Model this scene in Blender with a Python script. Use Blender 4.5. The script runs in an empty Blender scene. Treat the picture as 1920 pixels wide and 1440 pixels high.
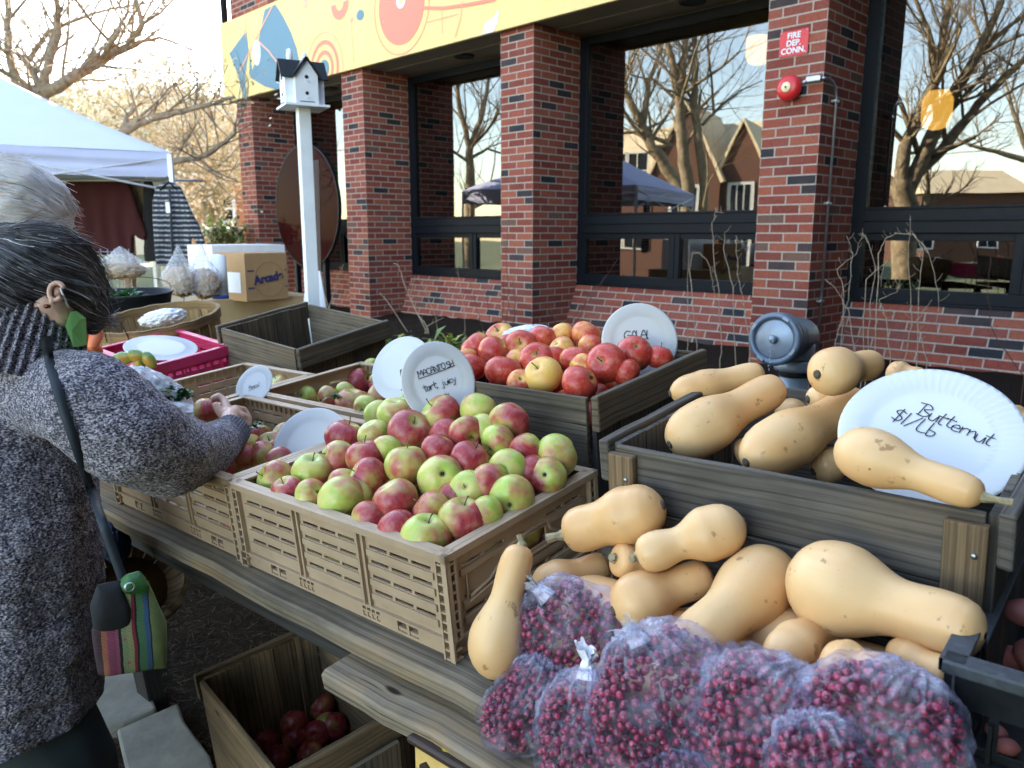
import bpy, bmesh, math, random
import numpy as np
from mathutils import Vector, Matrix, noise, Quaternion
random.seed(7)
R=math.radians
# ------------------------------------------------------------------ camera, sky, sun
scene=bpy.context.scene
C=scene.collection
FPX=1460.0; PITCH=math.atan(283/1460.0)
cam_d=bpy.data.cameras.new('camera'); cam=bpy.data.objects.new('camera',cam_d); C.objects.link(cam)
cam_d.sensor_width=36.0; cam_d.lens=36.0*FPX/1920.0
cam_d.clip_start=0.05; cam_d.clip_end=2000
cam.location=(0,0,0); cam.rotation_euler=(math.pi/2-PITCH,0,0)
cam_d.dof.use_dof=True; cam_d.dof.focus_distance=1.45; cam_d.dof.aperture_fstop=7.5
scene.camera=cam
SUN_AZ=R(1); SUN_EL=R(25)           # azimuth measured from +Y towards +X
world=bpy.data.worlds.new('World'); scene.world=world; world.use_nodes=True
wn=world.node_tree; sky=wn.nodes.new('ShaderNodeTexSky'); sky.sky_type='NISHITA'; sky.sun_disc=False
sky.sun_elevation=SUN_EL; sky.sun_rotation=SUN_AZ; sky.air_density=1.0; sky.dust_density=.5; sky.ozone_density=1.0
bg=wn.nodes['Background']; bg.inputs[1].default_value=0.15
wn.links.new(sky.outputs[0],bg.inputs[0])
sun_d=bpy.data.lights.new('sun','SUN'); sun_d.energy=4.0; sun_d.angle=R(0.5); sun_d.color=(1.0,0.93,0.82)
sun=bpy.data.objects.new('sun',sun_d); C.objects.link(sun)
sv=Vector((math.sin(SUN_AZ)*math.cos(SUN_EL),math.cos(SUN_AZ)*math.cos(SUN_EL),math.sin(SUN_EL)))
sun.rotation_euler=sv.to_track_quat('Z','Y').to_euler()
scene.view_settings.view_transform='Standard'; scene.view_settings.look='None'
scene.view_settings.exposure=3.3; scene.view_settings.use_white_balance=True; scene.view_settings.white_balance_temperature=7500; scene.view_settings.white_balance_tint=10; scene.view_settings.gamma=1.0
# ------------------------------------------------------------------ measuring helpers (metres, camera height = 0, ground about -1.5)
cP,sP=math.cos(PITCH),math.sin(PITCH)
def ray(x,y):
    d=y-720.; return Vector((x-960.,FPX*cP-d*sP,-FPX*sP-d*cP))
def at(x,y,Y):                       # point of the place seen at x,y and Y metres ahead
    r=ray(x,y); return r*(Y/r.y)
TN=Vector((-.0775,-.0625,1.)).normalized(); TO=Vector((0,1.2,-.631))
TX=Vector((0.7566,-0.6536,0.0178)).normalized(); TY=TN.cross(TX)
def T(a,b,h=0): return TO+TX*a+TY*b+TN*h
def onT(x,y,h=0):
    r=ray(x,y); o=TO+TN*h; return r*((o@TN)/(r@TN)) if False else r*(o.dot(TN)/r.dot(TN))
def pxr(n,p):                        # n photo pixels at point p, in metres
    return n*(p.y*cP-p.z*sP)/FPX
FU=Vector((-.7030,.7112,0)).normalized(); FN=Vector((.7112,.7030,0)).normalized(); FP=Vector((2.1371,5.6440,0))
def fac(x,y,off=0):                  # facade coordinates (x to the right, z) of a pixel on plane 'off' behind the pier fronts
    r=ray(x,y); t=(FP.dot(FN)+off)/r.dot(FN); q=r*t
    return -(q.dot(FU)-FP.dot(FU)), q.z
FM=Matrix(((-FU.x,FN.x,0,FP.x),(-FU.y,FN.y,0,FP.y),(0,0,1,0),(0,0,0,1)))
def F(x,d,z): return FM@Vector((x,d,z))
def gz(x,y): return -1.5+.0775*x+.0625*y
# ------------------------------------------------------------------ object helpers
def tag(o,label=None,cat=None,group=None,kind=None):
    if label: o['label']=label
    if cat: o['category']=cat
    if group: o['group']=group
    if kind: o['kind']=kind
    return o
def empty(name,loc=(0,0,0),mat=None,**k):
    o=bpy.data.objects.new(name,None); C.objects.link(o)
    if mat is not None: o.matrix_world=mat
    else: o.location=loc
    o.empty_display_size=.05
    return tag(o,**k)
class MB:
    def __init__(s): s.v=[];s.f=[];s.uv=[];s.mi=[];s.sm=[]
    def add(s,vs,fs,uvs=None,mi=0,smooth=False):
        n=len(s.v); s.v+= [tuple(v) for v in vs]
        for i,f in enumerate(fs):
            s.f.append([a+n for a in f]); s.mi.append(mi); s.sm.append(smooth)
            s.uv.append(uvs[i] if uvs else [(0,0)]*len(f))
        return s
    def box(s,lo,hi,mi=0,M=None,seed=None,grain=None,jit=0.0,seg=1):
        lo=Vector(lo);hi=Vector(hi); d=hi-lo
        g=grain if grain is not None else max(range(3),key=lambda i:d[i])
        o=[i for i in range(3) if i!=g]
        if seed is None: seed=random.random()*50
        n=max(1,seg)
        rings=[]
        for k in range(n+1):
            t=k/n; ring=[]
            for (a,b) in ((0,0),(1,0),(1,1),(0,1)):
                p=[0,0,0]; p[g]=lo[g]+d[g]*t; p[o[0]]=lo[o[0]]+d[o[0]]*a; p[o[1]]=lo[o[1]]+d[o[1]]*b
                if jit: 
                    for q in range(3): p[q]+=random.uniform(-jit,jit)
                ring.append(Vector(p))
            rings.append(ring)
        vs=[v for r in rings for v in r]; fs=[];uv=[]
        per=[0,d[o[0]],d[o[0]]+d[o[1]],2*d[o[0]]+d[o[1]],2*(d[o[0]]+d[o[1]])]
        for k in range(n):
            for j in range(4):
                j2=(j+1)%4
                fs.append([k*4+j,k*4+j2,(k+1)*4+j2,(k+1)*4+j])
                u0=seed+d[g]*k/n;u1=seed+d[g]*(k+1)/n; a0=seed*3+per[j];a1=seed*3+per[j+1]
                uv.append([(u0,a0),(u0,a1),(u1,a1),(u1,a0)])
        fs.append([3,2,1,0]); uv.append([(seed+.003*i,seed*3+.003*j) for i,j in ((0,d[o[1]]*300),(1,d[o[1]]*300),(1,0),(0,0))])
        e=n*4; fs.append([e,e+1,e+2,e+3]); uv.append([(seed+.003*i,seed*3+.003*j) for i,j in ((0,0),(1,0),(1,d[o[1]]*300),(0,d[o[1]]*300))])
        # orientation
        if (g==1): fs=[f[::-1] for f in fs]; uv=[u[::-1] for u in uv]
        if M is not None: vs=[M@v for v in vs]
        return s.add(vs,fs,uv,mi)
    def tube(s,pts,rad,n=8,mi=0,cap=True,smooth=True):
        pts=[Vector(p) for p in pts]
        if not hasattr(rad,'__len__'): rad=[rad]*len(pts)
        vs=[];fs=[]; up=None
        for i,p in enumerate(pts):
            t=(pts[min(i+1,len(pts)-1)]-pts[max(i-1,0)])
            if t.length<1e-9: t=Vector((0,0,1))
            t.normalize()
            if up is None: up=t.orthogonal().normalized()
            up=(up-t*up.dot(t)); up=up.normalized() if up.length>1e-6 else t.orthogonal().normalized()
            b=t.cross(up)
            for k in range(n):
                a=2*math.pi*k/n; vs.append(p+(up*math.cos(a)+b*math.sin(a))*rad[i])
        for i in range(len(pts)-1):
            for k in range(n):
                fs.append([i*n+k,i*n+(k+1)%n,(i+1)*n+(k+1)%n,(i+1)*n+k])
        if cap:
            fs.append(list(range(n))[::-1]); e=(len(pts)-1)*n; fs.append([e+k for k in range(n)])
        return s.add(vs,fs,None,mi,smooth)
    def lathe(s,prof,n=24,M=None,mi=0,smooth=True,caps=True):
        vs=[];fs=[]
        for r,z in prof:
            for k in range(n):
                a=2*math.pi*k/n; v=Vector((r*math.cos(a),r*math.sin(a),z)); vs.append(M@v if M is not None else v)
        m=len(prof)
        for i in range(m-1):
            for k in range(n): fs.append([i*n+k,i*n+(k+1)%n,(i+1)*n+(k+1)%n,(i+1)*n+k])
        if caps and prof[0][0]>1e-6: fs.append(list(range(n))[::-1])
        if caps and prof[-1][0]>1e-6: fs.append([(m-1)*n+k for k in range(n)])
        return s.add(vs,fs,None,mi,smooth)
    def prism(s,pts,thick,M=None,mi=0):     # polygon in local xy, extruded +z
        n=len(pts); vs=[Vector((x,y,0)) for x,y in pts]+[Vector((x,y,thick)) for x,y in pts]
        if M is not None: vs=[M@v for v in vs]
        a=sum(pts[i][0]*pts[(i+1)%n][1]-pts[(i+1)%n][0]*pts[i][1] for i in range(n))
        idx=list(range(n))
        if a<0: idx=idx[::-1]
        fs=[idx[::-1],[i+n for i in idx]]
        for k in range(n):
            i,j=idx[k],idx[(k+1)%n]; fs.append([i,j,j+n,i+n])
        return s.add(vs,fs,None,mi)
    def build(s,name,mats,parent=None,mat=None,bevel=0,fixn=False,merge=False):
        me=bpy.data.meshes.new(name); me.from_pydata(s.v,[],s.f)
        l=me.uv_layers.new(name='UVMap'); k=0; flat=[]
        for f in s.uv:
            for u in f: flat+= [u[0],u[1]]
        l.data.foreach_set('uv',flat)
        me.polygons.foreach_set('material_index',s.mi); me.polygons.foreach_set('use_smooth',s.sm)
        for m in (mats if isinstance(mats,(list,tuple)) else [mats]): me.materials.append(m)
        if merge or fixn:
            bm=bmesh.new(); bm.from_mesh(me)
            if merge: bmesh.ops.remove_doubles(bm,verts=bm.verts,dist=1e-5)
            if fixn: bmesh.ops.recalc_face_normals(bm,faces=bm.faces)
            bm.to_mesh(me); bm.free()
        me.update()
        o=bpy.data.objects.new(name,me); C.objects.link(o)
        if mat is not None: o.matrix_world=mat
        if parent is not None: o.parent=parent
        if bevel:
            b=o.modifiers.new('bevel','BEVEL'); b.width=bevel; b.segments=2; b.limit_method='ANGLE'; b.angle_limit=R(40)
        return o
def mesh_obj(name,me,parent=None,mat=None):
    o=bpy.data.objects.new(name,me); C.objects.link(o)
    if mat is not None: o.matrix_world=mat
    if parent is not None: o.parent=parent
    return o
def frame(o,x,z=None,y=None):          # matrix from origin and axes
    x=Vector(x).normalized()
    if z is not None:
        z=Vector(z); z=(z-x*z.dot(x)).normalized(); y=z.cross(x)
    else:
        y=Vector(y); y=(y-x*y.dot(x)).normalized(); z=x.cross(y)
    return Matrix(((x.x,y.x,z.x,o[0]),(x.y,y.y,z.y,o[1]),(x.z,y.z,z.z,o[2]),(0,0,0,1)))
TM=frame(TO,TX,z=TN)
def onplane(a,b,h=0,rot=0): return TM@Matrix.Translation((a,b,h))@Matrix.Rotation(rot,4,'Z')
# ------------------------------------------------------------------ materials
class NT:
    def __init__(s,name):
        s.m=bpy.data.materials.new(name); s.m.use_nodes=True; s.t=s.m.node_tree; s.n=s.t.nodes; s.l=s.t.links
        s.bsdf=s.n['Principled BSDF']; s.out=s.n['Material Output']
    def node(s,ty,**kw):
        n=s.n.new(ty)
        for k,v in kw.items(): setattr(n,k,v)
        return n
    def link(s,a,b): s.l.new(a,b)
    def setin(s,n,i,v):
        if isinstance(v,bpy.types.NodeSocket): s.l.new(v,n.inputs[i])
        else: n.inputs[i].default_value=v
    def P(s,**kw):
        nm=dict(color='Base Color',rough='Roughness',metal='Metallic',spec='Specular IOR Level',alpha='Alpha',coat='Coat Weight',coatr='Coat Roughness',sss='Subsurface Weight',sssr='Subsurface Radius',ssss='Subsurface Scale',trans='Transmission Weight',emit='Emission Color',estr='Emission Strength',normal='Normal',sheen='Sheen Weight',ior='IOR')
        for k,v in kw.items():
            if isinstance(v,tuple) and len(v)==3 and k in('color','emit'): v=(*v,1)
            s.setin(s.bsdf,nm[k],v)
        return s
    def coord(s,which='Object',scale=(1,1,1),loc=(0,0,0),rot=(0,0,0)):
        c=s.node('ShaderNodeTexCoord'); m=s.node('ShaderNodeMapping'); s.link(c.outputs[which],m.inputs[0])
        m.inputs['Scale'].default_value=scale; m.inputs['Location'].default_value=loc; m.inputs['Rotation'].default_value=rot
        return m.outputs[0]
    def noise(s,vec,scale=5,detail=4,rough=.5,dist=0,out='Fac',dim='3D',w=None):
        n=s.node('ShaderNodeTexNoise',noise_dimensions=dim); s.link(vec,n.inputs['Vector'])
        n.inputs['Scale'].default_value=scale; n.inputs['Detail'].default_value=detail; n.inputs['Roughness'].default_value=rough; n.inputs['Distortion'].default_value=dist
        if w is not None: s.setin(n,'W',w)
        return n.outputs[out]
    def vor(s,vec,scale=5,feature='F1',out='Distance'):
        n=s.node('ShaderNodeTexVoronoi',feature=feature); s.link(vec,n.inputs['Vector']); n.inputs['Scale'].default_value=scale
        return n.outputs[out]
    def ramp(s,fac,stops,interp='LINEAR'):
        n=s.node('ShaderNodeValToRGB'); n.color_ramp.interpolation=interp; e=n.color_ramp.elements
        while len(e)<len(stops): e.new(0.5)
        for i,(p,c) in enumerate(stops):
            e[i].position=p; c=c if isinstance(c,(tuple,list)) else (c,c,c); e[i].color=(*c[:3],1)
        s.link(fac,n.inputs[0]); return n.outputs[0]
    def mix(s,fac,a,b,mode='MIX'):
        n=s.node('ShaderNodeMix',data_type='RGBA',blend_type=mode)
        for i,v in ((0,fac),(6,a),(7,b)):
            if isinstance(v,tuple) and len(v)==3: v=(*v,1)
            s.setin(n,i,v)
        return n.outputs[2]
    def math(s,op,a,b=None,c=None,clamp=False):
        n=s.node('ShaderNodeMath',operation=op); n.use_clamp=clamp; s.setin(n,0,a)
        if b is not None: s.setin(n,1,b)
        if c is not None: s.setin(n,2,c)
        return n.outputs[0]
    def maprange(s,v,a,b,c=0,d=1,smooth=True):
        n=s.node('ShaderNodeMapRange'); n.interpolation_type='SMOOTHSTEP' if smooth else 'LINEAR'
        for i,x in enumerate((v,a,b,c,d)): s.setin(n,i,x)
        return n.outputs[0]
    def bump(s,h,strength=.3,dist=.002,normal=None):
        n=s.node('ShaderNodeBump'); n.inputs['Strength'].default_value=strength; n.inputs['Distance'].default_value=dist
        s.link(h,n.inputs['Height'])
        if normal is not None: s.link(normal,n.inputs['Normal'])
        return n.outputs[0]
    def sep(s,vec):
        n=s.node('ShaderNodeSeparateXYZ'); s.link(vec,n.inputs[0]); return n.outputs
    def comb(s,x,y,z):
        n=s.node('ShaderNodeCombineXYZ')
        for i,v in enumerate((x,y,z)): s.setin(n,i,v)
        return n.outputs[0]
def simple(name,col,rough=.5,metal=0,var=.15,scale=30,bump=.0,bdist=.001,coat=0,spec=.5,detail=5):
    t=NT(name); v=t.coord('Object'); n=t.noise(v,scale,detail,.6)
    lo=tuple(c*(1-var) for c in col); hi=tuple(min(1,c*(1+var)) for c in col)
    t.P(color=t.ramp(n,[(.3,lo),(.7,hi)]),metal=metal,coat=coat,spec=spec)
    t.P(rough=t.maprange(n,.3,.7,max(0,rough-.08),min(1,rough+.08)))
    if bump: t.P(normal=t.bump(n,bump,bdist))
    return t.m
def wood(name,dark,light,rough=.8,gs=1.0,worn=(.3,.27,.22),brown=None):
    t=NT(name); u=t.coord('UV')
    g=t.noise(t.coord('UV',scale=(3.5*gs,260*gs,1)),1,6,.65,.3)
    g2=t.noise(t.coord('UV',scale=(1.6,60,1)),1,5,.6,.6)
    big=t.noise(t.coord('UV',scale=(2.6,5,1)),1.5,4,.6)
    tone=t.noise(t.coord('UV',scale=(.12,.35,1)),3,1,.5)
    w=t.node('ShaderNodeTexWave',wave_type='BANDS',bands_direction='Y'); t.link(t.coord('UV',scale=(.7,14,1)),w.inputs[0])
    w.inputs['Scale'].default_value=1.5; w.inputs['Distortion'].default_value=11; w.inputs['Detail'].default_value=3; w.inputs['Detail Scale'].default_value=.6
    ring=t.maprange(w.outputs[1],.0,.25,1,0)
    f=t.math('MULTIPLY_ADD',g,.55,t.math('MULTIPLY',g2,.45))
    c=t.ramp(f,[(.33,dark),(.5,tuple((a*.8+b*1.2)/2 for a,b in zip(dark,light))),(.68,light)])
    if brown: c=t.mix(t.maprange(big,.46,.66,0,.8),c,t.mix(.6,c,brown))
    c=t.mix(t.math('MULTIPLY',ring,.42),c,tuple(q*.6 for q in dark))
    c=t.mix(1,c,t.ramp(tone,[(.35,.72),(.65,1.25)]),'MULTIPLY')
    c=t.mix(t.maprange(big,.28,.55,.5,0),c,(.03,.025,.02))
    knot=t.vor(t.coord('UV',scale=(2.9,9,1)),1.0)
    c=t.mix(t.maprange(knot,.03,.075,1,0),c,(.025,.015,.01))
    crack=t.maprange(t.noise(t.coord('UV',scale=(1.6,95,1)),1,3,.6),.29,.325,1,0)
    c=t.mix(crack,c,(.02,.016,.013))
    f=t.math('SUBTRACT',f,t.math('MULTIPLY',ring,.12))
    t.P(color=c,rough=rough,spec=.25,normal=t.bump(t.math('SUBTRACT',f,t.math('MULTIPLY',crack,.8)),.7,.0016))
    return t.m
M={}
M['wood_table']=wood('weathered_table_wood',(.085,.066,.048),(.34,.27,.19),gs=.9,brown=(.38,.22,.10))
M['wood_edge']=wood('raw_board_edge',(.08,.055,.035),(.42,.29,.17))
M['wood_crate']=wood('grey_crate_wood',(.030,.027,.025),(.16,.14,.12),brown=(.16,.115,.075))
M['wood_dark']=wood('dark_crate_wood',(.012,.012,.012),(.075,.07,.065))
M['wood_mid']=wood('brown_grey_crate_wood',(.040,.032,.024),(.22,.175,.125),brown=(.20,.13,.075))
M['wood_post']=wood('brown_post_wood',(.05,.03,.018),(.22,.145,.08))
M['wood_basket']=wood('basket_veneer',(.14,.085,.04),(.42,.27,.13))
M['wood_low']=wood('under_crate_wood',(.07,.045,.025),(.3,.2,.11),brown=(.3,.19,.1))
# heather knit
def knit(name,a,b,mid,sc=260,rib=False):
    t=NT(name); v=t.coord('Object'); s1=t.coord('Object',scale=(1,1,1.6))
    n=t.noise(s1,sc,2,.6); n2=t.noise(v,sc*.32,3,.6); lo=t.noise(v,7,3,.5)
    f=t.math('ADD',t.math('MULTIPLY',n,.7),t.math('MULTIPLY',n2,.3))
    c=t.ramp(f,[(.38,a),(.48,mid),(.60,b)]); c=t.mix(t.maprange(lo,.3,.7,0,.25),c,mid)
    h=t.math('ADD',t.math('MULTIPLY',t.vor(s1,sc*.55),.8),t.math('MULTIPLY',n,.8))
    t.P(color=c,rough=.95,spec=.1,sheen=.15,normal=t.bump(h,1.0,.0035)); return t.m
M['sweater']=knit('heather_grey_knit',(.008,.008,.015),(.44,.40,.44),(.095,.087,.11),sc=215)
M['cuff']=knit('blue_grey_knit_cuff',(.03,.03,.045),(.25,.25,.31),(.10,.10,.135),sc=300)
# brick
def brickmat(name,shift=0.0,xo=0.0,pink=0):
    t=NT(name); tc=t.node('ShaderNodeTexCoord'); o=t.sep(tc.outputs['Object']); nn=t.sep(tc.outputs['Normal'])
    side=t.math('GREATER_THAN',t.math('ABSOLUTE',nn[0]),.6)
    ux=t.math('ADD',o[0],xo); uy=t.math('ADD',o[1],.10875)
    u=t.math('ADD',t.math('MULTIPLY',side,uy),t.math('MULTIPLY',t.math('SUBTRACT',1,side),ux))
    zz=t.math('ADD',o[2],shift)
    br=t.node('ShaderNodeTexBrick'); br.offset=.5; br.offset_frequency=2; br.squash=1
    t.link(t.comb(u,zz,0),br.inputs[0])
    br.inputs['Color1'].default_value=(0,0,0,1); br.inputs['Color2'].default_value=(1,1,1,1); br.inputs['Mortar'].default_value=(.5,.5,.5,1)
    br.inputs['Scale'].default_value=1; br.inputs['Brick Width'].default_value=.2175; br.inputs['Row Height'].default_value=.0677; br.inputs['Mortar Size'].default_value=.0058; br.inputs['Mortar Smooth'].default_value=.15; br.inputs['Bias'].default_value=0
    p=(.02,.012,.012) if pink else (0,0,0)
    c=t.ramp(br.outputs[0],[(0,(.22+p[0],.052+p[1],.036+p[2])),(.22,(.28,.068,.043)),(.42,(.19,.043,.030)),(.6,(.31,.085,.05)),(.78,(.25,.055,.038)),(.86,(.14,.075,.055)),(.885,(.024,.026,.03)),(1,(.038,.04,.043))],'CONSTANT' )
    v=t.coord('Object'); n=t.noise(v,38,6,.65); n2=t.noise(v,3,3,.5)
    c=t.mix(1,c,t.ramp(n,[(.25,.72),(.75,1.25)]),'MULTIPLY'); c=t.mix(t.maprange(n2,.35,.75,0,.25),c,(.23,.11,.09))
    mor=t.ramp(t.noise(v,60,4,.6),[(.3,(.30,.24,.20)),(.7,(.46,.38,.32))])
    c=t.mix(br.outputs[1],c,mor)
    h=t.math('SUBTRACT',t.math('MULTIPLY',n,.35),br.outputs[1])
    t.P(color=c,rough=.85,spec=.2,normal=t.bump(h,.8,.004)); return t.m
M['brick']=brickmat('red_brick',shift=.0)
M['brick_apron']=brickmat('red_brick_sloped_sill',shift=.03,xo=.05,pink=1)
M['frame']=simple('dark_window_frame',(.004,.006,.010),.5,var=.1,spec=.18)
M['soffit']=simple('soffit_board',(.17,.14,.10),.8,var=.2,scale=4)
M['black']=simple('black_void',(.006,.006,.007),.8)
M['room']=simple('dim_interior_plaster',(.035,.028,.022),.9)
def glass(name,refl=.125,tint=(.30,.29,.27)):
    t=NT(name); g=t.node('ShaderNodeBsdfGlossy'); g.inputs['Roughness'].default_value=.0; g.inputs['Color'].default_value=(.95,.97,1,1)
    tr=t.node('ShaderNodeBsdfTransparent'); tr.inputs[0].default_value=(*tint,1)
    mx=t.node('ShaderNodeMixShader'); fr=t.node('ShaderNodeLayerWeight'); fr.inputs[0].default_value=.35
    f=t.math('ADD',refl,t.math('MULTIPLY',fr.outputs['Fresnel'],.36),clamp=True); t.link(f,mx.inputs[0]); t.link(tr.outputs[0],mx.inputs[1]); t.link(g.outputs[0],mx.inputs[2])
    bn=t.noise(t.coord('Object'),1.3,1,.4); b=t.bump(bn,.08,.02); t.link(b,g.inputs['Normal'])
    t.link(mx.outputs[0],t.out.inputs[0]); return t.m
M['glass']=glass('reflective_window_glass')
# painted / plastic
def rpc():
    t=NT('tan_crate_plastic'); v=t.coord('Object'); n=t.noise(v,14,4,.55); f=t.noise(t.coord('Object',scale=(6,6,90)),4,3,.5,1.5)
    c=t.ramp(n,[(.3,(.34,.235,.15)),(.7,(.41,.29,.19))]); c=t.mix(t.maprange(t.noise(v,45,5,.7),.62,.72,0,.6),c,(.22,.16,.1))
    t.P(color=c,rough=.5,spec=.4,normal=t.bump(f,.25,.0012)); return t.m
M['rpc']=rpc()
def apple(name,green,yellow,red,dark,streak=.5,dust=(.55,.3,.3)):
    t=NT(name); tc=t.node('ShaderNodeTexCoord'); oi=t.node('ShaderNodeObjectInfo'); p=tc.outputs['Object']
    o=t.sep(p); col=t.node('ShaderNodeSeparateColor'); t.link(oi.outputs['Color'],col.inputs[0]); redn=col.outputs[0]
    off=t.node('ShaderNodeVectorMath',operation='ADD'); t.link(p,off.inputs[0]); t.link(t.comb(t.math('MULTIPLY',oi.outputs['Random'],37),t.math('MULTIPLY',oi.outputs['Random'],91),5),off.inputs[1]); q=off.outputs[0]
    lo=t.noise(q,1.1,2,.5)                       # unit-radius local space
    rr=t.math('SQRT',t.math('ADD',t.math('MULTIPLY',o[0],o[0]),t.math('MULTIPLY',o[1],o[1])))
    inv=t.math('DIVIDE',1,t.math('ADD',rr,.12))
    sv_=t.comb(t.math('MULTIPLY',t.math('MULTIPLY',o[0],inv),7),t.math('MULTIPLY',t.math('MULTIPLY',o[1],inv),7),t.math('ADD',t.math('MULTIPLY',o[2],.7),t.math('MULTIPLY',oi.outputs['Random'],50)))
    st=t.noise(sv_,1.6,5,.7)
    m=t.math('ADD',t.math('MULTIPLY',lo,1.9),t.math('MULTIPLY',o[0],.42)); m=t.math('ADD',m,t.math('MULTIPLY',redn,1.5)); m=t.math('ADD',m,t.math('MULTIPLY',t.math('SUBTRACT',st,.5),streak))
    m=t.math('SUBTRACT',m,t.maprange(rr,.55,.12,0,.38))
    mask=t.maprange(m,1.40,2.28)
    base=t.mix(t.maprange(t.noise(q,1.7,3,.5),.35,.65),green,yellow)
    rd=t.mix(t.maprange(st,.35,.62),dark,red); rd=t.mix(t.maprange(m,1.9,2.6,0,.55),rd,dark)
    c=t.mix(mask,base,rd)
    dn=t.noise(q,2.6,5,.6); c=t.mix(t.maprange(dn,.45,.78,0,.38),c,dust)
    dots=t.maprange(t.vor(q,15),.05,.10,.5,0); c=t.mix(dots,c,(.72,.6,.4))
    cav=t.maprange(t.math('ADD',rr,t.math('MULTIPLY',dn,.12)),.26,.14,0,1); c=t.mix(t.math('MULTIPLY',cav,.8),c,(.22,.19,.05))
    br=t.maprange(t.noise(q,6.5,3,.5),.73,.77,0,.55); c=t.mix(br,c,(.2,.1,.045))
    t.P(color=c,rough=t.maprange(dn,.35,.7,.27,.5),spec=.45,sss=.06,ssss=.02,normal=t.bump(st,.05,.02)); return t.m
M['mac']=apple('mcintosh_skin',(.36,.48,.075),(.56,.50,.14),(.52,.075,.07),(.27,.018,.03),dust=(.58,.32,.28))
M['gala']=apple('gala_skin',(.74,.46,.10),(.80,.44,.11),(.62,.085,.045),(.45,.03,.025),streak=.95,dust=(.85,.42,.26))
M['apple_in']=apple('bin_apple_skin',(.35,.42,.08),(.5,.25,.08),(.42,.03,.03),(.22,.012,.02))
M['stem']=simple('apple_stem',(.13,.085,.03),.8)
def squash():
    t=NT('butternut_skin'); tc=t.node('ShaderNodeTexCoord'); oi=t.node('ShaderNodeObjectInfo')
    off=t.node('ShaderNodeVectorMath',operation='ADD'); t.link(tc.outputs['Object'],off.inputs[0]); t.link(t.comb(t.math('MULTIPLY',oi.outputs['Random'],17),3,t.math('MULTIPLY',oi.outputs['Random'],29)),off.inputs[1]); q=off.outputs[0]
    n=t.noise(q,9,3,.5); c=t.ramp(n,[(.3,(.60,.30,.115)),(.5,(.68,.375,.16)),(.72,(.74,.46,.22))])
    m=t.node('ShaderNodeMapping'); t.link(q,m.inputs[0]); m.inputs['Scale'].default_value=(1,1,.09)
    st=t.noise(m.outputs[0],75,3,.6); c=t.mix(t.maprange(st,.5,.72,0,.45),c,(.70,.34,.13))
    c=t.mix(t.math('MULTIPLY',oi.outputs['Random'],.2),c,(.72,.46,.22)); c=t.mix(t.maprange(t.noise(q,3.5,2,.5),.5,.72,0,.38),c,(.74,.50,.27))
    s1=t.maprange(t.noise(q,48,4,.6),.635,.70,0,.8); c=t.mix(s1,c,(.33,.17,.07))
    s2=t.maprange(t.vor(q,36),.035,.075,.9,0); s2=t.math('MULTIPLY',s2,t.maprange(t.noise(q,11,2,.5),.55,.62)); c=t.mix(s2,c,(.16,.09,.045))
    s3=t.maprange(t.noise(q,13,6,.75),.665,.71,0,.75); c=t.mix(s3,c,(.36,.29,.17))
    t.P(color=c,rough=t.maprange(n,.3,.7,.34,.5),spec=.4,sss=.05,ssss=.01,normal=t.bump(t.math('SUBTRACT',t.math('MULTIPLY',st,.5),s3),.3,.0012)); return t.m
M['squash']=squash()
M['sstem']=simple('squash_stem',(.30,.24,.14),.9,var=.4,scale=90,bump=.8,bdist=.003)
M['scar']=simple('blossom_scar',(.09,.065,.04),.95,var=.5,scale=250,bump=.8,bdist=.002)
M['paper']=simple('paper_plate',(.66,.66,.66),.75,var=.02,scale=5)
M['ink']=simple('marker_ink',(.02,.02,.035),.6,var=.1)
M['white']=simple('white_paint',(.74,.77,.82),.5,var=.06,scale=8,bump=.15,bdist=.002)
M['red_plastic']=simple('red_plastic',(.62,.02,.025),.35,var=.08)
M['crimson']=simple('magenta_crate_plastic',(.55,.03,.12),.4,var=.12,scale=12)
M['black_plastic']=simple('black_crate_plastic',(.008,.010,.012),.5,var=.3,spec=.22,scale=60,bump=.35,bdist=.001)
M['grey_worn']=simple('worn_black_plastic_rim',(.035,.042,.05),.6,var=.5,scale=120,bump=.5,bdist=.001)
M['skin']=simple('skin',(.55,.33,.25),.5,var=.16,scale=40,bump=.3,bdist=.001)
M['skin2']=simple('pink_scalp_skin',(.82,.64,.59),.5,var=.14,scale=28)
M['hair']=simple('dark_grey_hair',(.03,.028,.032),.42,var=.8,scale=60)
M['hairg']=simple('silver_hair_strand',(.17,.165,.18),.4,var=.4,scale=60)
M['hairw']=simple('white_hair',(.93,.91,.91),.5,var=.06,scale=60)
M['mask']=simple('green_face_mask',(.20,.55,.16),.8,var=.1,bump=.3)
M['trouser']=simple('dark_teal_trousers',(.018,.03,.035),.85,var=.35,scale=14,bump=.3,bdist=.004)
M['strap']=simple('navy_strap',(.012,.02,.03),.7)
M['coat_dark']=simple('dark_jacket',(.02,.022,.03),.85)
M['metal']=simple('galvanised_steel',(.42,.44,.47),.38,metal=.9,var=.15)
M['greypaint']=simple('grey_blue_metal_paint',(.13,.165,.215),.38,metal=.35,var=.12,scale=12)
M['greylight']=simple('light_grey_metal_paint',(.26,.30,.36),.4,metal=.4,var=.12,scale=12)
M['bark']=simple('tree_bark',(.16,.12,.08),.9,var=.5,scale=22,bump=.8,bdist=.02)
M['twig']=simple('pale_twig',(.34,.29,.20),.85,var=.4,scale=9)
M['dry']=simple('dry_stalk',(.36,.27,.19),.85,var=.35,scale=40)
M['drydark']=simple('dark_dry_stalk',(.075,.03,.022),.85,var=.35,scale=40)
M['leafy']=simple('yellow_leaf',(.52,.46,.31),.7,var=.45,scale=3)
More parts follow.
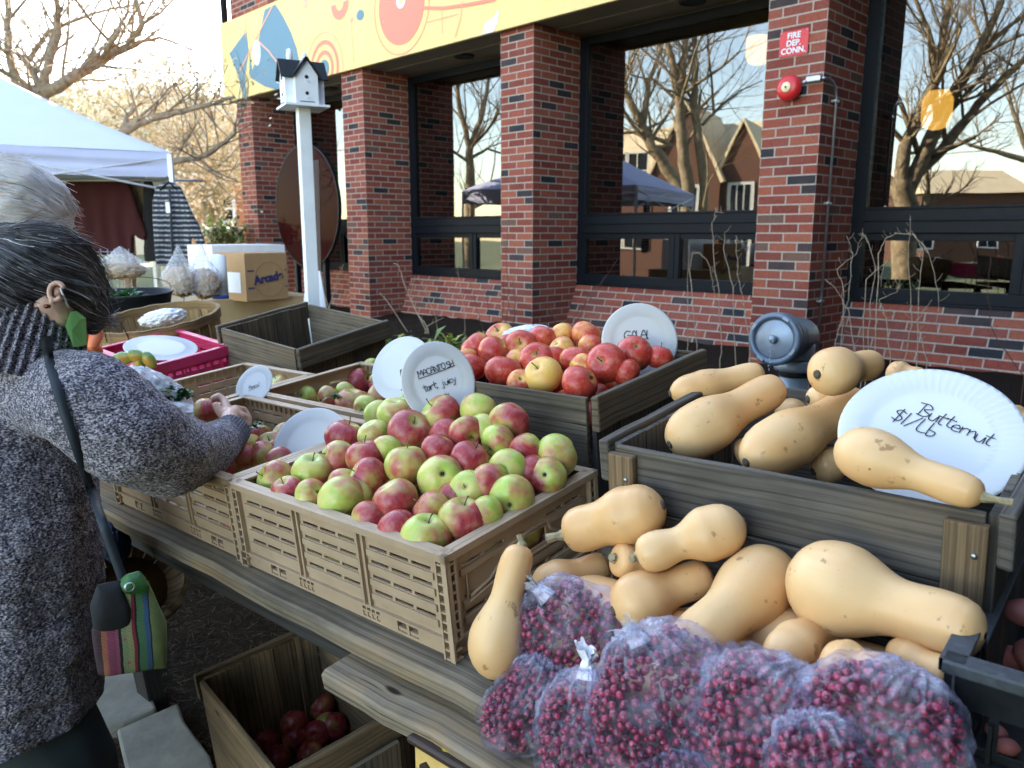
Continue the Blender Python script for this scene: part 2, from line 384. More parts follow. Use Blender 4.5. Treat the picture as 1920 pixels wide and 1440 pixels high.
M['leafg']=simple('green_leaf',(.10,.17,.035),.6,var=.5,scale=6)
M['leafd']=simple('dark_green_leaf',(.02,.10,.022),.5,var=.5,scale=40)
M['cardboard']=simple('cardboard',(.42,.25,.12),.85,var=.07,scale=14)
M['tan_cloth']=simple('tan_tablecloth',(.40,.28,.16),.9,var=.1,scale=9,bump=.3,bdist=.01)
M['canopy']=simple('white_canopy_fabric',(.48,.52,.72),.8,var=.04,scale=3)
M['canopy_dark']=simple('dark_blue_canopy_fabric',(.05,.05,.12),.8,var=.1,scale=3)
M['stone']=simple('grey_paving_stone',(.20,.19,.16),.9,var=.35,scale=9,bump=.6,bdist=.01)
M['orange']=simple('carrot_skin',(.75,.19,.07),.5,var=.2,scale=60)
M['beige']=simple('beige_wool',(.25,.19,.12),.95,bump=.5)
M['maroon']=simple('maroon_knit',(.040,.003,.005),.95,var=.3,scale=90,bump=.5)
M['blackcloth']=simple('black_cloth',(.008,.008,.010),.9)
M['bluecloth']=simple('dark_blue_cloth',(.01,.03,.07),.8,var=.4,scale=12,bump=.6,bdist=.01)
M['navy_ink']=simple('navy_print',(.035,.03,.12),.7)
M['blue_ink']=simple('blue_print',(.03,.06,.28),.6)
M['potato']=simple('red_potato_skin',(.33,.10,.085),.7,var=.3,scale=60,bump=.4)
def emis(name,col,s):
    t=NT(name); t.P(color=col,emit=col,estr=s,rough=.6); return t.m
M['lamp']=emis('lit_pendant_shade',(1.0,.60,.12),1.0)
# ================================================================== the building
bld=empty('brick_building',mat=FM,label='red brick building with square piers, dark framed windows and a long overhang',cat='building')
PS=2.76
def fbuild(mb,name,mat,par=bld,**k):
    o=mb.build(name,mat,None,**k); o.parent=par; return o
for i in range(-1,4):
    b=MB(); 
    # pier with its own corner as origin so that the bond turns the corner correctly
    b.box((-.435,0,-1.6),(0,.72,1.90))
    o=fbuild(b,'pier',M['brick']); o.location=(-PS*i,0,0)
# overhang, soffit, upper storey
b=MB(); b.box((-9.0,.02,1.885),(6,.78,1.93)); fbuild(b,'soffit',M['soffit'])
b=MB(); b.box((-9.0,.30,1.872),(6,.312,1.885)); b.box((-9.0,.71,1.80),(6,.78,1.884)); fbuild(b,'soffit_trim',M['soffit'])
b=MB(); b.box((-8.78,.03,1.931),(6,9,6.6)); fbuild(b,'upper_wall',M['brick'])
b=MB(); b.box((-9.0,-.02,1.90),(6,.029,2.9)); fbuild(b,'fascia',M['frame'])
b=MB(); b.box((-9.3,.9,-1.6),(-9.16,9,1.93)); b.box((5.9,.9,-1.6),(6.0,9,1.93)); fbuild(b,'end_wall',M['brick'])
b=MB(); b.tube([(-8.85,-.03,2.95),(-8.92,.0,3.6),(-8.92,0,6.6)],.05,10); fbuild(b,'downpipe',M['frame'])
for s in (-1.4,-4.2,-6.9):
    x,z=fac({-1.4:1265,-4.2:866,-6.9:615}[s],{-1.4:22,-4.2:118,-6.9:176}[s],.35)
    b=MB(); b.lathe([(.001,1.868),(.085,1.868),(.085,1.862),(.11,1.862),(.11,1.884)],24,Matrix.Translation((s if s<-2 else -1.35,.42,0)),smooth=False); fbuild(b,'downlight',M['black'])
b=MB(); b.box((4.2,-9.5,-1.7),(12,.02,6.6)); fbuild(b,'unseen_light_blocker',M['frame'])  # dark block added out of view to cut sky light from the right
# room behind the glass
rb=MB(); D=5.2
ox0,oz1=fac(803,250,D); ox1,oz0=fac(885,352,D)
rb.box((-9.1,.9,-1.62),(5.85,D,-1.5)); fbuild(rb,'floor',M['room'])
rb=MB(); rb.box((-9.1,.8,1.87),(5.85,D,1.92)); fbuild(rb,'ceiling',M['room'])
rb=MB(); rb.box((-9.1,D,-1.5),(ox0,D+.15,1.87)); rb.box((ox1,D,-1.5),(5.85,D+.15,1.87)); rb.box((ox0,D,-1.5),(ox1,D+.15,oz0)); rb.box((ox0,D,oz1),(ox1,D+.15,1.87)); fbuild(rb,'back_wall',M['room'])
x_=MB(); x_.box((ox0-.9,8.985,-1.3),(ox1+.6,9.0,2.0)); 
# windows, one per bay
for i in range(-2,3):
    xl=-PS*(i+1); xr=-PS*i-.435                       # opening between pier corners
    w=empty('window'); w.parent=bld; w.matrix_parent_inverse=Matrix.Identity(4); w.location=(0,0,0)
    f=MB(); y0,y1=.655,.73
    f.box((xl,y0,-.50),(xl+.10,y1,1.86)); f.box((xr-.10,y0,-.50),(xr,y1,1.86))
    f.box((xl+.10,y0,1.78),(xr-.10,y1,1.86)); f.box((xl+.10,y0-.02,.0),(xr-.10,y1,.19)); f.box((xl+.10,y0-.035,.085),(xr-.10,y0-.02,.10))
    f.box((xl+.10,y0,-.50),(xr-.10,y1,-.41)); f.box((xl+.10,y0-.03,.17),(xr-.10,y0-.02,.19))
    xm=(xl+xr)/2; f.box((xm-.06,y0,-.41),(xm+.06,y1,0))
    f.box((xl+.10,y0+.01,-.055),(xm-.06,y1,.0)); f.box((xm+.06,y0+.01,-.055),(xr-.10,y1,.0))
    f.box((xm-.009,y0-.008,-.41),(xm+.009,y0,0)); f.box((xl,y0-.012,-.52),(xr,y1,-.50))
    fbuild(f,'frame',M['frame'],w,bevel=.004)
    for (a,c_,d0,d1) in ((xl+.1,xr-.1,.19,1.78),(xl+.1,xm-.06,-.41,-.055),(xm+.06,xr-.1,-.41,-.055)):
        g=MB(); g.box((a,.69,d0),(c_,.694,d1)); fbuild(g,'pane',M['glass'],w)
    # sloped brick sill below
    s=MB(); s.add([(xl,.655,-.522),(xr,.655,-.522),(xr,.655-.43,-1.54),(xl,.655-.43,-1.54),(xl,.80,-.522),(xr,.80,-.522),(xr,.80,-1.54),(xl,.80,-1.54)],[[0,3,2,1],[0,1,5,4]])
    fbuild(s,'sloped_sill',M['brick_apron'])
# pendant lamps seen through the glass
def pendant(px,py,d,lab):
    x,z=fac(px,py,d); e=empty('pendant_lamp',F(x,d,z),label=lab,cat='lamp',group='lit pendant lamps inside the building')
    b=MB(); b.lathe([(.03,.17),(.09,.16),(.13,.08),(.13,-.09),(.10,-.16),(.04,-.18)],14); o=b.build('lamp_shade',M['lamp'],e)
    b=MB(); b.tube([(0,0,.17),(0,0,1.86-z)],.008,6); b.build('cord',M['black'],e)
pendant(1424,85,1.9,'lit yellow pendant lamp seen in window left of the fire sign pier')
pendant(1757,205,2.6,'lit yellow pendant lamp seen in the far right window')
# plant silhouetted in the lit opening
def leaf_tuft(b,c,n,L,spread,w=.02,up=.6,mi=0):
    for k in range(n):
        a=random.uniform(0,6.28); el=random.uniform(.1,1.2); d=Vector((math.cos(a)*math.cos(el),math.sin(a)*math.cos(el),math.sin(el)*up))
        p=Vector(c)+Vector((random.uniform(-1,1),random.uniform(-1,1),random.uniform(-1,1)))*spread
        s=d.cross(Vector((0,0,1))).normalized()*w*random.uniform(.6,1.3); l=L*random.uniform(.5,1.2); m=p+d*l*.5; e=p+d*l-Vector((0,0,l*.35))
        b.add([p,m+s,e,m-s],[[0,1,2,3]],None,mi)
x,z=fac(843,372,2.2); pl_=F(x,2.2,z)
e=empty('potted_plant',F(x,2.2,-1.5),label='dark leafy plant behind the window between second and third piers',cat='plant')
b=MB()
for k in range(9): leaf_tuft(b,(random.uniform(-.38,.38),random.uniform(-.2,.2),1.5+z+random.uniform(-.45,.25)),26,.24,.13,.028)
b.build('foliage',M['leafd'],e)
b=MB(); b.lathe([(.001,0),(.16,0),(.2,.34),(.18,.34),(.16,.3),(.001,.3)],18); b.tube([(0,0,.3),(.03,0,.8),(0,.02,1.3+z)],.02,7); b.build('pot',M['black_plastic'],e)
# ------------------------------------------------------------------ banner
ban=empty('banner',mat=FM@Matrix.Translation((0,-.075,0)),label='long pale yellow banner with blue and coral abstract shapes above the piers',cat='banner')
YB=simple('banner_yellow',(.72,.52,.20),.6,var=.02,scale=3); YB2=simple('banner_peach',(.86,.50,.16),.6,var=.02)
BL=simple('banner_blue',(.085,.19,.26),.6,var=.05); CO=simple('banner_coral',(.85,.20,.13),.6,var=.03); PK=simple('banner_pink_line',(.83,.36,.22),.6,var=.02); WH=simple('banner_white',(.72,.76,.84),.6,var=.03)
b=MB(); b.box((-8.93,0,1.87),(6,.04,2.93)); o=b.build('panel',YB); o.parent=ban
A=MB()
def bz(X,Y): return fac(400+.29167*X,.29167*Y,-.075)
def bpoly(pts,mi,lay=1): 
    p=[bz(*q) for q in pts]; Mx=Matrix(((1,0,0,0),(0,0,-1,0),(0,1,0,2.4),(0,0,0,1)))
    A.prism([(a,c_-2.4) for a,c_ in p],.002*lay+.002,Matrix(((1,0,0,0),(0,0,-1,0),(0,1,0,2.4),(0,0,0,1))),mi)
def bring(X,Y,r,w,mi,lay=1,a0=0,a1=360):
    x,z=bz(X,Y); n=48; vs=[];fs=[]
    y=-.002*lay-.002
    for k in range(n+1):
        a=R(a0+(a1-a0)*k/n); vs+= [(x+r*math.cos(a),y,z+r*math.sin(a)),(x+(r+w)*math.cos(a),y,z+(r+w)*math.sin(a))]
    # keep inside the panel
    vs=[(v[0],v[1],min(2.928,max(1.872,v[2]))) for v in vs]
    for k in range(n): fs.append([2*k,2*k+1,2*k+3,2*k+2])
    A.add(vs,fs,None,mi)
def bdisc(X,Y,r,mi,lay=1,sx=1):
    x,z=bz(X,Y); pts=[(x+sx*r*math.cos(2*math.pi*k/40),min(2.928,max(1.872,z+r*math.sin(2*math.pi*k/40)))-2.4) for k in range(40)]
    A.prism(pts,.002*lay+.002,Matrix(((1,0,0,0),(0,0,-1,0),(0,1,0,2.4),(0,0,0,1))),mi)
def bline(pts,w,mi,lay=3):
    p=[bz(*q) for q in pts]; y=-.002*lay-.002
    for (x0,z0),(x1,z1) in zip(p,p[1:]):
        d=Vector((x1-x0,z1-z0)).normalized(); n=Vector((-d.y,d.x))*w/2
        A.add([(x0+n.x,y,z0+n.y),(x0-n.x,y,z0-n.y),(x1-n.x,y,z1-n.y),(x1+n.x,y,z1+n.y)],[[0,1,2,3]],None,mi)
bpoly([(332,62),(400,28),(450,110),(500,210),(535,310),(555,410),(500,560),(400,575),(330,555),(240,500),(232,470),(235,330),(250,455),(270,400),(285,300),(300,220)],0)
bpoly([(212,200),(105,345),(150,460),(200,640),(215,636),(205,480),(228,330)],0)
bdisc(280,335,.17,3,2,.62)
bline([(385,35),(160,480)],.02,2); bline([(150,170),(265,240),(360,330),(470,480)],.02,2); bline([(205,110),(212,240)],.014,2); bline([(160,480),(110,600)],.012,2)
for r,w,mi in ((.40,.012,2),(.27,.05,1),(.155,.05,1)): bring(715,440,r,w,mi)
bdisc(715,440,.10,0,2)
bdisc(1207,30,.40,1,1); bdisc(1207,5,.075,3,2); bdisc(1207,5,.04,4,3); bring(1207,40,.475,.01,1)
bring(812,20,.08,.10,1,1,180,360); bdisc(590,20,.06,2); bdisc(890,125,.03,2); bdisc(1092,140,.022,2); bdisc(945,97,.055,0,1,1.3)
bline([(1318,50),(1480,52),(1640,30),(1815,-4)],.03,1); bline([(1370,145),(1470,118),(1575,90)],.008,2); bline([(1470,50),(1474,215)],.008,2); bline([(1605,0),(1590,120),(1555,240)],.01,2); bline([(885,125),(893,240),(905,400)],.008,2)
bpoly([(1733,218),(1750,150),(1790,120),(1808,110),(1836,58),(1828,150),(1800,205)],3)
for j in range(7):
    for i in range(16):
        if (i+j)%2==0: bline([(530+18*i,205+14*j-3.2*i),(530+18*i,205+14*j-3.2*i-7)],.006,2)
o=A.build('artwork',[BL,CO,PK,WH,YB]); o.parent=ban
# ------------------------------------------------------------------ fittings on the near pier
def text_mesh(s,size,mat,M_,depth=.001,align='CENTER',bold=0,parent=None,name='lettering'):
    cu=bpy.data.curves.new(name,'FONT'); cu.body=s; cu.size=size; cu.align_x=align; cu.align_y='CENTER'; cu.extrude=depth; cu.offset=bold; cu.space_line=.92
    o=bpy.data.objects.new(name,cu); C.objects.link(o)
    dg=bpy.context.evaluated_depsgraph_get(); me=bpy.data.meshes.new_from_object(o.evaluated_get(dg)); bpy.data.objects.remove(o)
    me.name=name; me.materials.clear(); me.materials.append(mat); r=bpy.data.objects.new(name,me); C.objects.link(r); r.matrix_world=M_ 
    if parent is not None: 
        r.parent=parent; r.matrix_parent_inverse=parent.matrix_world.inverted() if False else Matrix.Identity(4); r.matrix_local=M_
    return r
x0,z0=fac(1489,81,-.004); x1,_=fac(1462,84,-.004); x2,_=fac(1516,78,-.004); _,zt=fac(1490,56,-.004); _,zb=fac(1489,104,-.004)
SM=FM@Matrix.Translation((x0,-.004,z0))
s=empty('fire_sign',mat=SM,label='small red sign reading FIRE DEP. CONN. on the brick pier',cat='sign')
hw=(x2-x1)/2; hh=(zt-zb)/2
b=MB(); b.box((-hw,-.006,-hh),(hw,0,hh)); b.build('plate',M['red_plastic'],s,bevel=.002)
text_mesh('FIRE\nDEP.\nCONN.',hh*.64,M['white'],Matrix.Translation((0,-.0085,.0))@Matrix.Rotation(R(90),4,'X'),.001,bold=.0012,parent=s)
b=MB()
for a in (-1,1):
    for c_ in (-1,1): b.lathe([(.001,0),(.005,0),(.005,.003),(.001,.004)],8,Matrix.Translation((a*hw*.88,-.006,c_*hh*.88))@Matrix.Rotation(R(90),4,'X'))
b.build('screw',M['metal'],s)
x,z=fac(1480,165,-.05); rb_=.088
bell=empty('alarm_bell',mat=FM@Matrix.Translation((x,0,z)),label='round red fire alarm bell with cream centre on the brick pier',cat='bell')
RX=Matrix.Rotation(R(90),4,'X')
b=MB(); b.lathe([(rb_*.96,.035),(rb_,.045),(rb_,.058),(rb_*.93,.078),(rb_*.72,.093),(rb_*.4,.099),(.001,.10)],36,RX); b.build('gong',M['red_plastic'],bell)
b=MB(); b.lathe([(.034,.0985),(.034,.103),(.03,.105),(.001,.105)],24,RX); b.build('centre_cap',simple('cream_enamel',(.72,.60,.36),.4),bell)
b=MB(); b.lathe([(.007,.105),(.007,.112),(.001,.113)],10,RX); b.build('bolt',M['black'],bell)
b=MB(); b.lathe([(.05,.0),(.05,.05)],20,RX); b.build('back_box',M['red_plastic'],bell)
def sidep(x,y,off=.02):
    r=ray(x,y); q=r*((FP.dot(FU)-off)/r.dot(FU)); return Vector((off,q.dot(FN)-FP.dot(FN),q.z))
xb,zb_=fac(1500,160,-.03)
con=empty('conduit_pipe',mat=FM,label='thin steel conduit running from the alarm bell down the pier side',cat='pipe')
p0=Vector((xb,-.03,zb_+.005)); a=sidep(1573,172,.025); c_=sidep(1547,600,.025)
b=MB(); b.tube([p0,(-.10,-.032,zb_+.028)],.011,10); b.build('bell_connector',M['metal'],con)
b=MB(); b.box((-.105,-.05,zb_+.008),(.0,-.012,zb_+.05)); b.build('conduit_body',M['metal'],con,bevel=.008)
dd=.17; zz=zb_+.028
b=MB(); b.tube([(.0,-.028,zz),(.02,-.02,zz),(.026,.02,zz),(.026,dd*.55,zz-.012),(.026,dd*.85,zz-.045),(.026,dd,zz-.11),(.026,dd,-1.3)],.0095,10); b.build('pipe',M['metal'],con)
b=MB()
for z_ in (.9,.2,-.5): b.box((.001,dd-.03,z_),(.038,dd+.03,z_+.018))
b.build('pipe_strap',M['metal'],con,bevel=.002)
# fire department hose connection
fc=at(1462,632,3.5); mp=3.5/FPX
fd=empty('hose_connection',at(1490,690,3.62),label='grey fire hose connection with round capped mouth in front of the pier',cat='fire hydrant')
base=at(1490,690,3.62)
def loc(px,py,Y): return at(px,py,Y)-base
ax=(at(1515,628,3.78)-at(1458,633,3.48)).normalized(); cM=frame(loc(1452,636,3.46),ax.orthogonal(),z=ax); r0=50*mp
cM=Matrix.Translation(loc(1452,636,3.46))@ax.to_track_quat('Z','Y').to_matrix().to_4x4()
b=MB(); b.lathe([(r0*.74,.0),(r0*.80,-.012),(r0*.95,-.012),(r0,.0),(r0,.022),(r0*.93,.026),(r0*.93,.034),(r0*1.0,.038),(r0*1.0,.055),(r0*.94,.06),(r0*.94,.07),(r0*.97,.074),(r0*.97,.085),(r0*.82,.09)],44,cM,caps=False); b.build('coupling_ring',M['greypaint'],fd)
b=MB(); b.lathe([(.001,-.002),(r0*.70,-.002),(r0*.76,.003)],44,cM); b.build('cap',M['greylight'],fd)
b=MB(); b.lathe([(.001,-.034),(.014,-.03),(.019,-.02),(.014,-.008),(.010,.0),(.012,.008)],18,cM); b.build('cap_knob',M['greylight'],fd)
for k in range(4):
    b=MB(); a=k*math.pi/2+.5; q=cM@Vector((math.cos(a)*r0*.86,math.sin(a)*r0*.86,-.012)); b.box((-.016,-.007,-.008),(.016,.007,.004),M=cM@Matrix.Translation((math.cos(a)*r0*.87,math.sin(a)*r0*.87,-.012))@Matrix.Rotation(a+math.pi/2,4,'Z'))
    b.build('lug',M['greylight'],fd,bevel=.002)
b=MB()
for k in range(9):
    q=loc(1449-k*.9,641+k*6.5,3.42); b.lathe([(.0050,-.001),(.0068,0),(.0050,.001)],8,caps=False,M=Matrix.Translation(q)@Matrix.Rotation(k*1.57,4,'Z')@Matrix.Rotation(1.4,4,'Y'))
b.build('chain',M['metal'],fd)
b=MB(); p1=cM@Vector((0,0,.07)); p2=loc(1497,632,3.72); 
b.tube([p1,p1.lerp(p2,.5),p2,p2+ax*.03],[r0*.80,r0*.79,r0*.79,r0*.76],32); b.build('elbow',M['greypaint'],fd)
q=loc(1494,640,3.68); zt=q.z
b=MB(); b.lathe([(.001,.07),(r0*.70,.0),(r0*.72,-.06),(r0*.72,(loc(1494,672,3.68)-q).z)],32,Matrix.Translation(q)); b.build('riser_socket',M['greylight'],fd)
zc=(loc(1494,676,3.68)-q).z
b=MB(); b.lathe([(r0*.74,zc+.006),(r0*.82,zc),(r0*.82,zc-.03),(r0*.80,zc-.045),(.001,zc-.045)],32,Matrix.Translation(q)); b.build('collar',M['greylight'],fd)
b=MB(); b.lathe([(r0*.60,zc-.045),(r0*.60,zc-.075)],32,Matrix.Translation(q)); b.build('gasket',M['black'],fd)
b=MB(); gzf=gz(*((base+q).xy))-(base+q).z; b.lathe([(.001,zc-.07),(r0*.58,zc-.072),(r0*.58,gzf)],32,Matrix.Translation(q)); b.build('standpipe',M['greylight'],fd)
# ------------------------------------------------------------------ round glossy disc in the left bay
x,z=fac(577,388,.05)
t=NT('glossy_maroon_panel'); t.P(color=(.03,.005,.005),rough=.04,spec=.008); M['disc']=t.m
d=empty('round_panel',mat=FM@Matrix.Translation((x,.05,z)),label='large round dark maroon glossy panel standing between the two left piers',cat='panel')
b=MB(); b.lathe([(.001,0),(.78,0),(.79,.01),(.79,.03),(.001,.03)],72,Matrix.Rotation(R(90),4,'X'),smooth=False); b.build('disc',M['disc'],d)
b=MB(); b.lathe([(.79,-.01),(.805,-.01),(.805,.034),(.79,.034),(.79,-.01)],72,Matrix.Rotation(R(90),4,'X'),smooth=False,caps=False); b.build('rim',M['frame'],d)
for k_ in (-.4,.34):
    b=MB(); b.box((k_,-.02,-1.45-z+.2),(k_+.06,.05,-.6)); b.build('leg',M['frame'],d)
# ================================================================== ground
t=NT('mulch'); v=t.coord('Object'); n=t.noise(v,55,6,.7); n2=t.noise(t.coord('Object',scale=(1,3.5,1)),38,4,.7,2)
c=t.ramp(t.math('ADD',t.math('MULTIPLY',n,.5),t.math('MULTIPLY',n2,.5)),[(.38,(.010,.008,.006)),(.55,(.035,.022,.015)),(.68,(.09,.055,.035))])
t.P(color=c,rough=.95,spec=.1,normal=t.bump(n2,1,.02)); M['mulch']=t.m
t=NT('lawn_and_paths'); v=t.coord('Object'); t.P(color=t.ramp(t.noise(v,.35,6,.6),[(.35,(.05,.07,.02)),(.6,(.12,.13,.05)),(.75,(.22,.19,.12))]),rough=.95); M['lawn']=t.m
def plane_xy(x,y,dz=0): return (x,y,gz(x,y)+dz)
b=MB(); n=0
# sloped near ground that levels off far away
def gh(x,y):
    s=max(-1,min(1,(x*.0775+y*.0625)/ .9)); return -1.5+.9*math.tanh((.0775*x+.0625*y)/.9)
N_=60; ext=260.; xs=[ext*math.copysign(abs(k/N_*2-1)**3,k/N_*2-1) for k in range(N_+1)]
vs=[(x,y,gh(x,y)-.02) for y in xs for x in xs]; fs=[[j*(N_+1)+i,j*(N_+1)+i+1,(j+1)*(N_+1)+i+1,(j+1)*(N_+1)+i] for j in range(N_) for i in range(N_)]
b.add(vs,fs,None,0,True); g=b.build('ground',M['lawn']); tag(g,kind='structure')
b=MB(); K=70; X0,X1,Y0,Y1=-5.2,4.5,-.5,12.2
vs=[(X0+(X1-X0)*i/K,Y0+(Y1-Y0)*j/K,gz(X0+(X1-X0)*i/K,Y0+(Y1-Y0)*j/K)+.0+random.uniform(-.012,.012)) for j in range(K+1) for i in range(K+1)]
fs=[[j*(K+1)+i,j*(K+1)+i+1,(j+1)*(K+1)+i+1,(j+1)*(K+1)+i] for j in range(K) for i in range(K)]
b.add(vs,fs,None,0,True); tag(b.build('mulch_bed',M['mulch']),kind='structure')
# loose mulch strands
b=MB()
for k in range(9000):
    x=random.uniform(-1.9,-.2); y=random.uniform(1.6,3.8); a=random.uniform(0,6.28); l=random.uniform(.012,.045); z=gz(x,y)+random.uniform(.004,.02)
    d=Vector((math.cos(a),math.sin(a),random.uniform(-.2,.3)))*l; s_=Vector((-math.sin(a),math.cos(a),0))*random.uniform(.0005,.0014)
    b.add([Vector((x,y,z))-d/2-s_,Vector((x,y,z))-d/2+s_,Vector((x,y,z))+d/2+s_,Vector((x,y,z))+d/2-s_],[[0,1,2,3]],None,0 if random.random()<.7 else 1)
tag(b.build('mulch_strands',[simple('dry_needles',(.055,.03,.018),.9,var=.6),simple('pale_needles',(.12,.08,.045),.9,var=.5)]),'loose brown dry needles scattered over the dark mulch','mulch',kind='stuff')
# paving stones
def stone(pp,lab):
    P=[Vector(plane_xy(*ongr(x,y))) for x,y in pp]; c_=sum(P,Vector())/len(P); b=MB(); nn=len(P)
    top=[p-c_+Vector((random.uniform(-.01,.01),random.uniform(-.01,.01),.045+random.uniform(-.004,.004))) for p in P]; bot=[p-c_-Vector((0,0,.05)) for p in P]
    b.add(top+bot,[list(range(nn))]+[[i,i+nn,(i+1)%nn+nn,(i+1)%nn] for i in range(nn)]+[[i+nn for i in range(nn)][::-1]])
    o=b.build('paving_stone',M['stone'],bevel=.008,fixn=True); o.location=c_; tag(o,lab,'paving stone','grey paving stones under the table')
def ongr(x,y):
    r=ray(x,y); nrm=Vector((-.0775,-.0625,1)); t_=(-1.5)/(r.dot(nrm)); q=r*t_; return q.x,q.y
stone([(150,1240),(265,1262),(300,1352),(225,1384),(150,1390)],'grey paving stone just right of the trouser leg, farther of two')
stone([(228,1392),(335,1345),(352,1375),(400,1440),(420,1500),(240,1500)],'cracked grey paving stone nearest the camera beside the under-table crate')
# ================================================================== tables
def rough_board(b,a0,a1,b0,b1,h0,h1,ragged=0.0,seg=26,seed=None):
    # plank along the table's long axis with a worn, wavering near edge
    if seed is None: seed=random.random()*30
    vs=[];fs=[];uv=[]
    for k in range(seg+1):
        a=a0+(a1-a0)*k/seg; w=ragged*(noise.noise(Vector((a*9,seed,0)))*.8+noise.noise(Vector((a*31,seed,2)))*.5); c_=min(.006,(h1-h0)*.3)
        hw=ragged*.4*noise.noise(Vector((a*14,seed,5)))
        vs+= [(a,b0+w+c_*.3,h0),(a,b1,h0),(a,b1,h1),(a,b0+w+c_*1.4,h1),(a,b0+w,h1-c_+hw)]
    L=[0,b1-b0,b1-b0+h1-h0,2*(b1-b0)+h1-h0,2*(b1-b0)+h1-h0+.008,2*(b1-b0)+2*(h1-h0)]
    for k in range(seg):
        for j in range(5):
            j2=(j+1)%5; fs.append([k*5+j,(k+1)*5+j,(k+1)*5+j2,k*5+j2]); u0=seed+(a1-a0)*k/seg;u1=seed+(a1-a0)*(k+1)/seg
            uv.append([(u0,L[j]),(u1,L[j]),(u1,L[j+1]),(u0,L[j+1])])
    fs.append([0,1,2,3,4]); fs.append([seg*5+j for j in (4,3,2,1,0)]); uv+= [[(seed,i*.01) for i in range(5)]]*2
    b.add(vs,fs,uv,0)
tb=empty('wooden_table',mat=TM,label='long weathered plank table carrying the apple and squash crates',cat='table')
edges=[(-.19,-.015),(-.012,.155),(.158,.33),(.333,.52),(.523,.74)]
for i,(e0,e1) in enumerate(edges):
    b=MB(); rough_board(b,-1.95,1.1,e0,e1,-.032,-.0015*(i%2),.010 if i==0 else .002); b.build('board',M['wood_table'],tb,fixn=True)
b=MB(); rough_board(b,-.22,1.1,-.235,-.06,-.085,-.052,.008); b.build('lower_board',M['wood_table'],tb,fixn=True)
b=MB(); rough_board(b,-1.9,1.05,-.12,-.08,-.14,-.034,.002); b.build('rail',M['wood_dark'],tb,fixn=True)
for a in (-1.55,.9):
    for bb in (-.08,.62):
        b=MB(); b.box((a,bb,-.95),(a+.08,bb+.05,-.034)); b.build('leg',M['wood_dark'],tb)
t2=empty('display_table',mat=onplane(-1.98,.05,-.03),label='dark low table on the left under the magenta crate and the bushel basket',cat='table')
b=MB(); 
for k in range(5): b.box((-1.6,k*.26,-.03),(-.02,k*.26+.252,0),jit=.001)
b.build('tabletop',M['wood_dark'],t2,bevel=.003)
for a in (-1.5,-.2):
    for c_ in (.05,1.1): b=MB(); b.box((a,c_,-.93),(a+.07,c_+.05,-.03)); b.build('leg',M['wood_dark'],t2)
# ================================================================== vented tan crate
def holes_panel(mb,w,h,t,holes,M_):
    xs=sorted(set([0,w]+[v for q in holes for v in (q[0],q[2])])); zs=sorted(set([0,h]+[v for q in holes for v in (q[1],q[3])]))
    def solid(i,j):
        if i<0 or j<0 or i>=len(xs)-1 or j>=len(zs)-1: return False
        cx_=(xs[i]+xs[i+1])/2; cz=(zs[j]+zs[j+1])/2
        return not any(q[0]<cx_<q[2] and q[1]<cz<q[3] for q in holes)
    for i in range(len(xs)-1):
        for j in range(len(zs)-1):
            if not solid(i,j): continue
            a,b_,c_,d=xs[i],xs[i+1],zs[j],zs[j+1]
            P=[Vector(p) for p in ((a,0,c_),(b_,0,c_),(b_,0,d),(a,0,d),(a,t,c_),(b_,t,c_),(b_,t,d),(a,t,d))]
            fs=[[0,1,2,3],[5,4,7,6]]
            if not solid(i-1,j): fs.append([4,0,3,7])
            if not solid(i+1,j): fs.append([1,5,6,2])
            if not solid(i,j-1): fs.append([4,5,1,0])
            if not solid(i,j+1): fs.append([3,2,6,7])
            mb.add([M_@p for p in P],fs)
